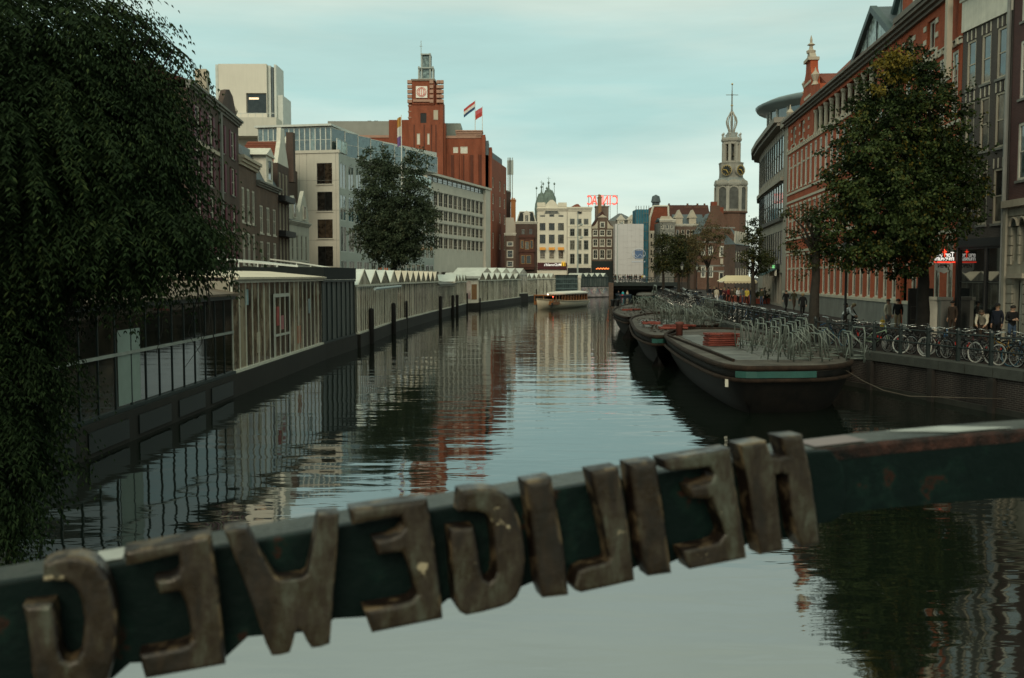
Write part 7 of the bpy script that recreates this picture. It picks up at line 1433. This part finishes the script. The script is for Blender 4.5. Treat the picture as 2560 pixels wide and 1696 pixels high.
# ================================================================== people
def body(pose):
    """skeleton -> one skinned figure 1.76 m tall; returns mesh with slots top, trousers, skin, shoes"""
    J = dict(pel=(0,0,.95), sp1=(0,.005,1.12), sp2=(0,.0,1.32), neck=(0,.0,1.49), nk2=(0,-.015,1.54), hd=(0,-.025,1.64), top=(0,-.015,1.725),
      shl=(-.17,0,1.43), ell=(-.22,.03,1.15), wrl=(-.22,-.05,.92), hal=(-.215,-.08,.83), shr=(.17,0,1.43), elr=(.22,.03,1.15), wrr=(.22,-.05,.92), har=(.215,-.08,.83),
      hpl=(-.09,0,.90), knl=(-.10,-.015,.50), anl=(-.10,.03,.09), tol=(-.11,-.12,.035), hpr=(.09,0,.90), knr=(.10,-.015,.50), anr=(.10,.03,.09), tor=(.11,-.12,.035))
    if pose == 'walk': J.update(knl=(-.09,-.18,.52), anl=(-.09,-.27,.10), tol=(-.09,-.42,.06), knr=(.09,.02,.50), anr=(.09,.32,.16), tor=(.09,.24,.04), ell=(-.23,.12,1.17), wrl=(-.21,.13,.95), hal=(-.20,.12,.86), elr=(.23,-.04,1.16), wrr=(.20,-.20,1.0), har=(.19,-.26,.93))
    if pose == 'phone': J.update(ell=(-.23,.02,1.16), wrl=(-.08,-.26,1.17), hal=(-.03,-.32,1.20), elr=(.23,.02,1.16), wrr=(.10,-.25,1.15), har=(.04,-.32,1.18), hd=(0,-.06,1.63), top=(0,-.065,1.715))
    if pose == 'lean': J.update(sp1=(0,-.10,1.10), sp2=(0,-.26,1.25), neck=(0,-.40,1.36), nk2=(0,-.45,1.39), hd=(0,-.53,1.43), top=(0,-.58,1.50), shl=(-.17,-.36,1.31), shr=(.17,-.36,1.31), ell=(-.21,-.42,1.05), elr=(.21,-.42,1.05), wrl=(-.16,-.58,.92), wrr=(.16,-.58,.92), hal=(-.13,-.64,.88), har=(.13,-.64,.88))
    if pose == 'sit': J.update(knl=(-.12,-.42,.93), anl=(-.11,-.42,.50), tol=(-.11,-.56,.45), knr=(.12,-.42,.93), anr=(.11,-.42,.50), tor=(.11,-.56,.45), wrl=(-.15,-.22,1.02), wrr=(.15,-.22,1.02), hal=(-.12,-.30,1.0), har=(.12,-.30,1.0))
    rad = dict(pel=.145, sp1=.135, sp2=.155, neck=.075, nk2=.055, hd=.098, top=.062, shl=.075, ell=.05, wrl=.034, hal=.04, shr=.075, elr=.05, wrr=.034, har=.04, hpl=.095, knl=.062, anl=.045, tol=.035, hpr=.095, knr=.062, anr=.045, tor=.035)
    E = [('pel','sp1'),('sp1','sp2'),('sp2','neck'),('neck','nk2'),('nk2','hd'),('hd','top'),('sp2','shl'),('shl','ell'),('ell','wrl'),('wrl','hal'),('sp2','shr'),('shr','elr'),('elr','wrr'),('wrr','har'),('pel','hpl'),('hpl','knl'),('knl','anl'),('anl','tol'),('pel','hpr'),('hpr','knr'),('knr','anr'),('anr','tor')]
    ks = list(J); me = bpy.data.meshes.new('body'); me.from_pydata([J[k] for k in ks], [(ks.index(a),ks.index(b_)) for a,b_ in E], []); ob = bpy.data.objects.new('body', me); C.objects.link(ob)
    ob.modifiers.new('skin','SKIN'); sub = ob.modifiers.new('sub','SUBSURF'); sub.levels = 2; sub.render_levels = 2
    if not me.skin_vertices: raise RuntimeError('no skin layer')
    for k, sv in zip(ks, me.skin_vertices[0].data):
        r_ = rad[k]; sv.radius = (r_, r_*(.78 if k in ('pel','sp1','sp2') else 1)); sv.use_root = (k == 'pel')
    dg = bpy.context.evaluated_depsgraph_get(); dg.update(); m2 = bpy.data.meshes.new_from_object(ob.evaluated_get(dg)); bpy.data.objects.remove(ob)
    seg = [(Vector(J[a]), Vector(J[b_]), b_) for a,b_ in E]
    def kind(p_):
        best = None
        for a, b_, n_ in seg:
            ab = b_-a; t_ = max(0,min(1,(p_-a).dot(ab)/ab.length_squared)); d = (p_-(a+ab*t_)).length-rad[n_]*.5
            if best is None or d < best[0]: best = (d, n_, t_)
        n_ = best[1]
        if n_ in ('nk2','hd','top','hal','har'): return 2
        if n_ in ('tol','tor'): return 3
        if n_ in ('hpl','hpr','knl','knr','anl','anr'): return 1
        return 1 if (p_.z < .93 and n_ == 'sp1') else 0
    # fingers: short bent chains rooted in each palm, joined into the same figure
    fv, ff = [], []
    for s, h_, w_ in ((-1,'hal','wrl'),(1,'har','wrr')):
        hp = Vector(J[h_]); dr = (hp-Vector(J[w_])).normalized(); sd = dr.cross(Vector((s,0,0))); sd = sd.normalized() if sd.length > 1e-3 else Vector((0,1,0))
        for k, ln in enumerate((.07,.08,.075,.06)):
            mb = MB(); a = hp+sd*(k-1.5)*.018; mb.tube([a,a+dr*ln*.6,a+dr*ln*.95+Vector((-s*.02,0,0))], [.010,.009,.007], 5); o_ = len(fv); fv += mb.v; ff += [tuple(i+o_ for i in f) for f in mb.f]
        mb = MB(); a = Vector(J[w_]).lerp(hp,.6); mb.tube([a,a+sd*.05+dr*.03,a+sd*.055+dr*.06], [.012,.010,.008], 5); o_ = len(fv); fv += mb.v; ff += [tuple(i+o_ for i in f) for f in mb.f]
    v0 = [tuple(v.co) for v in m2.vertices]; f0 = [tuple(p_.vertices) for p_ in m2.polygons]; ks_ = [kind(p_.center) for p_ in m2.polygons]; bpy.data.meshes.remove(m2)
    # nose and ears
    h = Vector(J['hd']); fw = Vector((0,-1,0)); ext = MB().loft([[(h.x-.012,h.y-.085,h.z-.03),(h.x+.012,h.y-.085,h.z-.03),(h.x,h.y-.085,h.z+.02)],[(h.x-.006,h.y-.112,h.z-.025),(h.x+.006,h.y-.112,h.z-.025),(h.x,h.y-.095,h.z+.01)]]); 
    for s in (-1,1): ext.lathe([(.006,-.03),(.018,0),(.006,.03)], 6, (h.x+s*.092,h.y+.01,h.z-.01))
    o_ = len(v0); v0 += fv; f0 += [tuple(i+o_ for i in f) for f in ff]; ks_ += [2]*len(ff); o_ = len(v0); v0 += ext.v; f0 += [tuple(i+o_ for i in f) for f in ext.f]; ks_ += [2]*len(ext.f)
    me = bpy.data.meshes.new('person'); me.from_pydata(v0, [], f0)
    for m in (DARK,DARK,DARK,DARK): me.materials.append(m)
    me.polygons.foreach_set('material_index', ks_); me.polygons.foreach_set('use_smooth', [True]*len(f0))
    hr = MB(); hv = []
    hr.loft([[(h.x+.103*w_*math.cos(2*pi*k/12), h.y+.012+.108*w_*math.sin(2*pi*k/12)+(.02 if z_ < .0 else 0), h.z+z_) for k in range(12)] for z_, w_ in ((.0,.97),(.03,1.03),(.07,.95),(.10,.72),(.118,.3))])
    hm = hr.mesh('hair', DARK, True); bk = MB().loft([[(h.x+.09*w_*math.cos(pi*k/8), h.y+.03+.085*w_*math.sin(pi*k/8), h.z+z_) for k in range(9)] for z_, w_ in ((-.08,.8),(-.02,1.0),(.04,1.05))])
    hb_ = MB(); hb_.add(hr.v, hr.f).add(bk.v, bk.f); return me, hb_.mesh('hair', DARK, True)
BOD = {p_: body(p_) for p_ in ('stand','walk','phone','lean','sit')}
CLO = dict(black=(.012,.012,.013), navy=(.015,.02,.035), olive=(.05,.05,.025), cream=(.42,.37,.28), white=(.58,.57,.54), jean=(.045,.075,.12), tan=(.26,.2,.12), brown=(.07,.045,.03), red=(.25,.03,.03), yellow=(.45,.33,.05), grey=(.14,.14,.135), cyan=(.03,.32,.36), dgreen=(.015,.03,.025), maroon=(.09,.02,.025))
SKIN = [M('skin_a', (.42,.25,.17), .6, .08, 9), M('skin_b', (.30,.17,.11), .6, .08, 9)]; HAIR = [M('hair_dark', (.02,.015,.01), .6), M('hair_brown', (.07,.045,.025), .6), M('hair_fair', (.22,.16,.08), .6)]
def person(label, x, y, face, pose, topc, legc, z=1.39, s=1.0, hair=0, group=None, sk=0):
    me, hm = BOD[pose]; o = put(me, 'person'); o.location = (x,y,z); o.rotation_euler = (0,0,face); o.scale = (s*R.uniform(.96,1.04),s,s); tag(o, label, 'person', group)
    for i, m in enumerate((M('cloth_'+topc, CLO[topc], .85, .15, 6), M('cloth_'+legc, CLO[legc], .85, .15, 6), SKIN[sk], M('shoe', (.02,.018,.016), .6))):
        o.material_slots[i].link = 'OBJECT'; o.material_slots[i].material = m
    h = put(hm, 'hair', o); h.material_slots[0].link = 'OBJECT'; h.material_slots[0].material = HAIR[hair]; return o
# bodies face -y (towards the camera) at rotation 0
PP = [(1966,80,'walk','black','black','person in black jacket walking towards the camera by the plinth',.2),(1986,82,'walk','olive','brown','person in olive jacket behind the one in black',.1),(2008,67,'walk','black','black','person in black hooded coat walking away',3.0),(2036,72,'stand','cream','brown','person in pale top and brown trousers behind the thin trunk',-.8),(2062,76,'phone','black','black','person in dark clothes looking at a phone by the brick wall',1.2),
 (2110,50,'lean','white','grey','person in white shirt bending over the bicycles',1.0),(2138,50.5,'lean','dgreen','black','person in dark green jacket leaning beside the white shirt',-1.3),(2222,50,'stand','cream','grey','person in cream jacket with a yellow bag',.5),(2247,50.5,'stand','black','tan','person in dark top and tan trousers beside the cream jacket',-.5),(2384,46.5,'stand','brown','brown','figure in long brown coat at the museum door',-1.0),
 (2462,40.5,'lean','cream','brown','person in cream jacket stooping over a bicycle',-.6),(2497,41,'stand','navy','black','person in cap and dark jacket looking down',-.9),(2534,39.5,'phone','black','jean','person in black jacket facing the canal holding a phone',.0)]
for i, (px, Y, po, tc_, lc, lab, fa) in enumerate(PP):
    b = XY(px,Y); o = person(lab, b[0], b[1], fa, po, tc_, lc, hair=i%3 if i%4 else 0, sk=i%2)
    if 'cap' in lab: MB().lathe([(.11,0),(.11,.05),(.07,.10),(.01,.12)], 12, (0,-.02,1.68)).box(-.07,.07,-.2,-.09,1.68,1.70).build('cap', M('cap_black', (.02,.02,.02), .8), o)
    if 'yellow bag' in lab: bg_ = MB().box(-.06,.06,-.16,.16,0,.34).tube([(0,-.1,.34),(0,-.06,.5),(0,.06,.5),(0,.1,.34)], .008, 4).build('shoulder_bag', M('bag_yellow', (.50,.30,.03), .7)); tag(bg_, 'yellow bag held by the person in the cream jacket', 'bag'); bg_.location = (b[0]-.3,b[1]-.1,1.75)
CR = [(1792,100,'cream','white'),(1803,102,'black','jean'),(1812,99,'maroon','black'),(1822,103,'red','black'),(1831,98,'brown','black'),(1846,97,'white','black'),(1857,101,'grey','jean'),(1868,96,'yellow','black'),(1878,99,'navy','jean'),(1905,95,'olive','jean'),(1912,100,'grey','black'),(1786,106,'black','black'),(1838,107,'tan','brown'),(1775,110,'navy','grey')]
for i, (px, Y, a, b_) in enumerate(CR):
    q = XY(px,Y); person('person in %s top and %s trousers, %s' % (a, b_.replace('jean','denim'), ['by the cream stall','near the parked bicycles','under the slim tree'][i%3]), q[0], q[1], R.uniform(-3,3), ['stand','walk','phone'][i%3], a, b_, hair=i%3, group='people around the stall')
for i in range(20):
    px = 1533+i*4.0+R.uniform(-1.5,1.5); q = XY(px,218.6+R.uniform(0,4)); a = R.choice(list(CLO)); person('%s person from the left in the far bridge crowd, in %s top' % (ordn(i+1), a), q[0], q[1], R.uniform(-3,3), ['stand','walk'][i%2], a, R.choice(['black','jean','grey']), zd, group='crowd on the far bridge', hair=i%3)
for i, (dx, c_) in enumerate(((.8,'navy'),(1.7,'cyan'),(2.6,'cream'))):
    q = XY(1537,205); person('passenger in %s sitting in the small open boat' % {'navy':'dark blue','cyan':'bright cyan','cream':'cream'}[c_], q[0]+dx, q[1]+.1, .3*i-.3, 'sit', c_, 'black', -.5, hair=i)
for i in range(5):
    f_ = 7+i*1.55; q = A_+d_.normalized()*f_; nv = Vector((-d_.y,d_.x,0)).normalized()*.5*(-1)**i; person('passenger in %s seated under the saloon boat roof' % ['navy','red','grey','white','black'][i], q.x+nv.x, q.y+nv.y, .5, 'sit', ['navy','red','grey','white','black'][i], 'black', -.25, .98, i%3, 'passengers in the saloon boat')
bpy.context.view_layer.update()
